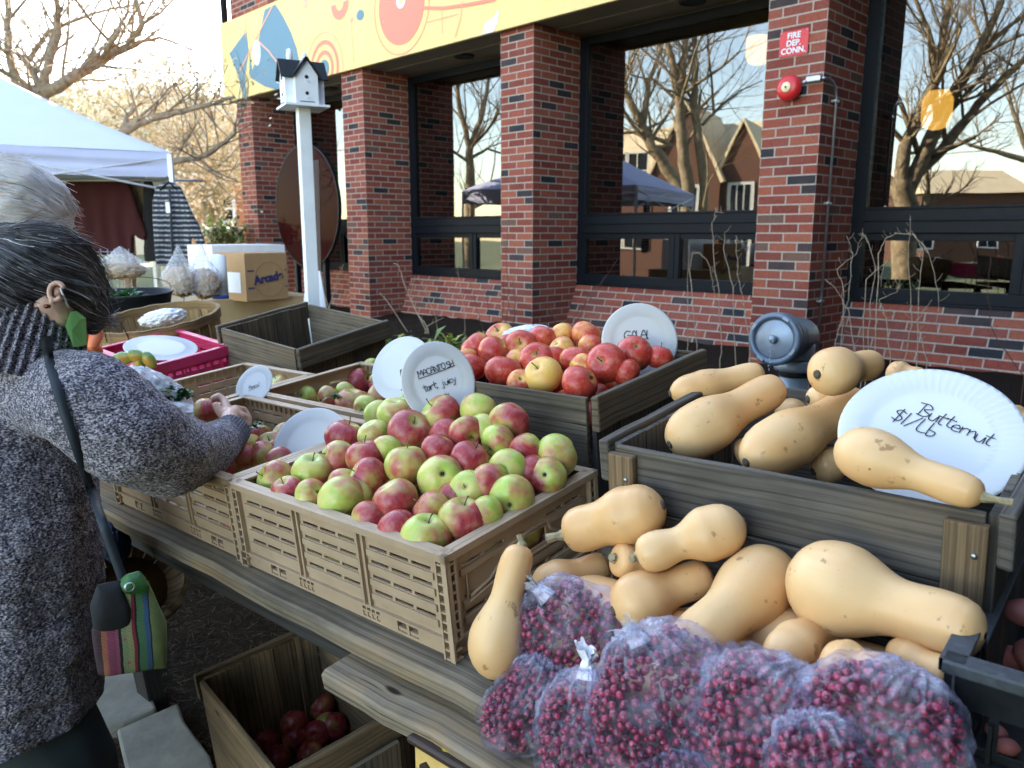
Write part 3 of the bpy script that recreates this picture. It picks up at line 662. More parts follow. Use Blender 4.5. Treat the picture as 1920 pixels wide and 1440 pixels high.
def side(mb,w,h,M_,nsec,handle=False):
    # one wall of the crate, outer face on y=0 looking to -y, local x 0..w
    holes=[];t=.004; y0=.010
    col=.024; foot=.034; secw=(w-2*col)/nsec
    def bx(a,z0,c_,z1,ya,yb): mb.box((a,ya,z0),(c_,yb,z1),M=M_)
    for k in range(nsec):
        x0=col+secw*k+.016; x1=col+secw*(k+1)-.016
        rows=4
        for r in range(rows):
            z=h-.036-r*(h-foot-.036)/rows*.98
            if handle and r in (1,) and nsec>=1: continue
            L=x1-x0; m=3 if not handle else 6
            for q in range(m):
                holes.append((x0+L*q/m+.003,z-.0032,x0+L*(q+1)/m-.004,z+.0032))
            bx(x0-.003,z-.016,x1+.003,z-.0045,y0-.0035,y0)      # sloping ledge under each slot row
    if handle:
        cx_=w/2; holes=[q for q in holes if not (q[0]<cx_+.055 and q[2]>cx_-.055 and q[1]>h-.105 and q[3]<h-.024)]
        holes.append((cx_-.052,h-.082,cx_+.052,h-.048))
        for s in (-1,1):
            pts=[(cx_+s*.052,h-.046),(cx_+s*.062,h-.062),(cx_+s*.10,h-.085),(cx_+s*.145,h-.092)]
            mb.tube([M_@Vector((x,y0-.002,z)) for x,z in pts],.0028,6)
        mb.tube([M_@Vector((x,y0-.002,z)) for x,z in ((cx_-.052,h-.048),(cx_,h-.044),(cx_+.052,h-.048))],.003,6)
        mb.tube([M_@Vector((x,y0-.002,z)) for x,z in ((cx_-.15,h-.10),(cx_-.06,h-.088),(cx_+.06,h-.088),(cx_+.15,h-.10))],.0026,6)
        mb.tube([M_@Vector((x,y0-.002,z)) for x,z in ((cx_-.15,h-.10),(cx_-.15,h-.05),(cx_-.09,h-.05))],.0022,6)
    # foot holes
    fx=[]
    for k in range(1,nsec): fx.append(col+secw*k)
    for c_ in fx:
        for i in range(-2,2):
            for j in range(2): holes.append((c_+i*.012+.002,.005+j*.0125,c_+i*.012+.0105,.0145+j*.0125))
    for c_ in [col+secw*(k+.5) for k in range(nsec)][::2]:
        for s in (-1,1): holes.append((c_+s*.014-.011,.005,c_+s*.014+.011,.027))
    # recessed wall
    holes_panel(mb,w-.012,h-.004,t,[(max(.001,a-.006),b_,min(w-.013,c_-.006),d) for a,b_,c_,d in holes],M_@Matrix.Translation((.006,y0,0)))
    # stiffening ribs, corner ladders, rim, foot line
    for k in range(1,nsec):
        c_=col+secw*k
        for s in (-.009,.006): bx(c_+s,foot,c_+s+.0045,h-.006,y0-.006,y0)
    for x0 in (.0,w-col):
        bx(x0,.0,x0+.0035,h,0,y0); bx(x0+col-.0045,foot,x0+col,h,0.001,y0)
        n=11
        for k in range(n+1):
            z=(h-.004)*k/n; bx(x0+.0035,z,x0+col-.0045,z+.0032,0.0012,y0)
    bx(.006,foot-.004,w-.006,foot,.003,y0)
    # rim
    bx(-.001,h-.012,w+.001,h-.0,-.001,y0-.001)
    bx(.004,h-.004,w-.004,h+.0005,y0-.001,y0+.012)
    if nsec>1:
        for k in range(24): 
            x=.03+(w-.06)*k/23; bx(x,h-.022,x+.002,h-.004,y0+.0045,y0+.011)
def tan_crate(mat,label,L=.597,W=.398,h=.18,group='tan vented plastic crates'):
    e=empty('plastic_crate',mat=mat,label=label,cat='crate',group=group)
    for nm,w,M_,ns,hd in (('long_side',L,Matrix.Identity(4),3,False),('long_side',L,Matrix.Translation((L,W,0))@Matrix.Rotation(math.pi,4,'Z'),3,False),
        ('short_side',W,Matrix.Translation((L,0,0))@Matrix.Rotation(math.pi/2,4,'Z'),1,True),('short_side',W,Matrix.Translation((0,W,0))@Matrix.Rotation(-math.pi/2,4,'Z'),1,True)):
        b=MB(); side(b,w,h,M_,ns,hd); b.build(nm,M['rpc'],e)
    b=MB(); b.box((.012,.012,.006),(L-.012,W-.012,.012)); b.build('base',M['rpc'],e)
    return e
RA=(-.586,-.150)
tan_crate(onplane(-.584,-.153,.001,R(.6)),'tan vented plastic crate heaped with apples, nearest one at the table front')
tan_crate(onplane(-1.186,-.148,.001,R(0)),'tan vented plastic crate the person in the grey sweater is reaching into')
tan_crate(onplane(-1.198,.272,.001,R(.5)),'tan vented plastic crate with few apples behind the reached-into crate')
tan_crate(onplane(-1.205,-.10,.001,R(90)),'empty looking tan vented plastic crate under the produce bag and small sign')
# ================================================================== wooden crates
def wood_crate(name,mat,L,W,h,label,wm,wp,front=2,ends='v',posts=True,batten=True,splay=0,group='old wooden crates',t=.011,wdark=None):
    e=empty(name,mat=mat,label=label,cat='crate',group=group); wdark=wdark or wm
    # long walls: horizontal boards, set between the corners
    for nm,y in (('front_wall',0),('back_wall',W-t)):
        b=MB(); n=front; bh=(h-.006)/n
        for k in range(n):
            b.box((.012,y,.003+k*bh),(L-.012,y+t,.003+(k+1)*bh-(.003 if k<n-1 else 0)),jit=.0008,seg=8)
        b.build(nm,wm,e,bevel=.0018,fixn=True)
    for nm,x in (('end_wall',0),('end_wall',L-t)):
        b=MB(); n=5 if ends=='v' else 2; ww=(W-2*t-.004)/n
        for k in range(n):
            if ends=='v': b.box((x,t+.002+k*ww,.004),(x+t,t+.002+(k+1)*ww-.002,h-.004-random.uniform(0,.004)),grain=2,jit=.0006,seg=3)
        if ends=='h':
            for k in range(2): b.box((x,t+.002,.004+k*(h-.01)/2),(x+t,W-t-.002,.002+(k+1)*(h-.01)/2),jit=.0008,seg=4)
        b.build(nm,wdark,e,bevel=.0015,fixn=True)
    if batten:
        for x in (-.019,L+.001):
            b=MB(); b.box((x,-.004,h-.066),(x+.018,W+.004,h+.004),jit=.0015,seg=6); b.build('batten',wm,e,bevel=.004,fixn=True)
            bn=MB()
    if posts:
        for x in (.004,L-.052):
            b=MB(); b.box((x,-.015,.002),(x+.046,-.001,h-.012),jit=.001,seg=4); p=b.build('corner_post',wp,e,bevel=.003,fixn=True)
            for z in (h*.25,h*.6,h-.05):
                n_=MB(); n_.lathe([(.001,0),(.0035,0),(.0035,.001),(.001,.0016)],8,Matrix.Translation((x+.034,-.0165,z))@Matrix.Rotation(R(90),4,'X')); n_.build('nail',M['metal'],p)
    b=MB()
    for k in range(4): b.box((.013,t+.002+k*(W-2*t)/4,.002),(L-.013,t+(k+1)*(W-2*t)/4-.002,.010))
    b.build('bottom',wdark,e)
    return e
wood_crate('wooden_crate',onplane(.135,.112,.002,R(0)),.525,.42,.296,'big grey wooden crate heaped with butternut squash and a price plate',M['wood_crate'],M['wood_post'],front=3,wdark=M['wood_crate'])
gc=wood_crate('wooden_crate',onplane(-.552,.302,.002),.518,.43,.298,'dark weathered wooden crate full of orange-red apples',M['wood_mid'],M['wood_post'],front=2,posts=False,wdark=M['wood_dark'])
em=frame((0,0,0),(1,0,0),z=(0,0,1))
def rotm(x,y,z,yaw,tx,ty): return Matrix.Translation((x,y,z))@Matrix.Rotation(yaw,4,'Z')@Matrix.Rotation(tx,4,'X')@Matrix.Rotation(ty,4,'Y')
em=rotm(-.715,2.555,-.378,-.684,.156,.088)@Matrix.Translation((-.46,0,-.225))
wood_crate('wooden_crate',em,.46,.40,.225,'empty grey-brown wooden crate standing behind the tan crates',M['wood_mid'],M['wood_post'],front=1,posts=False)
# crate on the ground under the table
uc=rotm(-.487,1.425,-1.10,-.865,.10,0)@Matrix.Translation((-.47,0,-.30))
wood_crate('wooden_crate',uc,.47,.33,.30,'stained wooden crate with a few red apples on the ground under the table',M['wood_low'],M['wood_low'],front=1,posts=False)
# leaning board beside it (plywood offcut)
b=MB(); b.box((-.01,-.012,0),(.14,.0,.26)); pb=b.build('plywood_offcut',M['wood_mid'],None,mat=uc@Matrix.Translation((.495,.12,.0))@Matrix.Rotation(R(90),4,'Z')@Matrix.Rotation(R(4),4,'X')); tag(pb,'pale plywood offcut leaning on the side of the crate under the table','board')
# painted stand with brown spots
sp_=at(872,1420,1.02); st=empty('painted_stand',mat=Matrix.Translation(sp_)@Matrix.Rotation(R(-40),4,'Z'),label='yellow painted wooden stand with dark brown spots and top under the table',cat='stand')
BR=simple('dark_brown_paint',(.035,.018,.012),.5,var=.4,scale=40,bump=.4); YP=simple('yellow_paint',(.62,.40,.13),.55,var=.1,scale=20,bump=.2); YL=simple('bright_yellow_paint',(.62,.50,.03),.5,var=.15,scale=40)
b=MB(); b.box((-.06,-.045,-.38),(.055,.05,.02)); b.build('body',YP,st,bevel=.003)
b=MB(); b.box((-.068,-.053,.021),(.063,.06,.034),jit=.001); b.build('top',BR,st,bevel=.004)
b=MB(); b.add([(x,y,.0355) for x,y in ((-.03,-.03),(.0,-.045),(.045,-.03),(.058,.0),(.03,.01),(.005,-.01),(-.02,.005))],[[0,1,2,3,4,5,6]]); b.build('yellow_splash',YL,st)
b=MB()
for (x,z,r_) in ((-.035,-.012,.012),(.012,-.022,.012),(-.02,-.062,.011),(.035,-.055,.011),(-.04,-.10,.013),(.01,-.11,.012),(.04,-.15,.012)):
    pts=[(x+r_*(1+.15*math.sin(3*k))*math.cos(k*.524),z+r_*(1+.15*math.cos(2*k))*math.sin(k*.524)) for k in range(12)]
    b.prism(pts,.004,Matrix(((1,0,0,0),(0,0,-1,-.045),(0,1,0,0),(0,0,0,1))))
    pts=[(x-.005+r_*math.cos(k*.524),z+r_*math.sin(k*.524)) for k in range(12)]; b.prism(pts,.004,Matrix(((0,0,1,.055),(1,0,0,0),(0,1,0,0),(0,0,0,1))))
b.build('brown_spots',BR,st)
# ------------------------------------------------------------------ black vented crate at the right edge
bc=empty('plastic_crate',mat=onplane(.648,-.062,.001),label='black plastic crate with worn rim holding red potatoes at the right edge',cat='crate')
Wb,Lb,hb=.40,.56,.205
def bwall(w,M_,dip):
    hs=[]
    for k in range(int(w/.031)): 
        x=.02+k*.031
        if x+.022<w-.02:
            hs.append((x,.03,x+.022,.085)); hs.append((x,.11,x+.022,.15))
    b=MB(); zt=hb-.045 if dip else hb
    holes_panel(b,w,zt-.002,.003,hs,M_@Matrix.Translation((0,.008,0)))
    for k in range(int(w/.031)+1):
        x=.012+k*.031
        if x<w-.005: b.box((x,.0,.004),(x+.004,.0082,.145),M=M_)
    b.box((0,-.002,.095),(w,.008,.101),M=M_); b.box((0,-.001,0),(w,.008,.006),M=M_)
    b.build('side_wall',M['black_plastic'],bc)
    r_=MB(); t_=.011
    if dip:
        P=[(0,hb),(.075,hb),(.10,hb-.012),(.115,hb-.04),(w-.115,hb-.04),(w-.10,hb-.012),(w-.075,hb),(w,hb)]
    else: P=[(0,hb),(w,hb)]
    vs=[];fs=[]
    for x,z in P: vs+= [M_@Vector((x,-.004,z-.014)),M_@Vector((x,-.004,z)),M_@Vector((x,.020,z)),M_@Vector((x,.020,z-.004)),M_@Vector((x,.004,z-.005)),M_@Vector((x,.004,z-.014))]
    n=6
    for k in range(len(P)-1):
        for j in range(n): fs.append([k*n+j,k*n+(j+1)%n,(k+1)*n+(j+1)%n,(k+1)*n+j])
    r_.add(vs,fs)
    if dip:
        for x0,x1 in ((.004,.112),(w-.112,w-.004)): r_.box((x0,.008,hb-.05),(x1,.011,hb-.006),M=M_)
    r_.build('rim',M['grey_worn'],bc,fixn=True,bevel=.002)
I4=Matrix.Identity(4)
bwall(Wb,I4,False); bwall(Wb,Matrix.Translation((Wb,Lb,0))@Matrix.Rotation(math.pi,4,'Z'),False)
bwall(Lb,Matrix.Translation((0,Lb,0))@Matrix.Rotation(-math.pi/2,4,'Z'),True); bwall(Lb,Matrix.Translation((Wb,0,0))@Matrix.Rotation(math.pi/2,4,'Z'),True)
b=MB(); b.box((.01,.01,.004),(Wb-.01,Lb-.01,.009)); b.build('base',M['black_plastic'],bc)
# ------------------------------------------------------------------ magenta tray
mc=empty('plastic_crate',mat=rotm(-1.257,2.62,-.453,-.781,.156,.04)@Matrix.Translation((-.48,0,-.15)),label='bright magenta plastic crate with a blank paper plate in it',cat='crate')
w,l,h=.48,.32,.15
def mwall(L_,M_):
    b=MB(); hs=[]
    n=int(L_/.03)
    for k in range(n): hs.append((.02+k*(L_-.04)/n,h-.058,.02+(k+.75)*(L_-.04)/n,h-.046))
    holes_panel(b,L_,h-.03,.003,hs,M_@Matrix.Translation((0,.008,0)))
    for k in range(1,7): b.box((L_*k/7,.002,0),(L_*k/7+.004,.009,h-.03),M=M_)
    b.build('side_wall',M['crimson'],mc)
    b=MB(); b.box((-.004,-.004,h-.036),(L_+.004,.002,h),M=M_); b.box((0,.002,h-.006),(L_,.018,h-.0),M=M_); b.box((0,.002,h-.034),(L_,.012,h-.03),M=M_); b.build('rim',M['crimson'],mc,bevel=.0015)
mwall(w,I4); mwall(w,Matrix.Translation((w,l,0))@Matrix.Rotation(math.pi,4,'Z')); mwall(l,Matrix.Translation((0,l,0))@Matrix.Rotation(-math.pi/2,4,'Z')); mwall(l,Matrix.Translation((w,0,0))@Matrix.Rotation(math.pi/2,4,'Z'))
b=MB(); b.box((.01,.01,.003),(w-.01,l-.01,.008)); b.build('base',M['crimson'],mc)
# ------------------------------------------------------------------ bushel baskets
def basket(mat,r_top,r_bot,h,label,staves=26,handles=True):
    e=empty('bushel_basket',mat=mat,label=label,cat='basket')
    b=MB()
    for k in range(staves):
        a0=2*math.pi*k/staves; a1=a0+2*math.pi/staves*.93; out=.0015*(k%2); vs=[];uv=[];sd=random.random()*20
        for j in range(7):
            t_=j/6; r_=r_bot+(r_top-r_bot)*t_+.03*math.sin(t_*math.pi)*.5+out
            for a in (a0,a1):
                vs.append((r_*math.cos(a),r_*math.sin(a),h*t_)); 
            for a in (a1,a0): vs.append(((r_-.003)*math.cos(a),(r_-.003)*math.sin(a),h*t_))
        fs=[];us=[]
        for j in range(6):
            for q in range(4): 
                fs.append([j*4+q,j*4+(q+1)%4,(j+1)*4+(q+1)%4,(j+1)*4+q]); us.append([(sd+h*j/6,sd+q*.03),(sd+h*j/6,sd+(q+1)*.03),(sd+h*(j+1)/6,sd+(q+1)*.03),(sd+h*(j+1)/6,sd+q*.03)])
        fs.append([24,25,26,27]); us.append([(sd,sd)]*4)
        b.add(vs,fs,us)
    b.build('staves',M['wood_basket'],e)
    for z0,z1,ro in ((h-.035,h+.004,.004),(h*.5,h*.5+.022,.004)):
        b=MB(); t0=z0/h;t1=z1/h
        def rr(t_): return r_bot+(r_top-r_bot)*t_+.015*math.sin(min(1,t_)*math.pi)
        prof=[(rr(t0)-.004 if z1>h else rr(t0)+.002,z0),(rr(t0)+.008,z0),(rr(t1)+.008,z1),(rr(t1)-.008 if z1>h else rr(t1)+.002,z1)]
        n=60; vs=[];fs=[];us=[]
        for k in range(n):
            for (r_,z) in prof: vs.append((r_*math.cos(2*math.pi*k/n),r_*math.sin(2*math.pi*k/n),z+.002*math.sin(k*1.7)))
        for k in range(n):
            for j in range(4): fs.append([k*4+j,((k+1)%n)*4+j,((k+1)%n)*4+(j+1)%4,k*4+(j+1)%4]); us.append([(k*.03,j*.02),(k*.03+.03,j*.02),(k*.03+.03,j*.02+.02),(k*.03,j*.02+.02)])
        b.add(vs,fs,us); b.build('hoop',M['wood_basket'],e,fixn=True)
    b=MB(); b.lathe([(.001,.004),(r_bot-.002,.004),(r_bot-.002,.012),(.001,.012)],30); b.build('bottom',M['wood_basket'],e)
    if handles:
        for a in handles:
            b=MB(); r_=r_top+.012; pts=[(r_*math.cos(a+d),r_*math.sin(a+d),z) for d,z in ((-.22,h-.03),(-.21,h+.0),(-.17,h+.035),(-.02,h+.042),(.13,h+.035),(.17,h+.0),(.18,h-.03))]
            b.tube(pts,.0018,6); b.build('wire_handle',M['frame'],e)
    return e
bp=at(293,594,3.35); bx_=Matrix.Translation(bp)@Matrix.Rotation(R(9),4,'X')@Matrix.Rotation(R(-5),4,'Y')@Matrix.Translation((0,0,-.27))
bask=basket(bx_,.255,.20,.27,'wide wooden bushel basket holding a crumpled white plastic bag',handles=(-1.75,1.35))
bp=at(262,1085,1.92)
basket(Matrix.Translation(bp)@Matrix.Rotation(R(40),4,'Z')@Matrix.Rotation(R(55),4,'X')@Matrix.Translation((0,0,-.14)),.115,.095,.15,'small wooden basket tipped on its side under the table behind the handbag',staves=18,handles=False)
# dark basin with greens
bp=at(245,548,4.0); e=empty('black_basin',mat=Matrix.Translation(bp)@Matrix.Rotation(R(3),4,'X'),label='black round basin of leafy greens behind the bushel basket',cat='basin')
b=MB(); b.lathe([(.001,-.16),(.15,-.16),(.19,0),(.20,.004),(.205,.0),(.195,-.012),(.16,-.165),(.001,-.166)],40); b.build('bowl',M['black_plastic'],e)
b=MB(); b.tube([(.2*math.cos(a),.2*math.sin(a)*.3+.02,.02+.05*math.sin(a)) for a in [k*.2 for k in range(16)]],.002,5); b.build('wire_handle',M['frame'],e)
b=MB(); 
for k in range(9): leaf_tuft(b,(random.uniform(-.11,.11),random.uniform(-.08,.08),-.05),30,.09,.03,.012,1.0)
o=b.build('leafy_greens',M['leafd'],None,mat=Matrix.Translation(bp)); tag(o,'bunch of dark green kale leaves lying in the black basin','greens')
# ================================================================== apples
def apple_mesh(name,mats,seed,squat=.88,lobes=5,lob=.03,deep=.30):
    rnd=random.Random(seed); n=26;m=15; vs=[];fs=[]
    for j in range(m+1):
        th=math.pi*j/m                      # 0 top .. pi bottom
        for k in range(n):
            a=2*math.pi*k/n
            r=1+.0; s=math.sin(th); c_=math.cos(th)
            rad=s*(1+.05*c_)                # shoulders wider than the base
            z=squat*c_
            z-= deep*math.exp(-(rad/.26)**2) if c_>0 else -deep*.62*math.exp(-(rad/.22)**2)
            l=1+lob*math.cos(lobes*a+rnd.random()*0)*(.3+.7*max(0,-c_))
            w=1+.035*noise.noise(Vector((math.cos(a)*s*1.3+seed*7,math.sin(a)*s*1.3,c_*1.3)))
            vs.append((rad*l*w*math.cos(a),rad*l*w*math.sin(a),z*w))
    for j in range(m):
        for k in range(n): fs.append([j*n+k,(j+1)*n+k,(j+1)*n+(k+1)%n,j*n+(k+1)%n])
    me=bpy.data.meshes.new(name); me.from_pydata(vs,[],fs)
    bm=bmesh.new(); bm.from_mesh(me); bmesh.ops.remove_doubles(bm,verts=bm.verts,dist=1e-4)
    rx=[rnd.uniform(-.12,.12) for _ in range(2)]
    for v in bm.verts: v.co.x+=rx[0]*v.co.z*.5; v.co.y+=rx[1]*v.co.z*.5
    bm.to_mesh(me); bm.free(); me.materials.append(mats); me.polygons.foreach_set('use_smooth',[True]*len(me.polygons)); me.update(); return me
b=MB(); b.tube([(0,0,.52),(.02,.01,.72),(.06,.02,.92),(.12,.03,1.08)],[.035,.028,.026,.04],6); _o=b.build('stem',M['stem']); stem_me=_o.data; bpy.data.objects.remove(_o)
b=MB()
for k in range(5):
    a=k*1.257; b.tube([(0.02*math.cos(a),.02*math.sin(a),-.66),(.07*math.cos(a),.07*math.sin(a),-.74),(.035*math.cos(a+.4),.035*math.sin(a+.4),-.82)],[.03,.035,.008],5)
_o=b.build('calyx',M['scar']); cal_me=_o.data; bpy.data.objects.remove(_o)
AM={k:[apple_mesh('%s_apple'%k,M[mt],s,sq,lobes=5,lob=lb) for s,sq,lb in ((1,.86,.02),(2,.9,.03),(3,.84,.035),(4,.93,.02))] for k,mt in (('mac','mac'),('gala','gala'),('bin','apple_in'))}
def put_apple(p,r,kind,red,axis,label,group,parts=True,blush=None):
    me=random.choice(AM[kind]); o=bpy.data.objects.new('apple',me); C.objects.link(o)
    q=Vector(axis).normalized().to_track_quat('Z','Y')@Quaternion((0,0,1),random.uniform(0,6.28))
    if blush is not None:                                   # turn the red cheek (+x) towards a side
        ax=Vector(axis).normalized(); bl=Vector(blush); bl=(bl-ax*bl.dot(ax)).normalized(); y=ax.cross(bl)
        q=Matrix(((bl.x,y.x,ax.x),(bl.y,y.y,ax.y),(bl.z,y.z,ax.z))).to_quaternion()
    o.matrix_world=Matrix.Translation(p)@q.to_matrix().to_4x4()@Matrix.Diagonal((r,r,r,1)); o.color=(red+(.24 if kind=='gala' else 0),0,0,1)
    tag(o,label,'apple',group)
    if parts:
        for nm,m_ in (('stem',stem_me),('calyx',cal_me)):
            if nm=='stem' and random.random()<.25: continue
            c_=bpy.data.objects.new(nm,m_); C.objects.link(c_); c_.parent=o
    return o
ORD=['first','second','third','fourth','fifth','sixth','seventh','eighth','ninth','tenth','eleventh','twelfth','thirteenth','fourteenth','fifteenth']
def colw(r,kind):
    if kind=='gala': return 'deep red' if r>.85 else 'orange-red' if r>.6 else 'orange' if r>.4 else 'yellow-orange'
    return 'deep red' if r>.85 else 'mostly red' if r>.62 else 'red and green' if r>.4 else 'mostly green'
def cam_dirs(p):
    f=Vector(p).normalized(); rt=f.cross(Vector((0,0,1))).normalized(); up=rt.cross(f); return f,rt,up
def axis_from(p,ad):                # ad=(dx,dy,toward) stem or flower end as seen from the camera
    f,rt,up=cam_dirs(p); return rt*ad[0]+up*ad[1]-f*ad[2]
def place_rows(lst,surf,kind,where,group,nrow,lim=None):
    # lst: (x,y,r_px,red,axis or None); surf(x,y)-> point ; labels by rows seen from the front
    ys=sorted(a[1] for a in lst); info=[]
    rows=[[] for _ in range(nrow)]
    srt=sorted(lst,key=lambda a:-a[1]); per=math.ceil(len(srt)/nrow)
    for i,a in enumerate(srt): rows[min(nrow-1,i//per)].append(a)
    out=[]
    for ri,rw in enumerate(rows):
        for k,a in enumerate(sorted(rw,key=lambda a:a[0])):
            x,y,rp,red,ad=a[:5]; p=surf(x,y); r=pxr(rp,p)
            ax=axis_from(p,ad) if ad else Vector((random.uniform(-1,1),random.uniform(-1,1),random.uniform(-.2,1)))
            bl=None
            if len(a)>5: f,rt,up=cam_dirs(p); bl=rt*a[5][0]+up*a[5][1]-f*.3
            r_=max(.034 if kind!='gala' else .031,min(.046,r*1.1)); hid=(rp*1.0<(19 if kind=='gala' else 22)) and len(lst)>20; p=p+Vector(p).normalized()*(.022 if hid else 0); f=Vector(p).normalized()
            if lim:
                l=TM.inverted()@p; a0,a1,b0,b1,hh_=lim; w_=max(0,min(1,(hh_+.045-l.z)/.05)) if True else 0
                g=r_+.013
                if w_>0: l.x=l.x+(max(a0+g,min(a1-g,l.x))-l.x)*w_; l.y=l.y+(max(b0+g,min(b1-g,l.y))-l.y)*w_
                p=TM@l
            lab='%s apple %s from left in %s row, %s'%(colw(red,kind),ORD[k],['front','second','third','fourth','fifth','sixth'][ri],where)
            put_apple(p,r_,kind,red,ax,lab,group,blush=bl); out.append((p,r_))
    return out
def fill(existing,surfpt,n,kind,label,group,rr=(.031,.037)):
    cnt=0;tries=0
    while cnt<n and tries<4000:
        tries+=1; p=surfpt(); r=random.uniform(*rr)
        if all((p-q).length>(r+s)*.86 for q,s in existing):
            put_apple(p,r,kind,random.uniform(.45,1),(random.uniform(-1,1),random.uniform(-1,1),random.uniform(-1,1)),label,group,parts=False); existing.append((p,r)); cnt+=1
def mound(fh,a0=-2,a1=2,b0=-2,b1=2):
    # intersects the sight line with a height field over the table
    def f(x,y):
        r=ray(x,y); best=None
        t_=.4
        while t_<5:
            q=r*(t_/r.y); l=TM.inverted()@q
            if l.z<fh(l.x,l.y) and l.z<.5: return q
            t_+=.004
        return q
    return f
def Z4(X,Y): return 400+.38542*X,560+.38542*Y
def main_h(a,b): 
    da=min(1,max(0,(a+.58)/.25)); db=(b+.15)/.40; rr=min(1,max(0,(.0-a)/.16))
    return .158+.125*max(0,min(1,db))**.9*(.45+.55*min(da,rr)) 
ms=mound(main_h)
Lm=[(265,868,92,.5,(-.9,.35,.3),(.7,.5)),(358,945,75,.72,(-.2,.5,.3)),(485,845,97,.42,(0,.85,.55),(1,-.2)),(480,965,78,.66,(.4,.3,.6)),(622,975,116,.40,(.5,-.6,.3),(1,-.3)),(606,780,86,.6,(-.6,.3,.2)),
(585,662,92,.80,(.2,.5,.1)),(740,770,92,.85,(-.05,1,.2),(1,-.1)),(755,868,93,.68,(-.9,.4,.2)),(888,985,110,.62,(-.4,.7,.15),(-.2,.1)),(942,812,105,.5,(.0,.9,.1),(.2,.9)),(1108,874,110,.42,(-.05,-.25,-.95),(.9,.5)),
(955,645,103,.78,(.25,.45,.6)),(882,560,83,.42,(0,.9,.3),(1,.2)),(778,660,75,.25,(-.4,.8,.2)),(1028,482,84,.28,(-.3,.3,.1)),(1108,560,94,.62,(-.6,.5,.3),(.3,.8)),(1095,740,73,.84,(.3,.6,.1)),
(1230,655,86,.93,(.35,-.3,.7)),(1290,545,90,.62,(.3,.8,-.2)),(1442,600,96,.55,(-.4,-.4,.4),(.7,.4)),(1246,785,92,.96,(.3,.5,.2)),(1388,695,83,.40,(-.5,-.4,.3),(.6,-.1)),(1520,745,62,.85,None),
(1672,765,104,.30,(-.8,-.3,-.1),(-.9,-.5)),(1652,870,92,.64,(.15,-.1,-.98),(-.6,-.5)),(1432,828,94,.22,(.35,.1,-.9)),(1552,850,52,.95,None),(1340,902,103,.5,(.7,-.5,.3),(-.8,.4)),(1500,980,108,.33,(.1,.4,-.9),(1,.3)),
(1062,1035,92,.86,(-.5,.4,.1)),(1212,1078,114,.68,(.1,.8,.4),(.5,.2)),(1342,1062,76,.28,None),(1242,930,62,.2,(-.3,.2,.9)),(737,1088,93,.62,(-.9,-.3,.2),(-.5,-.2)),(1020,1172,120,.36,(.1,.75,.45),(.9,-.4)),
(875,1135,72,.92,None),(1132,665,58,.88,None),(852,735,55,.6,None),(1315,640,45,.3,None),(640,905,45,.4,None),(1180,965,50,.8,None),(700,950,55,.85,None),(905,520,45,.6,None)]
mm=[(*Z4(a[0],a[1]),a[2]*.38542*.97,*a[3:]) for a in Lm]
mm=[(a[0],a[1],a[2],a[3],a[4],*(a[5:])) for a in mm]
pl=place_rows(mm,ms,'mac','the front tan crate','apples heaped in the front tan crate',5,(-.584,.013,-.153,.245,.18))
def fp_main():
    a=random.uniform(-.535,-.035); b=random.uniform(-.10,.20); return T(a,b,random.uniform(.04,max(.05,main_h(a,b)-.095)))
fill(pl,fp_main,46,'mac','red and green apple buried under the heap in the front tan crate','apples under the heap in the front tan crate')
# second crate, beside the shopper's hand
def Z2(X,Y): return X/3.,400+Y/3.
def h2(a,b): return .10+.05*max(0,min(1,(a+1.1)/.45))
L2=[(1360,1380,92,.52,(.2,-.5,.3),(.3,.8)),(1525,1315,84,.66,(-.1,.5,.5),(-.2,-.9)),(1400,1310,62,.55,None),(1240,1432,42,.93,None),(1570,1395,52,.6,None),(1470,1360,35,.8,None),(1455,1250,36,.5,None),(1600,1250,60,.7,None),(1330,1300,50,.8,None)]
p2=place_rows([(*Z2(a[0],a[1]),a[2]/3.,*a[3:]) for a in L2],mound(h2),'mac','the crate by the reaching hand','apples in the reached-into crate',2)
def fp2(): a=random.uniform(-1.14,-.63); b=random.uniform(-.11,.21); return T(a,b,random.uniform(.045,.085))
fill(p2,fp2,26,'mac','red and green apple lying low in the crate under the reaching hand','apples low in the reached-into crate')
# third crate (behind)
def h3(a,b): return .125+.07*max(0,min(1,(a+1.15)/.5))
L3=[(335,430,67,.42,(-.5,.7,.2),(.6,.3)),(450,478,52,.25,None),(555,480,50,.75,None),(675,508,76,.72,(.1,.9,.3)),(716,405,67,.85,(.6,.3,.5)),(628,408,50,.35,None),(600,395,36,.9,None),(822,475,72,.86,(.5,-.4,.4)),(870,462,45,.5,None),(885,400,50,.75,None),(930,480,42,.6,None),(805,408,32,.8,None),(772,337,32,.2,None),(645,455,28,.2,None),(800,560,52,.55,None),(470,440,38,.65,None),(745,530,40,.6,None),(1010,420,60,.6,None),(1090,400,60,.7,None)]
p3_=place_rows([(*Z4(a[0],a[1]),a[2]*.38542,*a[3:]) for a in L3],mound(h3),'mac','the tan crate behind','apples in the rear tan crate',3)
def fp3(): a=random.uniform(-1.15,-.65); b=random.uniform(.32,.62); return T(a,b,random.uniform(.045,.10))
fill(p3_,fp3,26,'mac','red and green apple low in the rear tan crate','apples low in the rear tan crate')
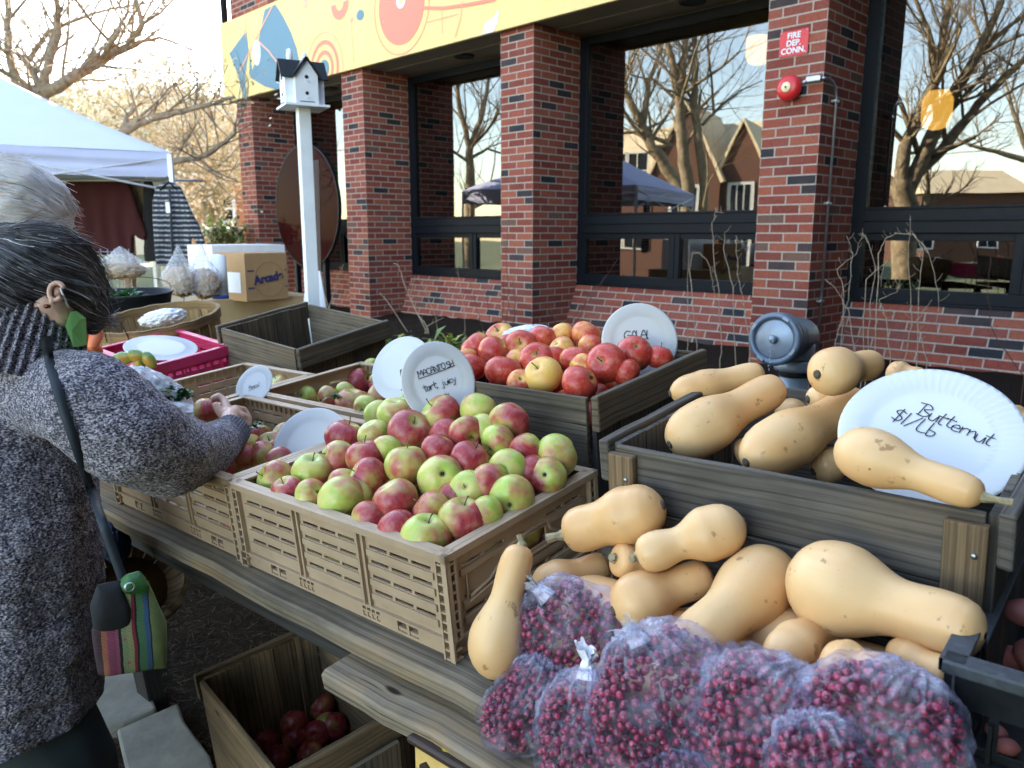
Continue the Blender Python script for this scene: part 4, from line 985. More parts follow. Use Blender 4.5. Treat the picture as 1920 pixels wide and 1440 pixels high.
# gala crate
def Z7(X,Y): return 780+.27083*X,560+.27083*Y
def hg(a,b): return .278+.06*max(0,min(1,(b-.32)/.35))*min(1,max(0,(-.0-a)/.14))
L7=[(320,330,100,.72,(-.5,.6,0)),(560,265,98,.42,(-.2,.6,.6)),(392,472,92,.8,(.3,.5,0)),(540,375,108,.5,(.2,.2,.1)),(725,330,106,.55,(-.05,.3,.9)),(600,500,118,.72,(.2,.8,0)),(838,425,115,.85,(-.05,.35,.6)),(885,275,95,.82,(.2,.5,0)),
(1020,255,76,.5,(-.2,.2,-.9)),(1185,262,108,.62,(.3,.5,0)),(1010,352,72,.3,None),(880,532,126,.18,(-.45,.6,.7)),(700,440,50,.25,None),(725,582,52,.45,None),(1108,422,106,.6,(.0,.9,-.1)),(1210,335,62,.75,None),(1150,472,52,.28,None),
(1316,447,130,.93,(-.35,.15,.85)),(1135,590,126,.66,(-.75,-.45,-.5)),(1510,378,118,.78,(-.1,-.45,-.85),(.2,.9)),(1700,408,86,.85,(.1,.7,0)),(1462,515,52,.85,None),(960,420,60,.8,None),(300,420,60,.7,None),(640,330,50,.7,None)]
pg=place_rows([(*Z7(a[0],a[1]),a[2]*.27083,*a[3:]) for a in L7],mound(hg),'gala','the dark wooden crate','apples in the dark wooden crate',4,(-.552,-.034,.302,.732,.298))
def fpg(): a=random.uniform(-.49,-.09); b=random.uniform(.355,.67); return T(a,b,random.uniform(.18,.25))
fill(pg,fpg,26,'gala','orange-red apple underneath the pile in the dark wooden crate','apples under the pile in the dark wooden crate')
# bin under the table
LB=[(540,1140,58,.95),(378,1235,60,.7),(250,1322,60,.9),(388,1305,62,.95),(480,1282,52,.95),(528,1240,40,.6),(612,1215,42,.95),(300,1400,60,.9),(450,1370,60,.95)]
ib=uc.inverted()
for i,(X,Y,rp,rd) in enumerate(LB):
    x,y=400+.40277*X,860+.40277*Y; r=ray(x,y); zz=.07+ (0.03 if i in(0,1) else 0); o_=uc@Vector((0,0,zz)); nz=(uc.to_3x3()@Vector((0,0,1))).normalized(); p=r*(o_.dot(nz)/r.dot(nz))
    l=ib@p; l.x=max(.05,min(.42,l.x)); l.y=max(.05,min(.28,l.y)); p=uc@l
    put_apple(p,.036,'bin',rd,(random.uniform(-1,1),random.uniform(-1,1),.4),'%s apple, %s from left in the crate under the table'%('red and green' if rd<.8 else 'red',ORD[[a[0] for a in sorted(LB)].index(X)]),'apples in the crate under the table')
# apple in the hand
HA=at(388,768,1.90); put_apple(HA,pxr(24.5,HA),'mac',.80,axis_from(HA,(.25,.9,.2)),'dusky red and green apple held in the hand of the grey sweater','apple in hand',blush=Vector((1,.1,.4)))
# ================================================================== butternut squash
PROF=[(0,.0),(.008,.2),(.03,.45),(.07,.68),(.13,.87),(.2,.97),(.28,1.0),(.36,.965),(.45,.84),(.53,.72),(.6,.65),(.7,.62),(.8,.61),(.88,.585),(.94,.51),(.975,.38),(.992,.2),(1,.08)]
def prof(t_,neck):
    for (a,ra),(b_,rb2) in zip(PROF,PROF[1:]):
        if t_<=b_:
            u=(t_-a)/(b_-a); r=ra+(rb2-ra)*u; break
    n0=.61; w=max(0,min(1,(t_-.28)/.30)); return r*(1+(neck/n0-1)*w)
def squash_(A,B,rA,rB,label,stem=True,bend=0.0,where_stem=.03,seed=0,scar=True,waist=.09):
    # A centre of the bulb, B centre of the neck's end
    A=Vector(A);B=Vector(B); ax=(B-A); Ln=ax.length/.60; ax.normalize(); o0=A-ax*Ln*.28
    e=frame(o0,ax.orthogonal(),z=ax); e=Matrix.Translation(o0)@ax.to_track_quat('Z','Y').to_matrix().to_4x4()
    root=empty('butternut_squash',mat=e,label=label,cat='squash',group='butternut squashes')
    neck=rB/rA; n=36;m=44;vs=[];fs=[]
    for j in range(m+1):
        t_=j/m; t2=t_; t_=.5-.5*math.cos(math.pi*t2); t_=.35*t2+.65*t_
        r=prof(t_,neck)*rA*(1-waist*math.exp(-((t_-.60)/.13)**2)); z=t_*Ln
        bx_=bend*Ln*(t_-.28)*(t_-.95)*2
        for k in range(n):
            a=2*math.pi*k/n; w=1+.022*noise.noise(Vector((math.cos(a)*1.1+seed,math.sin(a)*1.1,t_*3+seed*3)))*2+.008*math.cos(10*a+seed)*max(0,1-abs(t_-.9)*3)
            vs.append((r*w*math.cos(a)+bx_,r*w*math.sin(a),z))
    for j in range(m):
        for k in range(n): fs.append([j*n+k,j*n+(k+1)%n,(j+1)*n+(k+1)%n,(j+1)*n+k])
    b=MB(); b.add(vs,fs,None,0,True); b.build('skin',M['squash'],root,merge=True)
    if stem:
        b=MB(); r0=rB*.30; L=where_stem; z0=Ln*.985; bx_=bend*Ln*(.72)*(.05)*2
        b.tube([(bx_,0,z0-.006),(bx_,0,z0+.004),(bx_+.002,.001,z0+L*.5),(bx_+.006,.003,z0+L)],[r0*1.25,r0*1.0,r0*.62,r0*.72],7,smooth=False); b.build('stem',M['sstem'],root)
    if scar:
        b=MB(); b.lathe([(.001,-.0012),(.005,-.001),(.0075,.0012)],10,Matrix.Translation((bend*Ln*.28*.95*2,0,.0))); b.build('blossom_scar',M['scar'],root)
    return root
def sq(xa,ya,ra,ha,xb,yb,rb,hb_,label,**k):
    A=onT(xa,ya,ha); B=onT(xb,yb,hb_); return squash_(A,B,pxr(ra,A),pxr(rb,B),label,**k)
def onB(x,y,bb):
    r=ray(x,y); return r*((bb+TO.dot(TY))/r.dot(TY))
def sb(a,b_,lab,Z,sc,ba,bb,**k):
    xa,ya=Z(a[0],a[1]); xb,yb=Z(b_[0],b_[1]); A=onB(xa,ya,ba); B=onB(xb,yb,bb); return squash_(A,B,pxr(a[2]*sc,A),pxr(b_[2]*sc,B),lab,**k)
def Z6(X,Y): return 900+.40268*X,860+.40268*Y
def Z8(X,Y): return 1120+.41667*X,540+.41667*Y
def Zc(X,Y): return 1320+.375*X,900+.375*Y
def s6(a,b_,lab,Z,sc,ha,hb_,**k):
    xa,ya=Z(a[0],a[1]); xb,yb=Z(b_[0],b_[1]); return sq(xa,ya,a[2]*sc,ha,xb,yb,b_[2]*sc,hb_,lab,**k)
# loose pile on the table
sq(932,1200,54,.075,970,1050,31,.175,'slim butternut squash standing upright against the front tan crate',where_stem=.016,seed=1,bend=-.05)
sb((722,255,132),(455,335,108),'butternut squash with a long green-grey stem resting on the tan crate corner',Z6,.40268,.055,.03,where_stem=.035,seed=2)
sb((1092,342,128),(790,440,95),'scarred butternut squash with a pinched waist in front of the grey wooden crate',Z6,.40268,.055,.0,where_stem=.010,seed=3,waist=.24)
sb((770,495,88),(650,470,82),'small butternut squash end showing its stem beneath the scarred one',Z6,.40268,.045,.01,where_stem=.010,seed=4)
sb((345,580,100),(560,510,78),'butternut squash lying flat beside the upright slim one',Z6,.40268,-.01,.05,stem=False,seed=5)
sb((748,660,133),(1020,555,88),'butternut squash behind the leftmost cranberry bag with bulb to the left',Z6,.40268,-.03,.045,stem=False,seed=6)
sb((1292,590,168),(1005,860,134),'large pale butternut squash leaning down toward the big cranberry bag',Z6,.40268,.045,-.09,stem=False,seed=7)
sb((672,542,236),(1270,735,160),'biggest pale butternut squash lying against the black crate',Zc,.375,.04,.02,stem=False,seed=8)
sb((430,850,118),(600,720,92),'blemished butternut squash wedged under the biggest one',Zc,.375,-.05,.03,stem=False,seed=9)
sb((690,945,142),(880,990,120),'butternut squash showing only its rounded end behind the right cranberry bags',Zc,.375,-.06,-.07,stem=False,scar=False,seed=10)
sb((1010,880,90),(1200,960,80),'shaded butternut squash underneath the biggest one at right',Zc,.375,.0,-.02,stem=False,seed=11)
for k_,(a_,b_,h_,a2,b2,h2_) in enumerate(((.10,.06,.04,.28,.05,.035),(.33,.06,.045,.50,.05,.04),(.56,.06,.05,.42,-.02,.04),(.20,-.02,.10,.33,.0,.09),(.45,.03,.11,.58,.04,.10),(.22,-.08,.04,.36,-.06,.035))):
    squash_(T(a_,b_,h_),T(a2,b2,h2_),.040,.028,['butternut squash beneath the upright slim one, mostly hidden','butternut squash beneath the large pale one, mostly hidden','butternut squash at the foot of the black crate, mostly hidden','butternut squash under the scarred one, mostly hidden','butternut squash squeezed behind the biggest one, mostly hidden','butternut squash under the leftmost cranberry bag, mostly hidden'][k_],stem=False,seed=30+k_)
# in the big wooden crate
s6((445,450,72),(700,392,60),'butternut squash at the back left corner of the grey crate',Z8,.41667,.30,.315,stem=False,seed=12)
s6((470,628,127),(770,468,84),'butternut squash with its blossom end to the camera, left in the grey crate',Z8,.41667,.29,.325,stem=False,seed=13)
s6((825,702,132),(1140,535,92),'long butternut squash in the middle of the grey crate',Z8,.41667,.285,.31,stem=False,seed=14)
s6((1065,375,112),(1225,345,70),'butternut squash on top of the heap showing a dark blossom scar',Z8,.41667,.385,.38,where_stem=.012,seed=15)
s6((1245,765,136),(1650,908,84),'butternut squash with curved stem lying in front of the price plate',Z8,.41667,.335,.322,where_stem=.03,seed=16)
s6((1350,385,56),(1450,400,45),'butternut squash peeking out behind the price plate',Z8,.41667,.33,.33,stem=False,scar=False,seed=17)
s6((1000,495,58),(1120,480,50),'small butternut squash under the topmost one',Z8,.41667,.31,.31,stem=False,seed=18)
s6((672,745,72),(760,700,50),'shaded butternut squash low between two others in the grey crate',Z8,.41667,.24,.26,stem=False,seed=19)
s6((1030,800,80),(1160,740,60),'shaded butternut squash underneath the middle one',Z8,.41667,.235,.25,stem=False,seed=20)
s6((1850,620,95),(1960,650,80),'butternut squash at the far right behind the price plate',Z8,.41667,.31,.31,stem=False,seed=21)
s6((385,745,55),(500,700,45),'butternut squash deep in the left corner of the grey crate',Z8,.41667,.22,.24,stem=False,scar=False,seed=22)
s6((880,560,70),(1000,520,60),'butternut squash behind the middle one, mostly hidden',Z8,.41667,.25,.25,stem=False,seed=23)
# potatoes
for i,(x,y,r,h_) in enumerate([(1925,1148,30,.12),(1912,1290,24,.03),(1868,1372,16,.02),(1888,1400,18,.02),(1945,1230,40,.05),(1900,1235,26,.03)]):
    p=onT(x,y,h_); b=MB(); rr_=pxr(r,p); vs=[]
    bm=bmesh.new(); bmesh.ops.create_icosphere(bm,subdivisions=3,radius=1)
    for v in bm.verts: v.co*= rr_*(1+.12*noise.noise(v.co*1.6+Vector((i*5,0,0)))); v.co.x*=1.25; v.co.z*=.85
    me=bpy.data.meshes.new('potato'); bm.to_mesh(me); bm.free(); me.materials.append(M['potato']); me.polygons.foreach_set('use_smooth',[True]*len(me.polygons))
    o=mesh_obj('potato',me,mat=Matrix.Translation(p)@Matrix.Rotation(i,4,'Z')); tag(o,'reddish potato in the black crate, %s one'%['uppermost','just above the front wall','glimpsed through the front slot, left','glimpsed through the front slot, right','largest','lowest in the middle'][i],'potato','potatoes in the black crate')
# ================================================================== paper plates with handwriting
G={ 'A':[[(0,0),(.45,1),(.9,0)],[(.2,.38),(.75,.38)]],'C':[[(.8,.85),(.4,1),(.05,.6),(.1,.15),(.5,0),(.85,.15)]],'G':[[(.85,.9),(.4,1),(.05,.6),(.1,.12),(.5,0),(.8,.2),(.8,.45),(.45,.45)]],
'L':[[(.15,1),(.1,0),(.7,.02)]],'M':[[(-.1,.05),(.1,.1),(.15,1),(.5,.35),(.85,1),(.95,0)]],'N':[[(0,0),(.1,1),(.7,0),(.8,1)]],'O':[[(.4,1),(.05,.6),(.15,.08),(.5,0),(.75,.4),(.65,.9),(.4,1)]],'S':[[(.7,.9),(.35,1),(.1,.75),(.6,.4),(.5,.05),(.05,.1)]],
'H':[[(.05,1),(.05,0)],[(.05,.45),(.6,.5)],[(.65,1),(.6,0)]],'T':[[(.35,1.1),(.3,0)],[(-.05,.85),(.8,.95)]],'B':[[(.15,0),(.2,1)],[(-.15,.95),(.4,1.05),(.7,.8),(.3,.52),(.75,.3),(.5,0),(.05,.0)]],
'u':[[(.05,.5),(.1,.05),(.4,.02),(.55,.5),(.6,0)]],'t':[[(.3,.95),(.25,.1),(.5,.0)],[(.0,.6),(.6,.64)]],'e':[[(.05,.28),(.5,.32),(.35,.55),(.08,.35),(.15,.02),(.55,.05)]],'r':[[(.1,.5),(.12,0)],[(.12,.3),(.3,.5),(.55,.48)]],'n':[[(.05,.5),(.08,0)],[(.08,.3),(.35,.52),(.45,.3),(.5,0)]],
'$':[[(.65,.85),(.3,.95),(.1,.7),(.6,.4),(.45,.08),(.05,.15)],[(.4,1.1),(.3,-.12)]],'1':[[(.25,1.0),(.15,-.05)]],'/':[[(.6,1.0),(.0,-.1)]],'b':[[(.1,1),(.1,0),(.45,.05),(.5,.35),(.12,.4)]],'!':[[(.3,1),(.22,.3)],[(.2,.08),(.2,.02)]],
'a':[[(.5,.5),(.15,.45),(.05,.15),(.3,0),(.5,.4),(.55,0)]],'s':[[(.5,.5),(.15,.42),(.45,.2),(.05,.02)]],'P':[[(.1,0),(.1,1)],[(.1,1),(.6,.85),(.5,.55),(.1,.5)]],'i':[[(.2,.5),(.2,0)],[(.22,.72),(.22,.76)]],'c':[[(.5,.45),(.15,.48),(.08,.1),(.5,.05)]],'y':[[(.05,.5),(.25,.1)],[(.55,.5),(.2,-.4),(.0,-.35)]],'j':[[(.3,.5),(.25,-.35),(.0,-.3)],[(.32,.72),(.32,.76)]],',':[[(.1,.05),(.0,-.15)]],'h':[[(.08,1),(.08,0)],[(.08,.3),(.35,.5),(.5,0)]],'o':[[(.3,.5),(.05,.3),(.2,0),(.5,.15),(.3,.5)]]}
def smooth_pts(p,k=5):
    out=[]; n=len(p)
    for i in range(n-1):
        p0=Vector(p[max(0,i-1)]);p1=Vector(p[i]);p2=Vector(p[i+1]);p3=Vector(p[min(n-1,i+2)])
        for j in range(k):
            t_=j/k; out.append(.5*((2*p1)+(p2-p0)*t_+(2*p0-5*p1+4*p2-p3)*t_*t_+(3*p1-3*p2+p3-p0)*t_**3))
    out.append(Vector(p[-1])); return out
def script(b,txt,x,y,h,rot,z,w=.0009,adv=.72,under=None):
    c_,s_=math.cos(rot),math.sin(rot); cx_=0; rnd=random.Random(len(txt))
    lines=[]
    for ch in txt:
        if ch==' ': cx_+=.5; continue
        jy=rnd.uniform(-.06,.06)
        for st in G[ch]: lines.append([(cx_+px_,py_+jy) for px_,py_ in st])
        cx_+= adv+(.25 if ch in 'MGBO' else 0)-(.25 if ch in ',!1i' else 0)
    if under: lines.append([(-.1,-.3),(cx_*.5,-.22),(cx_,-.05)])
    for st in lines:
        P=smooth_pts(st) if len(st)>2 else [Vector(p) for p in st]
        P=[Vector((x+(p.x*c_-p.y*s_)*h,y+(p.x*s_+p.y*c_)*h)) for p in P]
        for i in range(len(P)-1):
            d=(P[i+1]-P[i]); 
            if d.length<1e-6: d=Vector((0,1e-4))
            n_=Vector((-d.y,d.x)).normalized()*w/2; e_=d.normalized()*w*.3
            q=[P[i]+n_-e_,P[i]-n_-e_,P[i+1]-n_+e_,P[i+1]+n_+e_]; b.add([(v.x,v.y,z) for v in q],[[0,1,2,3]])
def plate(c,r,lean,yaw,roll,label,writing=None,back=False,bend=0.0,name='paper_plate',sx=1,sy=1):
    f,rt,up=cam_dirs(c); nrm=-f
    nrm=(Matrix.Rotation(lean,3,rt)@nrm); nrm=Matrix.Rotation(yaw,3,up)@nrm
    y=(up-nrm*up.dot(nrm)).normalized(); x=y.cross(nrm)
    Mx=Matrix(((x.x,y.x,nrm.x,c.x),(x.y,y.y,nrm.y,c.y),(x.z,y.z,nrm.z,c.z),(0,0,0,1)))@Matrix.Rotation(roll,4,'Z')
    e=empty(name,mat=Mx,label=label,cat='paper plate',group='white paper plates')
    n=120; sgn=-1 if back else 1; vs=[];fs=[]; rings=[(0,0),(.3,0),(.62,0),(.68,.002),(.74,.010),(.80,.016),(.88,.018),(.96,.018),(1.0,.014)]
    for i,(q,z) in enumerate(rings):
        for k in range(n):
            a=2*math.pi*k/n; rib=(.0045*r/.09*(1 if k%2 else -1) if 3<=i<=7 else 0)*.36
            X=q*r*math.cos(a)*sx; Y=q*r*math.sin(a)*sy; Zv=sgn*(z*r*1.3+rib) + bend*((Y/r)**2)*r
            vs.append((X,Y,Zv))
    for i in range(len(rings)-1):
        for k in range(n): fs.append([i*n+k,i*n+(k+1)%n,(i+1)*n+(k+1)%n,(i+1)*n+k])
    if back: fs=[q[::-1] for q in fs]
    b=MB(); b.add(vs,fs,None,0,True); o=b.build('disc',M['paper'],e,merge=True); s_=o.modifiers.new('thickness','SOLIDIFY'); s_.thickness=.0006; s_.offset=-1
    if writing:
        b=MB()
        for w_ in writing: script(b,*w_)
        for i_,v in enumerate(b.v): b.v[i_]=(v[0],v[1],v[2]+bend*((v[1]/r)**2)*r)
        b.build('handwriting',M['ink'],e)
    return e
c0=at(1743,816,1.035); r0=pxr(171,c0)
plate(c0,r0*.93,R(-36),R(0),R(0),'big white paper plate handwritten Butternut $1/Lb on the squash heap',[('Butternut',-.020,.034,.021,R(-25),.0022,.0016,.50),('$1/Lb',-.052,.020,.022,R(-24),.0022,.0016,.62)])
c0=at(1199,640,1.78); plate(c0,pxr(72,c0),R(-8),R(12),R(0),'round white paper plate handwritten GALA! standing behind the orange-red apples',[('GALA!',-.036,.004,.018,R(4),.0022,.0018,.62,True)])
c0=at(822,716,1.60); plate(c0,pxr(79,c0),R(-14),R(18),R(-8),'ribbed paper plate handwritten MACANTOSH tart, juicy between the apple crates',[('MACANTOSH',-.044,.004,.0125,R(25),.0022,.0016,.70,True),('tart, juicy',-.030,-.026,.015,R(25),.0022,.0015,.5),('$1',.015,-.040,.014,R(20),.0022,.0011,.6)],sx=.92)
c0=at(752,690,1.86); plate(c0,pxr(64,c0),R(-20),R(-32),R(0),'blank paper plate seen from behind, just left of the MACANTOSH plate',back=True)
c0=at(585,838,1.70); plate(c0,pxr(77,c0),R(-18),R(-24),R(0),'blank white paper plate standing on the rim between the two front crates')
c0=at(477,722,2.16); plate(c0,pxr(40,c0),R(-25),R(-38),R(10),'small ribbed paper plate handwritten Pears! in the rear left crate',[('Pears!',-.016,-.012,.012,R(10),.0022,.0011,.52,True)])
c0=at(302,650,2.82); plate(c0,pxr(64,c0),R(-68),R(12),R(0),'blank paper plate lying flat inside the magenta crate',back=True)
# ================================================================== cranberries in knotted plastic bags
t=NT('plastic_film'); v=t.coord('Object'); tr=t.node('ShaderNodeBsdfTransparent'); tr.inputs[0].default_value=(.88,.86,.93,1)
at_=t.node('ShaderNodeAttribute',attribute_name='fold'); fold=at_.outputs['Fac']
n=t.noise(v,12,1.5,.5,1.6); n2=t.noise(v,38,3,.5,1.2)
rdg=t.maprange(t.math('ABSOLUTE',t.math('SUBTRACT',n,.5)),.0,.012,1,0)
rd2=t.maprange(t.math('ABSOLUTE',t.math('SUBTRACT',n2,.5)),.0,.02,1,0)
t.P(color=(.66,.66,.82),rough=.10,spec=1.0,normal=t.bump(n,.6,.008))
lw=t.node('ShaderNodeLayerWeight'); lw.inputs[0].default_value=.45
lo_=t.maprange(t.noise(v,11,3,.55),.42,.62,.02,.18)
fc_=t.math('ADD',t.math('ADD',lo_,t.math('MULTIPLY',rdg,.11)),t.math('ADD',t.math('MULTIPLY',rd2,.05),t.math('ADD',t.math('MULTIPLY',fold,.28),t.math('MULTIPLY',lw.outputs['Facing'],.02))),clamp=True)
mx=t.node('ShaderNodeMixShader'); t.link(fc_,mx.inputs[0]); t.link(tr.outputs[0],mx.inputs[1]); t.link(t.bsdf.outputs[0],mx.inputs[2]); t.link(mx.outputs[0],t.out.inputs[0]); M['film']=t.m
def film2(name,base,rs=.35):
    t=NT(name); v=t.coord('Object'); tr=t.node('ShaderNodeBsdfTransparent'); tr.inputs[0].default_value=(.95,.95,.97,1)
    n=t.noise(v,6,3,.5,1.5); rdg=t.maprange(t.math('ABSOLUTE',t.math('SUBTRACT',n,.5)),.0,.05,1,0)
    t.P(color=(.80,.82,.88),rough=.3,spec=.8,normal=t.bump(n,1,.02)); mx=t.node('ShaderNodeMixShader')
    t.link(t.math('ADD',base,t.math('MULTIPLY',rdg,rs),clamp=True),mx.inputs[0]); t.link(tr.outputs[0],mx.inputs[1]); t.link(t.bsdf.outputs[0],mx.inputs[2]); t.link(mx.outputs[0],t.out.inputs[0]); return t.m
M['film_clear']=film2('clear_plastic_bag',.18); M['film_food']=film2('food_bag_plastic',.24,.05); M['film_mid']=film2('translucent_bag',.48); M['film_white']=film2('white_plastic_bag',.85)
t=NT('cranberry_skin'); oi=t.node('ShaderNodeObjectInfo'); v=t.coord('Object'); n=t.noise(t.coord('Object'),95,1,.5)
x_=t.math('FRACT',t.math('ADD',t.math('MULTIPLY',oi.outputs['Random'],7),t.math('MULTIPLY',n,3)))
t.P(color=t.ramp(x_,[(0,(.03,.002,.015)),(.35,(.13,.005,.03)),(.7,(.34,.010,.045)),(1,(.52,.05,.09))]),rough=.28,spec=.6); M['berry']=t.m
bm=bmesh.new(); bmesh.ops.create_icosphere(bm,subdivisions=2,radius=1); berry_me=bpy.data.meshes.new('cranberry'); bm.to_mesh(berry_me); BV=[v.co.copy() for v in bm.verts]; BF=[[v.index for v in f.verts] for f in bm.faces]; bm.free()
berry_me.materials.append(M['berry']); berry_me.polygons.foreach_set('use_smooth',[True]*len(berry_me.polygons))
berries=[]
def berry_bag(x,y,bb,rx,ry,rz,rot,knot,label,seed,knot_len=.03,tail=None,knotted=True):
    # x,y centre in the photo, bb distance of its middle from the table axis, radii in photo pixels, knot=(dx,dy) pixel offset
    c=onB(x,y,bb); f,rt,up=cam_dirs(c); sc=pxr(1,c)
    Mx=Matrix(((rt.x,up.x,-f.x,c.x),(rt.y,up.y,-f.y,c.y),(rt.z,up.z,-f.z,c.z),(0,0,0,1)))
    e=empty('cranberry_bag',mat=Mx,label=label,cat='bag',group='knotted bags of cranberries')
    K=Vector((knot[0]*sc,-knot[1]*sc,.25*min(rx,ry)*sc)); kd=K.normalized(); Rz=Matrix.Rotation(rot,3,'Z')
    rad=Vector((rx*1.13,ry*1.10,rz*1.1))*sc
    def surf(d,off=0):
        # d unit direction in the bag frame
        q=Rz.transposed()@d; r=1/math.sqrt((q.x/rad.x)**2+(q.y/rad.y)**2+(q.z/rad.z)**2)
        sq_=(abs(q.x)**4+abs(q.y)**4+abs(q.z)**4)**-.25; r*=.72+.28*sq_
        r*=1+.10*noise.noise(d*1.7+Vector((seed*3.1,0,0)))+.05*noise.noise(d*4+Vector((0,seed*2.1,0)))
        cs=d.dot(kd)
        if cs>.55: w=((cs-.55)/.45); w=w*w*(3-2*w); r=r*(1-w*.55)+w*.55*(K.length*1.0)
        return r-off
    bm=bmesh.new(); bmesh.ops.create_icosphere(bm,subdivisions=6,radius=1)
    o1=kd.orthogonal().normalized(); o2=kd.cross(o1)
    fv=[]
    for v in bm.verts:
        d=v.co.normalized(); r=surf(d); cs=d.dot(kd); ph=math.atan2(d.dot(o2),d.dot(o1))
        near=max(0,min(1,(cs+.35)/1.35))
        fold=math.sin(ph*13+3*noise.noise(d*2+Vector((seed,0,0)))+seed)*.6+math.sin(ph*29+seed*2+4*noise.noise(d*3))*.4
        amp=.0014+.005*near**2
        n1=noise.noise(d*3.3+Vector((seed*5,0,0))); n2=noise.noise(d*8+Vector((0,seed*4,0)));n3=noise.noise(d*22+Vector((0,0,seed)))
        cr=(1-abs(n1)*3.6)*.0030+(1-abs(n2)*3.2)*.0008
        v.co=d*(r+.0015+fold*amp*.5+cr); fv.append(max(0,min(1,(fold-.45)*1.7))*(.05+.75*near**2.2)+max(0,(cs-.88)*3))
    me=bpy.data.meshes.new('film'); bm.to_mesh(me); bm.free(); fa=me.attributes.new('fold','FLOAT','POINT'); fa.data.foreach_set('value',fv); me.materials.append(M['film']); me.polygons.foreach_set('use_smooth',[True]*len(me.polygons)); mesh_obj('film',me,e)
    # knot: twisted tuft
    kb=MB(); k0=kd*(K.length*.80); kn=K.normalized()
    def tuft(p0,dr,L,r0,r1,nf,sd):
        n=48;rows=12;vs=[];fs=[]; dr=dr.normalized(); a1=dr.orthogonal().normalized();a2=dr.cross(a1)
        for j in range(rows+1):
            t_=j/rows; r=r0+(r1-r0)*t_**1.4
            for k in range(n):
                a=2*math.pi*k/n; w=1+.16*math.sin(nf*2*a+sd+t_*2.0)+.14*math.sin(nf*4.3*a+sd*2)
                vs.append(p0+dr*(L*t_+.004*math.sin(3*a+sd)*t_)+(a1*math.cos(a)+a2*math.sin(a)*.45)*r*w+dr*(.006*t_*math.sin(5*a+sd)))
        for j in range(rows):
            for k in range(n): fs.append([j*n+k,j*n+(k+1)%n,(j+1)*n+(k+1)%n,(j+1)*n+k])
        kb.add(vs,fs,None,0,True)
    tuft(k0,kn,K.length*.22,.016,.007,7,seed); kb.lathe([(.001,-.008),(.008,-.006),(.0095,0),(.008,.006),(.001,.008)],14,Matrix.Translation(K))
    td=Vector(tail)if tail else kn+Vector((.3,.3,.5)); td=Vector((td.x,td.y,td.z)); tuft(K,td,knot_len,.006,.018,5,seed*2)
    if knotted: kb.build('knot',M['film_clear' if seed>3.95 else 'film_white'],e)
    # berries just under the film and a second layer behind, packed without overlap
    rnd=random.Random(seed); cell={}; r0=.0054
    def ok(p,r):
        k=tuple(int(math.floor(q/.016)) for q in p)
        for i in (-1,0,1):
            for j in (-1,0,1):
                for l in (-1,0,1):
                    for q,s in cell.get((k[0]+i,k[1]+j,k[2]+l),()):
                        if (p-q).length<(r+s)*.93: return False
        return True
    for layer,tries in ((.0075,5200),(.019,2600)):
        for _ in range(tries):
            d=Vector((rnd.gauss(0,1),rnd.gauss(0,1),rnd.gauss(0,1))).normalized()
            if d.z<-.35 or d.dot(kd)>.90: continue
            r=r0*rnd.uniform(.84,1.18); p=d*surf(d,layer+rnd.uniform(0,.004))
            if ok(p,r): 
                cell.setdefault(tuple(int(math.floor(q/.016)) for q in p),[]).append((p,r)); berries.append((Mx@p,r,d.z-layer*40))
    return e
berry_bag(990,1318,-.165,92,62,52,R(48),(38,-78),'low cranberry bag at left end whose corner hangs past the board edge',1.7,.02,None,False)
berry_bag(1098,1190,-.055,142,84,80,R(-14),(-90,-76),'leftmost cranberry bag with a white knot, lying on the squash pile',2.3,.030,(-.8,.3,.5))
berry_bag(1095,1385,-.195,80,110,58,R(0),(4,-128),'narrow cranberry bag with its knot up, below the leftmost bag',3.9,.026,(-.1,.7,.6))
berry_bag(1268,1330,-.145,142,150,92,R(-25),(-90,-132),'biggest round cranberry bag in the middle of the front row',4.4,.012,(-.7,.2,.4))
berry_bag(1432,1360,-.150,112,126,76,R(5),(60,-108),'cranberry bag between the biggest bag and the crumpled right bag',5.8,.02,None,False)
berry_bag(1640,1372,-.130,138,122,80,R(3),(60,-125),'wide crumpled cranberry bag beside the black crate',6.1,.03,None,False)
berry_bag(1535,1440,-.200,80,88,50,R(12),(-30,-90),'small front cranberry bag overlapping the crumpled right bag',7.5,.02,None,False)
berry_bag(1300,1488,-.21,100,66,50,R(0),(-20,-70),'cranberry bag cut by the bottom frame edge under the biggest bag',8.2,.02,None,False)
berries.sort(key=lambda q:-q[2])
for i,(p,r,_) in enumerate(berries[:300]):
    o=bpy.data.objects.new('cranberry',berry_me); C.objects.link(o); o.location=p; o.scale=(r,r,r*1.06); o.rotation_euler=(i,i*1.7,0)
    tag(o,'small red cranberry pressed against the plastic of a knotted bag','cranberry','single cranberries nearest the film')
b=MB(); b.v=[];vs=[];fs=[]
for p,r,_ in berries[300:]:
    n_=len(vs); vs+= [tuple(p+v*r) for v in BV]; fs+= [[a+n_ for a in f] for f in BF]
me=bpy.data.meshes.new('cranberries'); me.from_pydata(vs,[],fs); me.materials.append(M['berry']); me.polygons.foreach_set('use_smooth',[True]*len(me.polygons)); me.update()
tag(mesh_obj('cranberries',me),'mass of red and dark cranberries filling the knotted plastic bags','cranberries',kind='stuff')
